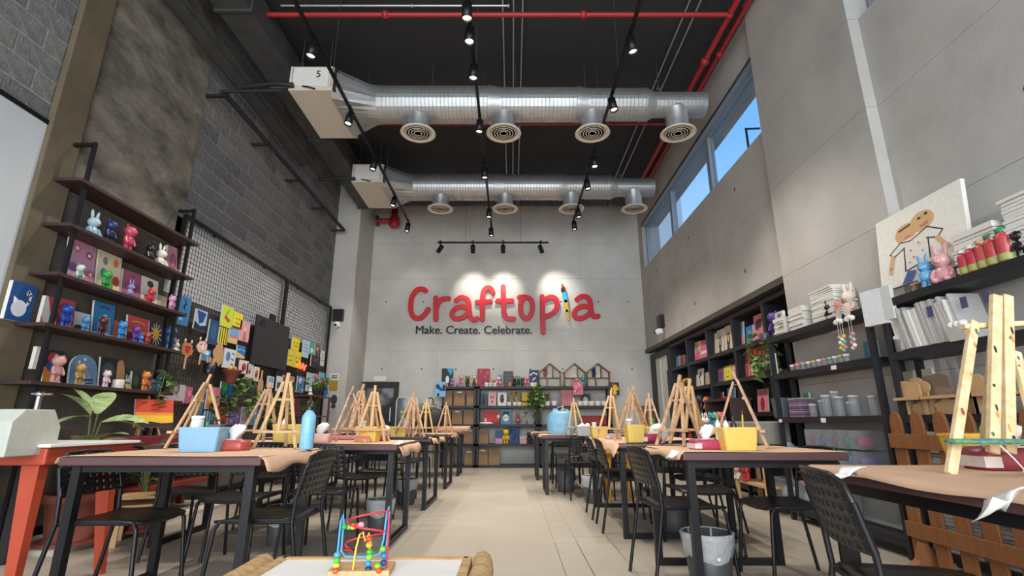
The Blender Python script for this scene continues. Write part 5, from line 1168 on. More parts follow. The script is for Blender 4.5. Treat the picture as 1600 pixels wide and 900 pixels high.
bf('green camouflage bunny figurine on the middle back unit', 632, 0, 80, 'bunny', '#2f6a3f', '#22301f'); bf('black bunny figurine on the middle back unit', 605, 0, 78, 'bunny', '#1e2421'); bf('hot pink bear figurine on the middle back unit', 693, 0, 76, 'bear', '#d04a7a', '#c8a0a8'); bf('dark olive bear figurine left of the hot pink bear', 660, 0, 66, 'bear', '#3f4a30')
ba('navy canvas with white arcs beside the first toy house', 708, 775, 172, 0, '#2a3c5c', [('l',[(.1,.7),(.4,.85),(.8,.75)],.08,'#dfe4ea'),('l',[(.3,.4),(.6,.55)],.08,'#dfe4ea')], dy=0.2)
for i, (a, b) in enumerate(((780,940),(962,1118),(1127,1295))):
    x0, x1 = ux(bu(a)), ux(bu(b)); w_ = x1-x0; h = at(800,bv(120),Y=YSF).z-BZ[0]; hw = at(800,bv(182),Y=YSF).z-BZ[0]; m = mat('walnut_edge', '#7d6748', 0.6, var=0.15)
    t = thing('toy_house', ('left','middle','right')[i]+' wooden house-shaped frame on top of the back shelves', 'toy house', ((x0+x1)/2, YSF+0.12, BZ[0]), 0, 'house frames on the back shelves')
    MB().prism([(-w_/2,0.02),(w_/2,0.02),(w_/2,hw),(0,h-0.02),(-w_/2,hw)], (0,0.01,0), o=(0,0.13,0)).build('back_panel', t, pc('#d6d0c2'))
    for s in (-1, 1):
        MB().bb(s*w_/2-0.012*(1+s), s*w_/2+0.012*(1-s), 0, 0.14, 0, hw).build('side_wall', t, m); MB().bar((s*w_/2*1.06, 0.07, hw-0.02), (0, 0.07, h), 0.14, 0.028, up=(0,0,1)).build('roof_board', t, m)
    MB().bb(-w_/2, w_/2, 0, 0.14, 0, 0.024).build('base', t, m); MB().bb(-w_/2, w_/2, 0, 0.13, hw*0.58, hw*0.58+0.02).build('shelf', t, m); MB().bb(0.06, 0.08, 0, 0.13, hw*0.58, h-0.05).build('divider', t, m); MB().bb(-0.07, -0.05, 0, 0.13, 0.02, hw*0.58).build('divider', t, m)
    if i != 1: figure(('mauve','navy')[i//2]+' bear figurine standing inside the %s toy house' % ('left','right')[i//2], ((x0+x1)/2-0.1, YSF+0.17, BZ[0]+hw*0.58+0.021), 0.23, 'bear', ('#8a5a64','#1d2a5a')[i//2])
bf('teal bunny figurine before the middle toy house', 1095, 0, 80, 'bunny', '#2a8aa8', dy=0.05); bf('pink bear figurine before the middle toy house', 1050, 0, 60, 'bear', '#d08a8c', dy=0.05); bf('coral bunny figurine before the middle toy house', 1015, 0, 50, 'bunny', '#d07a6c', dy=0.05)
ba('pink canvas with blossoms clipped to the shelf below the middle house', 1016, 1084, 256, 0, '#c46a80', [('l',[(.2,.15),(.5,.35),(.8,.7)],.06,'#5a2f38')]+d_blots(['#e4b3bd'], 24, 5, .1), dy=-0.03, zb=346)
ba('black, red and yellow canvas hung on the right end of the back shelves', 1266, 1338, 258, 0, '#3a1f1c', d_blots(['#d8b32c','#a83226','#e2c24a'], 25, 8, .2), dy=-0.03, zb=350)
# first row below the top
ba('dark blue canvas with a vase on the middle unit', 366, 408, 335, 1, '#37506a', [('e',.5,.35,.3,.3,'#1a1f26'),('e',.5,.65,.18,.2,'#23303c')]); ba('pale pink canvas with dark dots on the middle unit', 418, 474, 325, 1, '#cfa3a6', [('e',.35,.6,.1,.12,'#8a3f4a'),('e',.65,.6,.1,.12,'#8a3f4a'),('e',.5,.3,.12,.12,'#8a3f4a')]); ba('white canvas with a dark mask face on the middle unit', 484, 546, 328, 1, '#d6d4d0', [('e',.5,.52,.25,.32,'#2c2a33'),('e',.4,.6,.06,.06,'#b06a70'),('e',.6,.6,.06,.06,'#b06a70')])
ba('gold mottled canvas on the middle unit', 566, 640, 318, 1, '#8a7a4c', d_blots(['#4a3c24','#c0ab70'], 26, 14, .12), dy=0.12); ba('yellow canvas with a dark line on the middle unit', 655, 708, 330, 1, '#d2b81e', [('r',0,.25,1,.38,'#3a3320')], dy=0.12)
for i, zx in enumerate((565, 605, 637, 835, 885, 1068, 1108, 1150, 1195, 1240)): jar('small white cup on the upper back shelf, %s from the left' % ORD[i], (ux(bu(zx)), YSF+0.05, BZ[1]), 0.05 if zx < 700 else 0.065, 0.08 if zx < 700 else 0.10, '#d3d0ca', group='white cups on the back shelves')
ba('dark red canvas beside the hanging plant', 800, 850, 335, 1, '#8a2f44', [('e',.5,.5,.3,.3,'#2f2030'),('e',.4,.7,.15,.12,'#d07a88')], dy=0.12); ba('pink canvas with vertical strokes on the right back unit', 930, 1016, 310, 1, '#c88a90', d_stripes('#b3606c', 5), dy=0.12); ba('black and white portrait canvas on the right back unit', 1068, 1134, 338, 1, '#3c3c3e', [('e',.5,.5,.26,.3,'#b9b6b2'),('p',[(.2,.5),(.3,.9),(.7,.9),(.8,.5),(.6,.75),(.4,.75)],'#1c1c1e')], dy=0.12)
vine('leafy green plant trailing down the back shelves', (ux(bu(752)), YSF-0.04, BZ[0]-0.05), 18, 0.17, 0.62, M['leaf'], (0.10,0.045), 'hanging_plant', 31)
# second row
ba('wide red canvas with a spiky silhouette on the middle unit', 380, 495, 462, 2, '#b52f36', [('p',[(0,0),(1,0),(1,.3),(.8,.15),(.6,.3),(.4,.12),(.2,.28),(0,.1)],'#8a2028'),('e',.95,.6,.08,.15,'#d8c8d4')]); ba('teal canvas with a pale round face on the middle unit', 508, 576, 450, 2, '#3a86a8', [('e',.5,.45,.3,.25,'#e2d5c4'),('p',[(.15,.5),(.2,.85),(.8,.85),(.85,.5),(.6,.68),(.4,.68)],'#2a2622'),('e',.4,.45,.05,.05,'#222222'),('e',.62,.45,.05,.05,'#222222')])
bf('red and grey bunny figurine on the second level of the middle unit', 626, 2, 86, 'bunny', '#a8322c', '#8a8680'); bf('small white seated figurine before the wide red canvas', 400, 2, 45, 'sit', '#d2ccc2', dy=0.03); bf('small mauve seated figurine on the second level of the middle unit', 690, 2, 30, 'sit', '#8a7078'); bf('small brown seated figurine at the end of the second level', 745, 2, 30, 'sit', '#54443c')
o = MB().ball((0,0,0), (0.16,0.06,0.025), M['white'], 12, 6).build('folded_cloth', None, loc=(ux(bu(405)), YSF+0.02, BZ[2]+0.026)); tag(o, 'crumpled white cloth on the second level of the middle unit', 'cloth')
ba('small dark red canvas on the second level of the right unit', 938, 992, 466, 2, '#8a2230', [('e',.5,.5,.2,.2,'#5a1620')]); ba('long red striped panel on the right back unit behind the easels', 1064, 1250, 492, 2, '#a8322a', d_stripes('#7a221c', 12), dy=0.1)
# third row
ba('blue and pink canvas left of the yellow bear', 468, 522, 598, 3, '#35508c', [('r',0,0,1,.4,'#c48a9c')]); bf('yellow bear figurine on the third level of the middle unit', 543, 3, 98, 'bear', '#c8a51c', '#d6b62a', dy=0.04); ba('tall blue night canvas on the third level of the middle unit', 556, 636, 572, 3, '#2a4678', d_blots(['#4a6fa8','#1a2c50'], 28), dy=0.14); ba('pale pink strip canvas on the third level of the middle unit', 640, 688, 636, 3, '#c9a3a4', [('l',[(.1,.5),(.9,.6)],.1,'#a87880')]); bf('black bear figurine at the right of the third level', 706, 3, 78, 'bear', '#17171a', dy=0.04); bf('small red seated figurine right of the black bear', 728, 3, 40, 'sit', '#7a2a2c')
# bakery-like steel stand with a mirror near the back door
p = at(623, 690, Y=10.9)
t = thing('oval_mirror', 'round-cornered mirror with a pale frame behind the left easels', 'mirror', (at(636, 640, Y=11.0).x, 11.0, at(636, 668, Y=11.0).z))
x0, z1 = px(17, Vector((0,11,1.3))), at(636, 621, Y=11).z-at(636, 668, Y=11).z
rr = [( -x0, 0),(x0,0),(x0,z1*0.88),(x0*0.85,z1),(-x0*0.85,z1),(-x0,z1*0.88)]
MB().prism(rr, (0,0.02,0)).build('glass', t, mat('mirror_glass', '#9fa6ac', 0.08, 0.9)); MB().path([(a,-0.005,b) for a,b in rr], 0.014, 6, closed=True).build('frame', t, M['offwhite'])
MB().tube((-x0*.8,0.02,0),(-x0*.8,0.02,-at(636,668,Y=11).z),0.012,6).build('stand_leg', t, M['black']); MB().tube((x0*.8,0.02,0),(x0*.8,0.02,-at(636,668,Y=11).z),0.012,6).build('stand_leg', t, M['black'])
t = thing('wire_rack', 'tall gold wire rack with a black hook near the back shelves', 'rack', (at(668, 660, Y=10.8).x, 10.8, 0)); hw = 0.15; ht = at(668, 632, Y=10.8).z
for sx_ in (-hw, hw):
    for q in (-0.12, 0.12): MB().tube((sx_,q,0),(sx_,q,ht),0.008,6).build('post', t, mat('brass', '#a8935c', 0.35, 0.8))
for z in (0.3, 0.75, 1.1, ht): MB().path([(-hw,-.12,z),(hw,-.12,z),(hw,.12,z),(-hw,.12,z)], 0.006, 6, closed=True).build('ring', t, mat('brass', '#a8935c'))
MB().path([(0.1,0,ht),(0.1,0,ht+0.1),(0.05,0,ht+0.14),(-0.0,0,ht+0.12)], 0.014, 6).build('hook', t, M['black'])
vine('green leafy plant behind the third left table', (at(648, 672, Y=9.2).x, 9.2, 0.78), 12, 0.2, 0.3, M['leaf'], (0.12,0.05), 'potted_plant', 33, pot=(0.08,0.12,'#4a4a4a'), up=True)
o = MB().ball((0,0,0.22), (0.30,0.2,0.25), M['blackmatte'], 16, 10).build('black_bag', None, loc=(at(672, 680, Y=9.7).x, 9.7, ZTAB-0.02)); tag(o, 'black rounded bag on the last left table', 'bag')
t = thing('paper_roll', 'roll of brown paper lying on the last left table', 'paper roll', (at(705, 676, Y=9.6).x, 9.6, ZTAB+0.055)); MB().tube((-0.35,0,0),(0.3,0.1,0),0.05,14).build('roll', t, M['kraft']); MB().tube((0.3,0.1,0),(0.34,0.106,0),0.052,14).build('pink_end', t, pc('#b07a8a'))
# ================================================================== bookcase in the right-hand niche
XN = XR+0.05; NZ = [1.97, 1.53, 1.06, 0.58, 0.10]; NY = [5.46, 6.2, 7.12, 8.1, 9.07, 10.06]
t = thing('bookcase', 'long black bookcase set into the niche of the right wall', 'bookcase', (XN, 7.76, 0))
for y in NY: MB().bb(0, 0.32, y-7.76-0.035, y-7.76+0.035, 0, 2.44).build('upright', t, M['rackblack'])
for k in range(5):
    a, b = NY[k]-7.76+0.036, NY[k+1]-7.76-0.036
    for z in NZ+[2.44]: MB().bb(0.0, 0.32, a, b, z-0.055, z).build('shelf_board', t, M['rackblack'])
    MB().bb(0.322, 0.332, a-0.03, b+0.03, 0, 2.44).build('back_panel', t, pc('#57524d', 0.7))
struct('door_2', MB().bb(XN, XN+0.1, 10.12, 10.2, 0, 2.42).bb(XN, XN+0.1, 11.2, 11.5, 0, 2.42).bb(XN, XN+0.1, 10.2, 11.2, 2.3, 2.42), M['rackblack'])
dd = bpy.data.objects['door_2']
MB().bb(XN+0.03, XN+0.06, 10.45, 11.2, 0, 2.3).build('door_leaf', dd, M['column']); MB().bb(XN+0.02, XN+0.05, 10.8, 10.9, 0.1, 2.25).build('curtain_fold', dd, pc('#cfd2d2')); MB().bb(XN+0.03, XN+0.06, 10.2, 10.45, 0, 1.97).build('dark_panel', dd, M['rackblack'])
XC = XN+0.10; GN = 'pictures in the niche bookcase'
def nu(z): return 1000+z/4.5
def nv(z): return 430+z/4.5
def na(label, z0, z1, zt, row, bg, sh=(), **kw):
    u0, u1 = nu(z0), nu(z1); vt = nv(zt); z = NZ[row]; um = (u0+u1)/2
    y0, y1 = y_on(u1, z+0.12, XC), y_on(u0, z+0.12, XC); h = at(um, vt, X=XC).z-z
    art(label, (XC, (y0+y1)/2, z+0.001), -PI/2, y1-y0, max(0.08, min(h, 0.40)), bg, sh, tilt=-0.08, group=GN, **kw)
PORT = [('e',.5,.45,.22,.28,'#2a221d'),('e',.5,.5,.12,.15,'#c9a88a'),('p',[(.3,.05),(.7,.05),(.6,.3),(.4,.3)],'#4a3a30')]
na('small white card at the far end of the top niche row', 220, 247, 580, 0, '#cfc9bd'); na('small blue card at the far end of the top niche row', 250, 275, 568, 0, '#5f7f9c'); na('small rust card at the far end of the top niche row', 278, 306, 562, 0, '#8a4a32', [('e',.5,.5,.2,.2,'#5a2a1c')]); na('small charcoal card in the top niche row', 309, 329, 565, 0, '#3c3a3c')
na('floral brown canvas in the top niche row', 342, 374, 468, 0, '#7a4a44', d_blots(['#c08a80','#3a2322'], 41)); na('yellow and orange abstract canvas in the top niche row', 382, 418, 465, 0, '#cfa07a', d_abstract('#d0567a','#e0c03a','#5a8fb0')); na('pink canvas with a white band in the top niche row', 426, 468, 450, 0, '#d06a86', [('r',0,.3,1,.45,'#e8c8d0')])
na('cream portrait canvas, first of three alike in the top niche row', 486, 528, 412, 0, '#d2c8b0', PORT); na('cream portrait canvas, second of three alike in the top niche row', 537, 584, 378, 0, '#d2c8b0', PORT); na('cream portrait canvas, third of three alike in the top niche row', 592, 646, 346, 0, '#d2c8b0', PORT)
na('blue and pink sky canvas in the top niche row', 667, 724, 332, 0, '#6fa8c8', [('p',[(0,0),(1,0),(1,.5),(0,.25)],'#d08a90'),('r',0,.85,1,1,'#d0b070')]); na('small deep blue canvas in the top niche row', 740, 788, 352, 0, '#2f6fa0', [('e',.5,.5,.25,.3,'#4f90c0')]); na('pink canvas with a dark butterfly in the top niche row', 797, 866, 268, 0, '#d07a80', [('e',.35,.6,.2,.18,'#3a2a30'),('e',.65,.65,.2,.18,'#3a2a30'),('l',[(.5,.4),(.5,.8)],.05,'#3a2a30')])
na('dark red card at the far end of the second niche row', 240, 258, 745, 1, '#5a2826'); na('orange card in the second niche row', 263, 290, 738, 1, '#b0582e'); na('yellow and black canvas in the second niche row', 297, 344, 722, 1, '#c8a82a', [('e',.5,.5,.3,.3,'#26221c'),('e',.6,.6,.1,.1,'#c84a3a')]); na('rose card in the second niche row', 363, 394, 702, 1, '#c0607a'); na('white canvas with a black dancer in the second niche row', 401, 440, 656, 1, '#d3cfc4', [('l',[(.5,.15),(.45,.5),(.6,.8)],.12,'#1c1c1e'),('l',[(.25,.55),(.75,.65)],.08,'#1c1c1e')]); na('beige canvas in the second niche row', 456, 490, 678, 1, '#a89a86')
na('teal canvas with a light dot in the second niche row', 506, 540, 662, 1, '#27506a', [('e',.5,.5,.14,.14,'#7ab0c0')]); na('mauve canvas in the second niche row', 546, 585, 652, 1, '#7a5064', [('e',.5,.5,.2,.25,'#5a3a50')]); na('bright yellow smiling canvas in the second niche row', 593, 636, 636, 1, '#d8d01e', d_face()); na('cream and rose canvas in the second niche row', 641, 680, 626, 1, '#c8a890', [('e',.5,.4,.3,.25,'#d0827c')])
na('rose portrait canvas of a woman in the second niche row', 684, 760, 512, 1, '#a84a54', [('e',.5,.45,.24,.3,'#d8a88c'),('p',[(.2,.3),(.25,.85),(.75,.85),(.8,.3),(.65,.65),(.35,.65)],'#7a2a2c'),('r',.35,0,.65,.15,'#3a3a4c')]); na('large coral canvas with loose flowers in the second niche row', 764, 864, 476, 1, '#b8464c', d_blots(['#d8a04a','#d87a6a','#7a8a3f'], 44, 9, .16))
na('coral abstract canvas beside the rack post', 872, 928, 472, 1, '#c84a48', d_blots(['#e88a7a','#a03038'], 45))
na('red canvas in the third niche row', 527, 580, 822, 2, '#b03a40', [('e',.5,.4,.3,.2,'#8a2630')]); na('light blue canvas in the third niche row', 613, 664, 788, 2, '#6aa8c8', [('l',[(.3,.1),(.5,.8),(.7,.1)],.08,'#d0e0e8')]); na('pink canvas with a red vase in the third niche row', 822, 894, 798, 2, '#d07a84', [('e',.5,.35,.2,.3,'#8a1f2a')])
GF = 'figurines in the niche bookcase'
def nf(label, u, row, h, kind, c, c2=None, x=None):
    x = x or XC-0.05; z = NZ[row]; figure(label, (x, y_on(u, z, x), z), h, kind, c, c2, D(-80), GF)
for i, (u, row, h, k, c, c2, lb) in enumerate(((1086,2,.24,'bear','#b0332c','#c0443a','red bear figurine in the third niche row'),(1096,2,.34,'bear','#2a2f36','#3a4550','charcoal bear figurine in the third niche row'),(1106,2,.30,'bear','#c0602c','#d0703a','orange bear figurine in the third niche row'),(1113,2,.28,'bunny','#2f5f7c',None,'slate blue bunny figurine in the third niche row'),(1137,2,.26,'bear','#9a2c34',None,'dark red bear figurine in the third niche row'),(1150,2,.24,'bunny','#b8c0a8',None,'pale green bunny figurine in the third niche row'),(1128,2,.2,'sit','#5a7a3c',None,'moss green seated figurine in the third niche row'),
     (1080,3,.26,'bear','#a83a48',None,'crimson bear figurine in the fourth niche row'),(1094,3,.28,'bunny','#d2ccc2',None,'white bunny figurine in the fourth niche row'),(1106,3,.24,'bear','#3a7a8c',None,'teal bear figurine in the fourth niche row'),(1118,3,.26,'bear','#c07a3a',None,'amber bear figurine in the fourth niche row'),(1148,3,.34,'bear','#c0303a',None,'bright red bear figurine in the fourth niche row'),(1066,3,.25,'bear','#6a4a7c',None,'plum bear figurine in the fourth niche row'))): nf(lb, u, row, h, k, c, c2)
# open brown crate with toys before the bookcase
p = at(1103, 660, X=2.55); t = thing('wooden_crate', 'dark brown wooden crate of toys before the bookcase', 'crate', (2.72, p.y, 0.78), -PI/2)
MB().bb(-0.42,0.42,0,0.28,0,0.03).build('bottom', t, M['boards']); MB().bb(-0.42,-0.39,0,0.28,0.03,0.42).build('side', t, M['boards']); MB().bb(0.39,0.42,0,0.28,0.03,0.42).build('side', t, M['boards']); MB().bb(-0.42,0.42,0.26,0.28,0.03,0.42).build('back', t, M['boards']); MB().bb(-0.42,0.42,0,0.28,0.42,0.45).build('top', t, M['boards'])
for i, (dy, k, c, c2, lb) in enumerate(((0.3,'sit','#dedad2','#e6e2da','white round figurine in the brown crate'),(0.15,'sit','#2a2a2c','#d8d4cc','black and white penguin-like figurine in the brown crate'),(0.0,'bear','#3f7f9c',None,'teal bear figurine in the brown crate'),(-0.14,'bear','#5aa08a',None,'mint bear figurine in the brown crate'),(-0.28,'bear','#c8565c',None,'coral bear figurine in the brown crate'))): figure(lb, (2.64, p.y+dy, 0.811), 0.26, k, c, c2, D(-80), 'toys in the brown crate')
t2 = thing('crate_stand', 'black stand carrying the brown crate', 'stand', (2.74, p.y, 0))
for sx_ in (-0.14,0.12):
    for q in (-0.38,0.38): MB().bb(sx_-0.02,sx_+0.02,q-0.02,q+0.02,0,0.75).build('leg', t2, M['black'])
MB().bb(-0.18,0.16,-0.42,0.42,0.75,0.778).build('plate', t2, M['black'])
# grey draped counter
p = at(1165, 655, X=2.62); t = thing('covered_counter', 'counter under a grey felt cover before the bookcase', 'counter', (2.78, 5.95, 0))
MB().bb(-0.14,0.2,-0.42,0.42,0.70,0.94).build('felt_cover', t, mat('grey_felt', '#8a877e', 0.95, var=0.08, scale=20), bevel=0.02)
for sx_ in (-0.1,0.16):
    for q in (-0.36,0.36): MB().bb(sx_-0.02,sx_+0.02,q-0.02,q+0.02,0,0.70).build('leg', t, M['wood'])
MB().bb(-0.1,0.16,-0.36,0.36,0.25,0.28).build('lower_shelf', t, M['wood'])
figure('red bear figurine on the lower shelf of the grey counter', (2.7, 6.1, 0.281), 0.36, 'bear', '#b8323a', None, D(-80)); figure('pale seated figurine on the lower shelf of the grey counter', (2.7, 6.28, 0.281), 0.22, 'sit', '#c9c2b4', None, D(-80))
# bamboo screen near the corner
p0, p1 = at(1003, 660, X=2.95), at(1044, 660, X=2.95); yA, yB_ = 10.35, 11.3; t = thing('reed_screen', 'brown reed screen standing in the right back corner', 'screen', (2.3, 11.35, 0)); n = 26
zr = at(1020, 634, Y=11.35).z; xw = [at(1003, 650, Y=11.35).x, at(1046, 650, Y=11.35).x]
for i in range(n): MB().tube((xw[0]-2.3+(xw[1]-xw[0])*i/n,0,0.02),(xw[0]-2.3+(xw[1]-xw[0])*i/n,0,zr),0.009,6).build('reed', t, pc('#6a4f3c'))
for z in (0.3, 0.75, zr-0.15): MB().bb(xw[0]-2.3, xw[1]-2.3, -0.014, -0.008, z, z+0.012).build('binding', t, pc('#4a382a'))
# ================================================================== two black storage racks along the right wall
XRK = 2.78; RZ = [1.81, 1.42, 0.98, 0.55, 0.13]
def rack(label, y0, y1):
    cy = (y0+y1)/2; t = thing('storage_rack', label, 'rack', (XRK, cy, 0))
    for y in (y0, y1):
        for x in (0.02, 0.20): MB().bb(x-0.02, x+0.02, y-cy-0.02, y-cy+0.02, 0, RZ[0]+0.03).build('post', t, M['rackblack'])
    for z in RZ: MB().bb(0.0, 0.225, y0-cy+0.021, y1-cy-0.021, z-0.055, z).build('shelf_board', t, M['rackblack'])
    return t
rack('black storage rack between the bookcase and the fence, with jars and drawers', 3.84, 5.36)
rack('black storage rack behind the fence, with canvases and wooden cut-outs', 1.75, 3.66)
GS = 'stacked blank canvases'
def stack(x, yc, z, w_, d_, n, label, th=0.02, seed=1, m=None):
    q = random.Random(seed); me = MB().bb(-d_/2, d_/2, -w_/2, w_/2, 0, th*0.86, m or M['canvas']).mesh('canvas_slab')
    for i in range(n):
        o = inst('blank_canvas', me, None, (x+q.uniform(-.008,.008), yc+q.uniform(-.012,.012), z+0.001+i*th), (0,0,q.uniform(-.03,.03))); tag(o, '%s %s from the bottom' % (label, ORD[i]) if ',' in label else '%s, %s from the bottom' % (label, ORD[i]), 'canvas', GS)
XM = XRK+0.12
def ry(u, z, x=XM): return y_on(u, z, x)
z = RZ[0]
stack(XM, ry(1234, z), z, 0.20, 0.20, 9, 'blank white canvas in the lowest stack on the jar rack', seed=2)
stack(XM, ry(1262, z), z, 0.24, 0.20, 11, 'blank white canvas in the middle stack on the jar rack', seed=3)
stack(XM+0.02, ry(1302, z), z, 0.34, 0.20, 16, 'blank white canvas in the tallest stack on the jar rack', seed=4, th=0.019)
figure('violet galaxy-painted bunny figurine at the end of the jar rack', (XRK+0.08, ry(1213, z, XRK+0.08), z), 0.30, 'bear', '#3a2f6a', '#5a3a8c', D(-75)); figure('glossy black bunny figurine on top of the jar rack', (XRK+0.05, ry(1297, z, XRK+0.05), z), 0.19, 'bunny', '#121214', None, D(-75)); figure('small pink-faced bear figurine beside the large pale bunny', (XRK+0.04, ry(1313, z, XRK+0.04), z), 0.14, 'bear', '#d0a098', '#d87a78', D(-75)); figure('large cream bunny figurine on top of the jar rack', (XRK+0.09, ry(1331, z, XRK+0.09), z), 0.29, 'sit', '#d8c4b4', '#e0cfc0', D(-75))
o = art('grey and white box card with a green label on the canvas stack', (XRK+0.02, ry(1221, z, XRK+0.02), z+0.001), -PI/2, 0.15, 0.24, '#b9b4aa', [('r',.35,.65,.75,.9,'#4a6a52'),('l',[(.3,.45),(.8,.47)],.05,'#55524c'),('l',[(.3,.3),(.8,.32)],.05,'#55524c')], t=0.03, cat='box', name='box')
jar('grey pot at the near end of the niche, next to the violet bunny', (XRK+0.06, ry(1196, z, XRK+0.06), z), 0.06, 0.09, '#4c4c50')
vine('small trailing plant in the grey niche corner', (XRK+0.04, 5.55, 1.60), 7, 0.12, 0.22, M['leaf'], (0.07,0.03), 'hanging_plant', 51); vine('trailing plant over the coral flower canvas', (XRK+0.25, 6.05, 1.95), 9, 0.15, 0.4, M['leaf'], (0.07,0.03), 'hanging_plant', 52)
# pads of white canvases hanging on the post between the racks
art('white canvas pad hung on the rack post, wider one', (XRK-0.03, ry(1364, 1.8, XRK-0.03), 1.64), -PI/2+0.25, 0.19, 0.27, '#c9cbcc', [], t=0.05); art('white canvas pad hung on the rack post, narrower one behind', (XRK-0.01, ry(1384, 1.8, XRK), 1.66), -PI/2+0.1, 0.12, 0.25, '#bfc1c2', [], t=0.03)
# rainbow mobile
p = at(1318, 498, X=XRK-0.05); t = thing('rainbow_mobile', 'clay rainbow mobile with bead strings hanging from the jar rack', 'mobile', p, -PI/2)
for i, c in enumerate(('#d8a8a8','#d8c49a','#a8c0b0','#a8b4c8')):
    r = 0.085-0.016*i; MB().path([(r*math.cos(PI*k/10),0,r*1.3*math.sin(PI*k/10)) for k in range(11)], 0.008, 6, pc(c)).build('rainbow_band', t)
for s in (-1,1): 
    for k in range(3): MB().ball((s*0.07+(k-1)*0.03,0,-0.012+0.008*(k==1)), (0.03,0.02,0.022), M['white'], 8, 6).build('cloud_puff', t)
bc = ['#c9a49a','#e0dcd4','#d8b83a','#7ab0a8','#d0809a']
for i, x in enumerate((-0.09,-0.06,-0.03,0.05,0.08)):
    s_ = MB().tube((x,0,-0.02),(x,0,-0.24-0.02*(i%2)),0.0015,4).build('string', t, M['white'])
    for k in range(3): MB().ball((x,0,-0.14-0.045*k-0.02*(i%2)), 0.016, pc(bc[(i+k)%5]), 8, 6).build('bead', s_)
MB().tube((0,0,0.1),(0,0,0.16),0.0015,4).build('hanging_string', t, M['white'])
# second level of the jar rack
z = RZ[1]
vine('potted green plant on the second level of the jar rack', (XM, ry(1200, z), z), 8, 0.12, 0.2, M['leaf'], (0.08,0.03), 'potted_plant', 54, pot=(0.05,0.08,'#4a4a4c'), up=True)
y_ = ry(1220, z); art('pale blue canvas with a praying figure on the jar rack', (XRK+0.05, y_, z), -PI/2, 0.12, 0.23, '#9cc0cc', [('p',[(.2,.25),(.8,.25),(.6,.85),(.4,.85)],'#6a3a30'),('e',.5,.75,.12,.08,'#c08a6a'),('r',0,0,1,.22,'#d8cfae')])
t = thing('pink_hat', 'crumpled pink knitted hat with grey leaves on the jar rack', 'hat', (XM, ry(1255, z), z), 0); MB().ball((0,0,0.05),(0.08,0.13,0.05),pc('#9a5068',0.9),14,8).build('crown', t); MB().lathe([(0.06,0.0),(0.13,0.006),(0.13,0.014),(0.06,0.02)],18,(0,-0.06,0),m=pc('#7a6a5c',0.9)).build('brim', t)
for i in range(11):
    u = 1240+i*8.4; jar('small clear paint pot in the row on the jar rack, %s from the left' % ORD[i], (XRK+0.05, ry(u, z, XRK+0.05), z), 0.026, 0.05, '#c9c4ba', lid=('#d8d4cc','#c87a7a','#7ab0a0','#d8d4cc','#c8a84a')[i%5], group='paint pots on the jar rack', m=M['clear'])
art('small turquoise framed picture leaning on the jar rack', (XM+0.05, ry(1354, z), z), -PI/2, 0.15, 0.16, '#2f86a0', [('r',.2,.2,.8,.8,'#6f8a94')])
MB_ = MB().bb(-0.001, 0.001, -0.035, 0.035, 0, 0.035); o = MB_.build('price_tag', None, M['white'], loc=(XRK-0.003, ry(1302, z, XRK), z-0.05)); tag(o, 'small white shelf tag under the paint pots', 'tag')
o = MB().bb(-0.001, 0.001, -0.035, 0.035, 0, 0.04).build('price_tag', None, M['white'], loc=(XRK-0.003, ry(1286, RZ[2], XRK), RZ[2]-0.052)); tag(o, 'small white shelf tag under the glass jars', 'tag'); o = MB().bb(-0.001, 0.001, -0.03, 0.03, 0, 0.03).build('price_tag', None, M['white'], loc=(XRK-0.003, ry(1219, RZ[2], XRK), RZ[2]-0.05)); tag(o, 'small white shelf tag under the grey bucket', 'tag')
# third level: bucket, trays, glass jars
z = RZ[2]
tub('grey translucent bucket on the third level of the jar rack', (XM, ry(1228, z), z), 0.19, 0.2, 0.20, '#5f6168', mt=mat('smoke_plastic', '#62646c', 0.35, alpha=0.9), name='bucket', cat='bucket')
for i in range(9): o = MB().bb(-0.08,0.08,-0.10,0.10,0,0.016).build('paint_tray', None, pc(('#8a6a7c','#6a5a80','#a08a94')[i%3]), loc=(XM, ry(1256, z), z+0.001+0.021*i)); tag(o, 'flat plastic tray beside the grey bucket, %s from the bottom' % ORD[i], 'tray', 'trays beside the bucket')
art('small blue canvas with a cat on the third level of the jar rack', (XM+0.08, ry(1222, z+0.25), z+0.215), -PI/2, 0.13, 0.14, '#3a86c4', [('e',.5,.35,.25,.25,'#d8d0c8'),('e',.45,.5,.1,.1,'#2a2622')]).location.z = z+0.001
art('small green card behind the trays', (XM+0.09, ry(1246, z+0.2), z), -PI/2, 0.09, 0.24, '#4aa05a', [])
for i, (u, r, h) in enumerate(((1274,.035,.10),(1284,.03,.13),(1297,.042,.17),(1306,.034,.20),(1317,.04,.15),(1329,.036,.10),(1340,.04,.15),(1364,.032,.14))): jar('clear glass jar with a silver lid on the jar rack, %s from the left' % ORD[i], (XRK+0.07+0.03*(i%2), ry(u, z, XRK+0.08), z), r, h, '#b9bcbc', lid='#a8a8a6', group='glass jars on the third level', m=M['clear'])
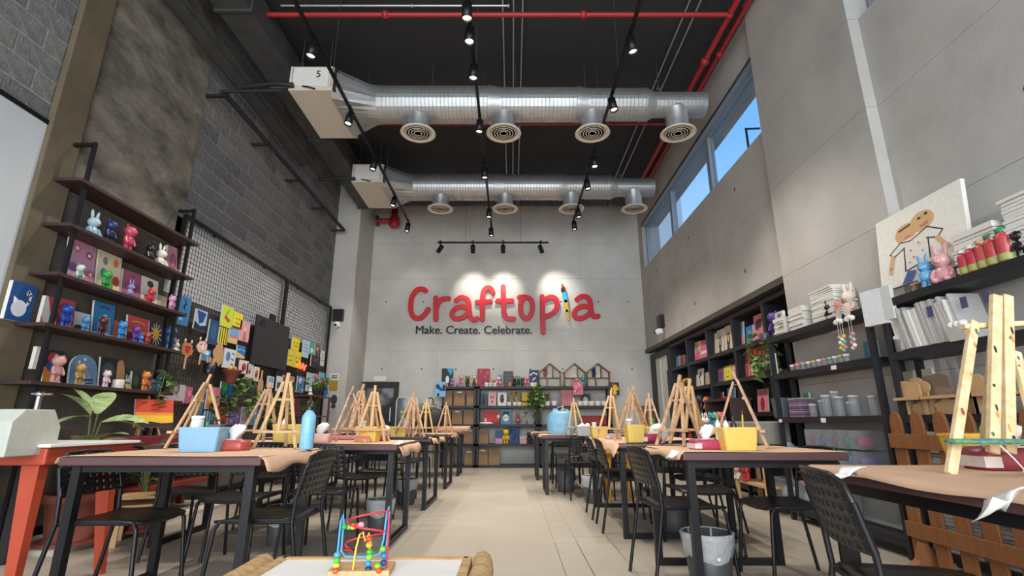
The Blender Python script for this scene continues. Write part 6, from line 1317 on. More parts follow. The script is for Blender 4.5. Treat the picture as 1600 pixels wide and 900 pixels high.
# fourth level: clear drawers with coloured stock
z = RZ[3]; cl = ['#b0404a','#4a7fc0','#b84a6a','#4aa04a','#c03a5a','#2a8a84','#3f5aa8','#b8b82a','#3f86c0','#7a5a9c']
ys = [ry(u, z, XRK) for u in (1268, 1285, 1303, 1322, 1341)]
for r in range(2):
    for i in range(5):
        yc = ys[i]; w_ = 0.155; t = thing('drawer_box', 'clear plastic drawer holding %s craft stock, %s row of the jar rack' % (('red','blue','rose','green','magenta','teal','indigo','lime','sky blue','purple')[r*5+i], 'upper' if r == 0 else 'lower'), 'drawer', (XRK+0.02, yc, z+0.001+(1-r)*0.165), 0, 'clear drawers on the jar rack')
        zb = 0
        MB().bb(0,0.003,-w_/2,w_/2,0,0.15).bb(0,0.18,-w_/2,-w_/2+0.003,0,0.15).bb(0,0.18,w_/2-0.003,w_/2,0,0.15).bb(0,0.18,-w_/2,w_/2,0,0.003).build('box_wall', t, M['clear'])
        MB().ball((0.09,0,0.06),(0.07,w_*0.44,0.055),pc(cl[r*5+i],0.8),10,6).build('contents', t); MB().tube((-0.012,-0.02,0.1),(-0.012,0.02,0.1),0.006,6).build('handle', t, M['clear'])
tub('low pale box with dark items on the fourth level of the jar rack', (XM, ry(1232, z), z), 0.18, 0.26, 0.14, '#7d8488', mt=M['clear'], name='storage_box', cat='box')
for i, (du, c, lb) in enumerate(((-8,'#1c1c1e','black ball of wool in the pale box'),(0,'#8a9aa8','blue grey ball of wool in the pale box'),(9,'#1f2022','second black ball of wool in the pale box, nearer'))): o = MB().ball((0,0,0),0.06,pc(c,0.9),12,8).build('wool_ball', None, loc=(XM, ry(1236+du, z), z+0.07+0.05*(i%2))); tag(o, lb, 'wool')
# lowest level: clear bins
z = RZ[4]
for i, (u, c, lb) in enumerate(((1238,'#c9ccce','clear bin with white paper on the lowest level of the jar rack'),(1275,'#b9a4ac','clear bin with balloons on the lowest level of the jar rack'),(1318,'#a8b0b4','clear bin with wire on the lowest level of the jar rack'))):
    t = tub(lb, (XM, ry(u, z), z), 0.2, 0.34, 0.24, c, mt=M['clear'], name='storage_bin', cat='bin'); MB().ball((0,0,0.09),(0.07,0.13,0.08),pc(c,0.9),12,8).build('contents', t)
o = MB().ball((0,0,0),0.07,pc('#c8788c',0.5),14,10).build('pink_ball', None, loc=(XM-0.02, ry(1272, z), z+0.25)); tag(o, 'pink balloon in the clear bin', 'balloon'); o = MB().ball((0,0,0),0.05,pc('#9aa4b4',0.5),12,8).build('blue_ball', None, loc=(XM-0.02, ry(1284, z), z+0.27)); tag(o, 'pale blue balloon in the clear bin', 'balloon')
# ------------------------------------------------------------------ fence-side rack
z = RZ[0]; XE = XRK+0.1
stack(XM+0.02, ry(1552, z), z, 0.28, 0.20, 13, 'blank white canvas in the left pile above the fence', seed=7, th=0.021); stack(XM+0.02, ry(1600, z)-0.14, z, 0.24, 0.20, 17, 'blank white canvas in the right pile above the fence', seed=8, th=0.021)
p = at(1434, 425, X=XRK+0.06)
te = dup(e0, (XRK+0.115, p.y+0.06, z), D(-90), 'small clean easel holding the drawing on top of the fence-side rack'); te.scale = (0.62, 0.34, 0.78)
XD = XRK+0.11; w0, w1 = at(1362, 375, X=XD).y, at(1500, 335, X=XD).y
art('large white canvas with a child\'s drawing of a two-headed figure', (XD, (w0+w1)/2, z+0.10), -PI/2, w0-w1, at(1432, 308, X=XD).z-(z+0.10), '#e6e3da', [
 ('e',.37,.66,.13,.13,'#d3a878'),('e',.57,.72,.14,.13,'#d3a878'),('p',[(.16,.46),(.30,.56),(.64,.60),(.78,.46),(.72,.42),(.62,.50),(.62,.20),(.34,.16),(.34,.47),(.2,.40)],'#e0dcd2'),
 ('l',[(.34,.47),(.2,.40),(.16,.46),(.30,.56),(.42,.53),(.54,.58),(.62,.62),(.78,.50),(.72,.43),(.60,.48)],.014,'#26221f'),('l',[(.34,.48),(.33,.16)],.014,'#26221f'),('l',[(.62,.48),(.62,.22)],.014,'#26221f'),('l',[(.33,.16),(.48,.19)],.014,'#26221f'),
 ('l',[(.30,.72),(.44,.75)],.02,'#3a302a'),('e',.55,.77,.02,.015,'#26221f'),('e',.63,.79,.02,.015,'#26221f'),('l',[(.37,.60),(.43,.61)],.02,'#c87a70'),('l',[(.56,.66),(.64,.68)],.025,'#c87a70'),
 ('l',[(.2,.42),(.16,.26),(.15,.20)],.045,'#d3a878'),('l',[(.72,.43),(.78,.32),(.82,.28)],.045,'#d3a878'),('p',[(.28,0),(.40,.0),(.46,.13),(.36,.15)],'#4a5f9c'),('p',[(.50,.14),(.62,.17),(.66,.06),(.56,.04)],'#4a5f9c')]+d_blots(['#b85a50','#7a8fae','#c8a84a'], 61, 0)+[('e',.42,.40,.012,.01,'#b0403a'),('e',.52,.46,.012,.01,'#b0403a'),('e',.45,.30,.012,.01,'#b0403a'),('e',.56,.34,.012,.01,'#4a7a5c'),('e',.40,.25,.012,.01,'#6a7fae')], t=0.03, tilt=-0.10)
figure('light blue bunny figurine before the child\'s drawing', (XRK+0.03, ry(1449, z, XRK+0.03)-0.01, z), 0.24, 'bunny', '#5f9cc4', '#6faacf', D(-70)); figure('rosy pink bunny figurine beside the light blue bunny', (XRK+0.06, ry(1480, z, XRK+0.06), z), 0.285, 'sit', '#c88f92', '#d09ea0', D(-70))
for i, (u, c, k) in enumerate(((1513,'#b83a4a','#d8d4cc'),(1527,'#b8323e','#d8d4cc'),(1543,'#b8504a','#c8a088'),(1558,'#b84040','#2f7a4a'),(1578,'#b8464c','#2f8a54'))):
    b = bottle(('red paint bottle with a %s cap on the fence-side rack, %s from the left' % (('white','white','peach','green','green')[i], ORD[i])), (XRK+0.05, ry(u, z, XRK+0.05), z), 0.034+0.002*i, 0.165+0.011*i, c, k, neck=0.62, group='red bottles on the fence-side rack'); MB().lathe([(0.0345+0.002*i,0.01),(0.0345+0.002*i,0.05)], 18, m=pc('#9aa85a')).build('label_band', b)
figure('black bear figurine at the right edge of the picture, on the rack', (XRK+0.05, ry(1600, z, XRK+0.05), z), 0.17, 'bear', '#19191b', None, D(-75))
z = RZ[1]; q = random.Random(5); u = 1424; i = 0
me1 = MB().bb(-0.10,0.10,-0.008,0.008,0,0.30,M['canvasgrey']).mesh('canvas_slab'); me2 = MB().bb(-0.10,0.10,-0.008,0.008,0,0.27,M['canvas']).mesh('canvas_slab')
yv = ry(1425, z, XRK+0.1); yend = ry(1530, z, XRK+0.1)
while yv > yend:
    o = inst('blank_canvas', me1 if q.random() < .6 else me2, None, (XRK+0.115+q.uniform(-.01,.01), yv, z+0.012), (-0.18+q.uniform(-.03,.03),0,0)); tag(o, 'grey-white canvas standing upright on the fence-side rack, %s from the left' % ORD[i], 'canvas', 'canvases standing on the fence-side rack'); yv -= 0.021; i += 1
for i, (u, lb) in enumerate(((1452,'left'),(1505,'middle'),(1540,'right'))): o = MB().bb(0,0.004,-0.022,0.022,0,0.07).build('canvas_label', None, pc('#4a4a6a'), loc=(XRK+0.008, ry(u, z+0.2, XRK), z+0.19)); tag(o, 'dark blue paper label on the %s of the standing canvases' % lb, 'label')
jar('grey cup with white spoon rests on the fence-side rack', (XRK+0.04, ry(1410, z, XRK+0.04), z), 0.035, 0.09, '#6a6a6e'); 
t = thing('porcelain_cups', 'cluster of white porcelain knobs on the grey cup', 'porcelain', (XRK+0.04, ry(1410, z, XRK+0.04), z+0.092)); 
for k in range(3): MB().ball((0,0.03*(k-1),0.015),(0.022,0.022,0.02),M['white'],10,6).build('knob', t)
t = thing('porcelain_cups', 'cluster of white porcelain knobs before the standing canvases', 'porcelain', (XRK+0.01, ry(1500, z, XRK), z+0.001))
for k in range(3): MB().ball((0.0,0.04*(k-1),0.10),(0.028,0.028,0.025),M['white'],10,6).build('knob', t)
MB().bb(-0.02,0.02,-0.06,0.06,0,0.085).build('holder', t, M['canvasgrey'])
# wooden cut-outs on the third level
z = RZ[2]; GC = 'plain wooden cut-outs'
def cut(label, u, w_, h, seed, dz=0.0, x=XRK+0.03, amp=5, rx=0.0, m=None):
    n = 40; pts = []
    for i in range(n):
        a = 2*PI*i/n; r = 0.40+0.085*abs(math.sin(amp*a/2+seed)); pts.append(((0.5+r*math.cos(a)-.5)*w_, max(0.0, 0.45+r*1.1*math.sin(a))*h))
    o = MB().prism(pts, (0,0.012,0)).build('wooden_cutout', None, m or M['mdf'], loc=(x, ry(u, z, x), z+dz+0.001), rot=(rx,0,-PI/2)); tag(o, label, 'cutout', GC)
cut('cloud-shaped wooden cut-out on the fence-side rack, left one', 1425, 0.26, 0.14, 3, 0.10, XRK+0.02); cut('cloud-shaped wooden cut-out on the fence-side rack, behind the left one', 1440, 0.24, 0.16, 4, 0.10, XRK+0.06); cut('grey-brown animal wooden cut-out on the fence-side rack', 1470, 0.30, 0.18, 6, 0.10, XRK+0.09, 4, m=pc('#7d6a58',0.8)); cut('round wooden cut-out near the large easel', 1535, 0.16, 0.12, 8, 0.12, XRK+0.05)
cut('hand-shaped wooden cut-out hanging low on the fence-side rack', 1445, 0.22, 0.09, 9, 0.0, XRK+0.04, 9); cut('flower-shaped wooden cut-out low on the fence-side rack', 1485, 0.24, 0.10, 12, 0.0, XRK+0.02, 6); cut('brown wooden cut-out low on the fence-side rack, near the easel', 1520, 0.22, 0.10, 13, 0.0, XRK+0.06, 7)
for i, (u, L, lb) in enumerate(((1425,0.24,'short wooden plank under the cloud cut-outs'),(1485,0.40,'long wooden plank under the animal cut-out'),(1560,0.4,'long wooden plank behind the large easel'))): o = MB().bb(-0.05,0.15,-L/2,L/2,0,0.02).build('wooden_plank', None, M['mdf'], loc=(XRK+0.03, ry(u, z, XRK), z+0.10)); tag(o, lb, 'plank'); MB().bb(0,0.1,-L/2+0.02,-L/2+0.05,-0.099,0).build('support', o, M['mdf']); MB().bb(0,0.1,L/2-0.05,L/2-0.02,-0.099,0).build('support', o, M['mdf'])
art('grey-green board standing on the fence-side rack', (XRK+0.19, ry(1440, z, XRK+0.19), z+0.001), -PI/2, 0.34, 0.32, '#8f8a7c', [('r',.5,0,1,1,'#b9b09c')])
# stacks of grey canvases low on the fence-side rack
for j, z in enumerate((RZ[3], RZ[4])):
    for i in range(4): stack(XM, 3.44-0.42*i, z, 0.36, 0.20, 14 if j == 0 else 15, 'grey canvas behind the fence, %s pile of the %s level,' % (ORD[i], 'upper' if j == 0 else 'lower'), th=0.023, seed=20+i+j*5, m=M['canvasgrey'])
# ================================================================== picket fence
XFN = 2.66; t = thing('picket_fence', 'brown wooden picket fence before the rack on the right', 'fence', (XFN, 2.6, 0))
fy = [y_on(u, 0.9, XFN) for u in (1381, 1411, 1446, 1485)]; st_ = 0.19
ylist = [3.58-0.185*i for i in range(12)]
for y in ylist:
    yy = y-2.6; w_ = 0.052; MB().prism([(-w_,0.05),(w_,0.05),(w_,0.93),(w_*.75,0.975),(w_*.3,1.0),(-w_*.3,1.0),(-w_*.75,0.975),(-w_,0.93)], (0.018,0,0), o=(0,yy,0), ax=(0,1,0)).build('picket', t, M['fence'], bevel=0.003)
for z0 in (0.20, 0.76): MB().bb(-0.02, -0.001, ylist[-1]-2.6-0.06, ylist[0]-2.6+0.06, z0, z0+0.095).build('rail', t, M['fence'], bevel=0.003)
for y in (3.50, 1.7): MB().prism([(-0.16,0),(0.08,0),(0.03,0.12),(0.0,0.18),(-0.02,0.18),(-0.06,0.08)], (0,0.06,0), o=(0,y-2.6,0)).build('foot', t, M['fence'])
# ================================================================== things on the tables
def tp(u, v): p = at(u, v, Z=ZTAB+0.006); p.z = ZTAB+0.006; return p
def wipes(label, u, v, w_, d_, h, col, rz=0.0, tuft=True, col2='#d8ccc6'):
    """soft pack of wet wipes with a tissue pulled out"""
    t = thing('wipes_pack', label, 'wipes pack', tp(u, v), rz, 'wipes packs on the tables'); q = random.Random(int(u)); n = 8; vs = []
    for k, z in enumerate((0, h*0.3, h*0.75, h)):
        s = (0.96, 1.0, 0.98, 0.88)[k]
        for i in range(16):
            a = 2*PI*i/16; c, s_ = math.cos(a), math.sin(a); e = 0.35; vs.append((math.copysign(abs(c)**e, c)*w_/2*s, math.copysign(abs(s_)**e, s_)*d_/2*s, z+(q.uniform(-.004,.004) if k else 0)))
    fs = [(k*16+i, k*16+(i+1)%16, (k+1)*16+(i+1)%16, (k+1)*16+i) for k in range(3) for i in range(16)]+[tuple(range(16))[::-1], tuple(range(48,64))]
    MB().add(vs, fs, pc(col, 0.35), True).build('wrapper', t)
    MB().bb(-w_/2*1.003, -w_/2*0.55, -d_/2*1.003, d_/2*1.003, h*0.12, h*0.62).build('printed_band', t, pc(col2, 0.4))
    MB().bb(-w_*0.2, w_*0.2, -d_*0.25, d_*0.25, h, h+0.006).build('flap', t, pc(col2, 0.35))
    if tuft:
        mb = MB()
        nn = 14; vs = []
        for k, (r, z) in enumerate(((0.012,0.0),(0.03,0.02),(0.046,0.05),(0.04,0.075),(0.018,0.088))):
            for i in range(nn): th = 2*PI*i/nn; f = 1+0.22*math.sin(i*2.9+k*1.3+u); vs.append((r*f*math.cos(th)*1.1+0.35*z, r*f*math.sin(th)*0.6, h+z+0.006*math.sin(i*2.1+k)))
        mb.add(vs, [(k*nn+i, k*nn+(i+1)%nn, (k+1)*nn+(i+1)%nn, (k+1)*nn+i) for k in range(4) for i in range(nn)]+[tuple(range(4*nn, 5*nn))], M['white'], True)
        mb.build('tissue', t)
    return t
# ---- nearest left table
p = tp(316, 705); t = tub('light blue tub of paints on the nearest left table', p, 0.235, 0.17, 0.137, '#7fa9c4', D(6))
jar('white paint cup in the light blue tub', p+Vector((-0.055,0.0,0.008)), 0.034, 0.175, '#d5dad8', lid='#dfe2e0'); bottle('small green glue bottle in the light blue tub', p+Vector((0.0,0.01,0.008)), 0.018, 0.16, '#3a9a4c', '#2f8a44'); t = thing('grey_toolbox', 'dark grey tool case in the light blue tub', 'tool case', p+Vector((0.06,0,0.008)), 0.1); MB().bb(-0.04,0.04,-0.04,0.04,0,0.145).build('case', t, pc('#4a5052'), bevel=0.01); MB().path([(-0.03,0,0.145),(-0.02,0,0.168),(0.02,0,0.168),(0.03,0,0.145)],0.006,6).build('handle', t, M['black'])
wipes('red and white wipes pack with a tissue beside the light blue tub', 362, 704, 0.20, 0.12, 0.062, '#a84840', D(-8))
p = tp(478, 702); t = thing('water_bottle', 'sky blue metal water bottle with a black cap at the table edge', 'bottle', p)
MB().lathe([(0.040,0),(0.043,0.006),(0.043,0.185),(0.040,0.205),(0.028,0.225),(0.022,0.232),(0.022,0.24)], 22, m=pc('#86bfdc',0.35)).build('body', t); MB().lathe([(0.024,0.238),(0.025,0.262),(0.021,0.268),(0,0.268)], 16, m=M['blackpl']).build('cap', t); MB().path([(-0.016,0,0.265),(-0.012,0,0.288),(0.012,0,0.288),(0.016,0,0.265)],0.005,6).build('carry_loop', t, M['blackpl'])
t = thing('paint_brush', 'dark paintbrush lying on an easel ledge of the nearest left table', 'brush', tp(440, 700)+Vector((0,0,0.11)), 0.2); MB().tube((-0.10,-0.03,0),(0.03,-0.03,0.004),0.005,6).build('handle', t, pc('#3a2022')); MB().tube((0.03,-0.03,0.004),(0.07,-0.03,0.005),0.007,6,0.002).build('bristles', t, M['black'])
# ---- second and further left tables
def ytub(label, u, v, w_, h, rz=0.0, fill=()):
    p = tp(u, v); t = tub(label, p, w_, w_*0.8, h, '#dfbd5c', rz)
    for i, (k, c, lb) in enumerate(fill):
        q = p+Vector((w_*(-0.25+0.22*i), 0.0, 0.008))
        if k == 'b': bottle(lb, q, 0.018, h*1.45, c, '#1f1f20')
        elif k == 'j': jar(lb, q, 0.026, h*1.15, c, lid='#d8d8d4')
        else:
            b = thing('paint_brush', lb, 'brush', q); MB().tube((0,0,0),(0.02,0.01,h*1.5),0.005,6).build('handle', b, pc(c)); MB().tube((0.02,0.01,h*1.5),(0.025,0.012,h*1.75),0.007,6,0.002).build('bristles', b, pc('#5a3a20'))
    return t
ytub('yellow tub at the wall end of the second left table', 452, 693, 0.24, 0.15, 0.1, [('b','#e8e4d8','white bottle in the wall-end yellow tub')])
wipes('pinkish wipes pack with white tissue behind the blue bottle', 499, 692, 0.17, 0.10, 0.07, '#c8a09c')
ytub('yellow tub of brushes in the middle of the second left table', 575, 690, 0.20, 0.13, -0.1, [('j','#d8d8d4','white jar in the middle yellow tub'), ('s','#c8a03a','yellow-handled brush in the middle yellow tub')])
wipes('dark red wipes pack right of the middle yellow tub', 594, 689, 0.15, 0.10, 0.05, '#8a2a30', 0.2, False)
t = thing('ruler_bar', 'pink painted wooden bar lying on the second left table', 'bar', tp(535, 692)); MB().bb(-0.22,0.22,-0.012,0.012,0.03,0.055).build('bar', t, pc('#b8606c')); MB().bb(-0.2,-0.18,-0.01,0.01,0,0.03).build('peg', t, M['wood']); MB().bb(0.18,0.2,-0.01,0.01,0,0.03).build('peg', t, M['wood'])
o = MB().ball((0,0,0.06),(0.10,0.07,0.075),mat('white_plastic_bag','#cfd2d2',0.35,bump=0.6,bscale=18),14,10).build('plastic_bag', None, loc=tp(600, 684)); tag(o, 'crumpled white plastic bag on the left tables near the mirror', 'bag')
ytub('yellow tub on the third left table under the reddish easels', 622, 684, 0.18, 0.12, 0.05)
o = MB().bb(-0.4,0.2,-0.14,0.14,0,0.02).build('dark_tray', None, M['blackmatte'], loc=tp(636, 686), bevel=0.004); tag(o, 'flat dark tray lying on the third left table', 'tray')
o = MB().bb(-0.3,0.2,-0.12,0.12,0,0.02).build('dark_tray', None, M['blackmatte'], loc=tp(672, 682), bevel=0.004); tag(o, 'flat dark tray lying on the fourth left table', 'tray')
# ---- right row
p = tp(1152, 703); ytub('large yellow tub of brushes and bottles on the nearest right table', 1152, 703, 0.215, 0.135, 0.0, [('b','#d8dcd4','white bottle in the large yellow tub'), ('b','#26262a','black bottle in the large yellow tub'), ('s','#d8b83a','yellow-handled brush in the large yellow tub')])
bottle('green-capped glue bottle in the large yellow tub', p+Vector((-0.088,0.04,0.008)), 0.017, 0.2, '#d8dcd4', '#3f9a4a')
wipes('crimson wipes pack with white tissue beside the large yellow tub', 1104, 702, 0.20, 0.12, 0.06, '#a83a54', D(5))
ytub('small yellow tub on the second right table', 992, 691, 0.16, 0.145, 0.1, [('j','#c8a0a8','pink jar in the small yellow tub')]); ytub('second small yellow tub behind the first, on the right', 1012, 689, 0.15, 0.13, -0.1, [('s','#c8a83a','yellow brush in the second small yellow tub')])
wipes('crimson wipes pack on the second right table', 1017, 691, 0.17, 0.11, 0.07, '#9a2a44', 0.1, False); o = MB().ball((0,0,0.07),(0.09,0.06,0.085),mat('white_plastic_bag','#cfd2d2'),14,10).build('plastic_bag', None, loc=tp(1030, 690)); tag(o, 'crumpled white plastic bag beside the crimson wipes on the right', 'bag')
bottle('bright green bottle far back on the second right table', tp(1022, 685), 0.035, 0.20, '#3aa83c', '#2f9a34', neck=0.6); bottle('turquoise bottle far back on the second right table', tp(1033, 685), 0.035, 0.20, '#2a9aa8', '#2a9aa8', neck=0.6)
q = random.Random(4); t = thing('plastic_bag', 'light blue translucent bag standing on the third right table', 'bag', tp(877, 679)); mb = MB(); n = 26; vs = []
for k, (r, z) in enumerate([(0.14,0),(0.15,0.03),(0.155,0.12),(0.145,0.22),(0.12,0.28),(0.10,0.31),(0.08,0.33)]):
    for i in range(n): th = 2*PI*i/n; f = 1+0.09*math.sin(i*2.4+k*0.6)*(0.4+k*0.12); vs.append((r*f*math.cos(th)*1.25, r*f*math.sin(th)*0.6, z+(0.03*math.sin(2*th+1) if k == 6 else 0)))
mb.add(vs, [(k*n+i, k*n+(i+1)%n, (k+1)*n+(i+1)%n, (k+1)*n+i) for k in range(6) for i in range(n)]+[tuple(range(n))], mat('blue_bag','#7fb4d4',0.35,bump=0.7,bscale=14,alpha=0.85), True).build('bag_body', t)
MB().path([(-0.06,0,0.31),(-0.04,0,0.37),(0.02,0,0.38),(0.05,0,0.31)],0.008,6,mat('blue_bag','#7fb4d4')).build('handle', t)
tub('pale grey tub of cotton balls on the third right table', tp(912, 681), 0.19, 0.15, 0.12, '#a9aaa8'); 
for i in range(4): o = MB().ball((0,0,0),0.035,M['white'],10,6).build('cotton_ball', None, loc=tp(912,681)+Vector((-0.05+0.035*i,0.0,0.10+0.02*(i%2)))); tag(o, 'white cotton ball in the pale grey tub, %s from the left' % ORD[i], 'cotton ball', 'cotton balls in the grey tub')
ytub('yellow tub with a white cup on the third right table', 936, 684, 0.19, 0.12, 0.0, [('j','#d8d8d4','white cup in the third right yellow tub')]); wipes('pale wipes pack on the third right table, right of the yellow tub', 957, 686, 0.14, 0.09, 0.05, '#b8a0a4', 0, False)
# ---- far right table
wipes('large crimson net-patterned wipes pack on the far right table', 1578, 733, 0.26, 0.13, 0.075, '#8a3a40', D(-4)); p = tp(1572, 722); tub('yellow tub behind the large easel on the far right table', p+Vector((0.03,0.14,0)), 0.26, 0.16, 0.115, '#d9a83c'); o = MB().ball((0,0,0),(0.022,0.02,0.035),pc('#5ab83a'),10,8).build('green_cap', None, loc=p+Vector((0.05,0.12,0.12))); tag(o, 'bright green bottle cap in the far right yellow tub', 'cap')
t = thing('paint_ledge', 'paint-crusted blue and green palette strip on the large easel', 'palette', at(1552, 690, Y=1.72)); m = mat('crusted_paint', '#2f6a8c', 0.4, scale=34, col2='#5f9a3a', bump=0.6, bscale=60); MB().lathe([(0.0,-0.006),(0.15,-0.005),(0.16,0.0),(0.15,0.008),(0,0.01)], 26, m=m, sx=1.0, sy=0.35).build('palette_board', t)
t = thing('cord', 'thin white cord with a knot hanging over the crimson pack', 'cord', at(1590, 740, Z=ZTAB+0.01)); MB().path([(-0.055,-0.02,0.09),(-0.03,-0.03,0.05),(0,-0.03,0.008),(0.03,-0.02,0.03)],0.0022,5).build('strand', t, M['white']); MB().ball((0,-0.03,0.008),0.009,M['white'],8,6).build('knot', t)
# ================================================================== waste bins
def waste_bin(label, x, y, r=0.145, h=0.30, liner=True):
    t = thing('waste_bin', label, 'bin', (x, y, 0), 0, 'waste bins'); 
    MB().lathe([(r*0.75,0),(r*0.77,0.006),(r,h),(r*0.97,h),(r*0.74,0.01),(0,0.01)], 24, m=pc('#4a4b4e',0.5)).build('bin_body', t)
    if liner:
        q = random.Random(int(x*100)); vs = []; n = 30; pr = [(r*0.90,h*0.6),(r*0.98,h*0.72),(r*1.03,h*0.9),(r*1.06,h*1.01),(r*0.99,h*1.02),(r*0.93,h*0.8)]
        for k, (a, z) in enumerate(pr):
            for i in range(n): th = 2*PI*i/n; f = 1+0.025*math.sin(i*2.6+k); zz = z-(0.10*h*(0.5+0.5*math.sin(3*th)) if k == 0 else 0); vs.append((a*f*math.cos(th), a*f*math.sin(th), zz))
        MB().add(vs, [(k*n+i, k*n+(i+1)%n, (k+1)*n+(i+1)%n, (k+1)*n+i) for k in range(len(pr)-1) for i in range(n)], mat('bin_liner','#d2d4d4',0.35,alpha=0.62,bump=0.8,bscale=22), True).build('liner', t); MB().ball((0,-r*1.05,h*0.62),(0.014,0.012,0.012),M['white'],8,6).build('liner_knot', t)
    return t
waste_bin('grey waste bin with a clear liner under the nearest right table', 1.16, 3.24)
waste_bin('grey waste bin with a liner in the shade before the second left table', -1.84, 4.32, 0.12, 0.28); waste_bin('dark waste bin between the second left table chairs', -1.15, 4.7, 0.12, 0.28); waste_bin('dark waste bin under the third left table', -1.25, 6.3, 0.13, 0.28)
waste_bin('dark waste bin under the second right table', 1.42, 4.75, 0.13, 0.28, False); waste_bin('waste bin with a grey liner on the aisle side of the third right table', 0.98, 6.45, 0.13, 0.3); waste_bin('dark waste bin beneath the third right table', 0.75, 7.4, 0.14, 0.3, False)
t = thing('yellow_stool', 'orange-yellow folding stool beyond the second right table', 'stool', (1.32, 6.6, 0))
for sx_ in (-0.14,0.14):
    for q in (-0.12,0.12): MB().bar((sx_,q,0.0),(sx_*0.8,q*0.8,0.55),0.035,0.02).build('leg', t, pc('#d89a1c'))
MB().bb(-0.15,0.15,-0.14,0.14,0.55,0.59).build('seat', t, pc('#e0a41e'), bevel=0.01); MB().bb(-0.12,0.12,-0.11,-0.09,0.25,0.30).build('stretcher', t, pc('#d89a1c')); MB().bb(-0.12,0.12,0.09,0.11,0.25,0.30).build('stretcher', t, pc('#d89a1c'))
# ================================================================== low play table with a bead maze
pt = thing('play_table', 'low play table with a white top and rough log frame in front', 'play table', (-0.48, 1.62, 0))
MB().bb(-0.335,0.30,-0.42,0.37,0.425,0.45).build('white_top', pt, M['white'])
for x0, x1, y0, y1, nm in ((-0.36,0.325,0.37,0.40,'back_edge'),(-0.375,-0.335,-0.45,0.40,'side_edge'),(0.30,0.335,-0.45,0.40,'side_edge'),(-0.36,0.325,-0.45,-0.42,'front_edge')): MB().bb(x0,x1,y0,y1,0.38,0.456).build(nm, pt, M['roughwood'], bevel=0.006)
for sx_ in (-0.36,0.32):
    for q in (-0.42,0.36): MB().bb(sx_-0.03,sx_+0.03,q-0.03,q+0.03,0,0.38).build('leg', pt, M['roughwood'])
for x, y0, y1, w_, zz in ((-0.405,-0.2,0.36,0.05,0.475),(0.375,-0.2,0.40,0.05,0.475)):
    MB().path([(x+0.004*math.sin(k*2), y0+(y1-y0)*k/5, 0.435+0.02*math.sin(k*1.7)*0.3) for k in range(6)], [0.036,0.04,0.038,0.042,0.038,0.035], 9, M['roughwood']).build('side_log', pt)
p = at(570, 885, Z=0.46); t = thing('bead_maze', 'wooden bead maze toy with red, blue and yellow wires on the play table', 'toy', (p.x, p.y-0.03, 0.451), 0.05)
MB().bb(-0.10,0.10,-0.06,0.06,0,0.018).build('base', t, M['wood'], bevel=0.004)
R_, B_, Y_ = pc('#c8283c',0.35), pc('#3f9ad8',0.35), pc('#e0b83a',0.35); hT = 0.20
MB().path([(0.085,-0.03,0.018),(0.085,-0.03,0.15),(0.078,-0.03,0.19)]+[(0.0+0.07*math.cos(a)+0.008, 0.03*math.sin(a)-0.005, 0.19-0.0055*i) for i, a in enumerate([k*0.5 for k in range(22)])]+[(-0.085,0.03,0.06),(-0.085,0.03,0.018)], 0.0035, 6, R_).build('red_wire', t)
MB().path([(-0.075,-0.04,0.018),(-0.075,-0.04,0.06),(-0.075,-0.03,0.16),(-0.072,-0.02,0.18),(-0.068,-0.02,0.16),(-0.066,-0.03,0.07),(-0.05,-0.035,0.055),(0.03,-0.035,0.052),(0.06,-0.03,0.06),(0.068,-0.02,0.1),(0.072,-0.01,0.18),(0.075,0,0.20),(0.079,0,0.18),(0.078,-0.01,0.1),(0.075,-0.02,0.06),(0.075,-0.03,0.018)], 0.0035, 6, B_).build('blue_wire', t)
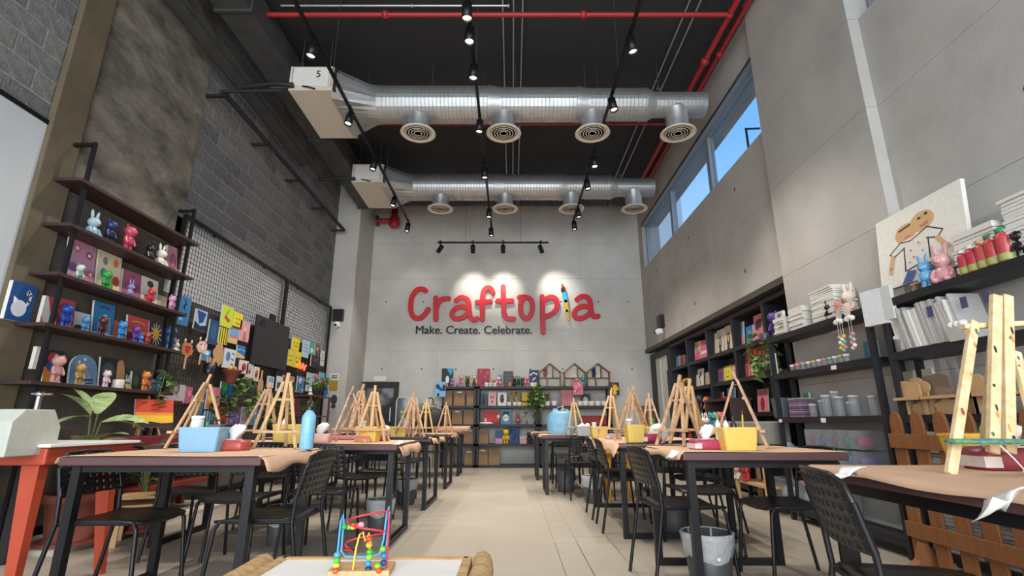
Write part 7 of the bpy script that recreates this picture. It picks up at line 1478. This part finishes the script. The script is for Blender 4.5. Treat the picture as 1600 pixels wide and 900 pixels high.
MB().path([(-0.02,-0.045,0.018),(-0.015,-0.045,0.08),(-0.008,-0.04,0.12),(0.002,-0.035,0.128),(0.01,-0.035,0.10),(0.022,-0.035,0.125),(0.03,-0.04,0.10),(0.028,-0.045,0.06),(0.03,-0.045,0.018)], 0.0035, 6, Y_).build('yellow_wire', t)
for i, (x, y, z, c) in enumerate(((-0.065,-0.02,0.142,'#2f9a3c'),(-0.05,-0.012,0.14,'#5ab83a'),(-0.038,-0.01,0.14,'#d8c83a'),(-0.028,-0.01,0.142,'#c83a2c'),(-0.012,-0.01,0.145,'#d89aa8'),(0.025,-0.038,0.108,'#c8402c'),(0.026,-0.042,0.09,'#e0a42c'),(-0.075,-0.04,0.062,'#4a9ac0'),(-0.075,-0.04,0.045,'#4ab83a'),(-0.075,-0.04,0.03,'#c8d83a'),(-0.072,-0.055,0.018,'#c85a2c'),(0.03,-0.045,0.07,'#3fa83c'),(0.03,-0.045,0.055,'#8ac83a'),(0.028,-0.045,0.036,'#3a8ac8'),(0.03,-0.045,0.02,'#1f3a5a'),(0.07,-0.03,0.075,'#7ab83a'),(0.075,-0.03,0.055,'#2a7ab0'),(0.075,-0.03,0.034,'#1f4a7a'),(0.06,-0.05,0.03,'#8ab82c'),(0.066,-0.056,0.018,'#c8502c'))):
    MB().ball((x,y,z),(0.0115,0.0115,0.0095),pc(c,0.3),10,7).build('bead', t)
# ================================================================== outside the windows
t = thing('apartment_building', 'pale building seen through the far window pane', 'building', (15, 44, 0)); MB().bb(-3,-0.6,-5,12,0,19.5).build('wall', t, pc('#d5d8da',0.8))
for y in (-3.5, 0.5, 4.5):
    for z in (13, 16): 
        f = MB().bb(-3.1,-2.98,y,y+2,z,z+1.8).build('window', t, pc('#8a98a4')); MB().bb(-3.14,-3.1,y+0.2,y+1.8,z+0.2,z+1.6).build('pane', f, pc('#6f8aa4',0.2))
p = at(1166, 205, X=14); t = thing('street_lamp', 'dark street lamp outside the nearest window pane', 'street lamp', (p.x, p.y, 0)); MB().tube((0,0,0),(0,0,p.z+0.2),0.07,8).build('pole', t, M['black']); MB().bar((0,0,p.z+0.15),(0.9,0.1,p.z+0.25),0.12,0.07).build('arm', t, M['black'])
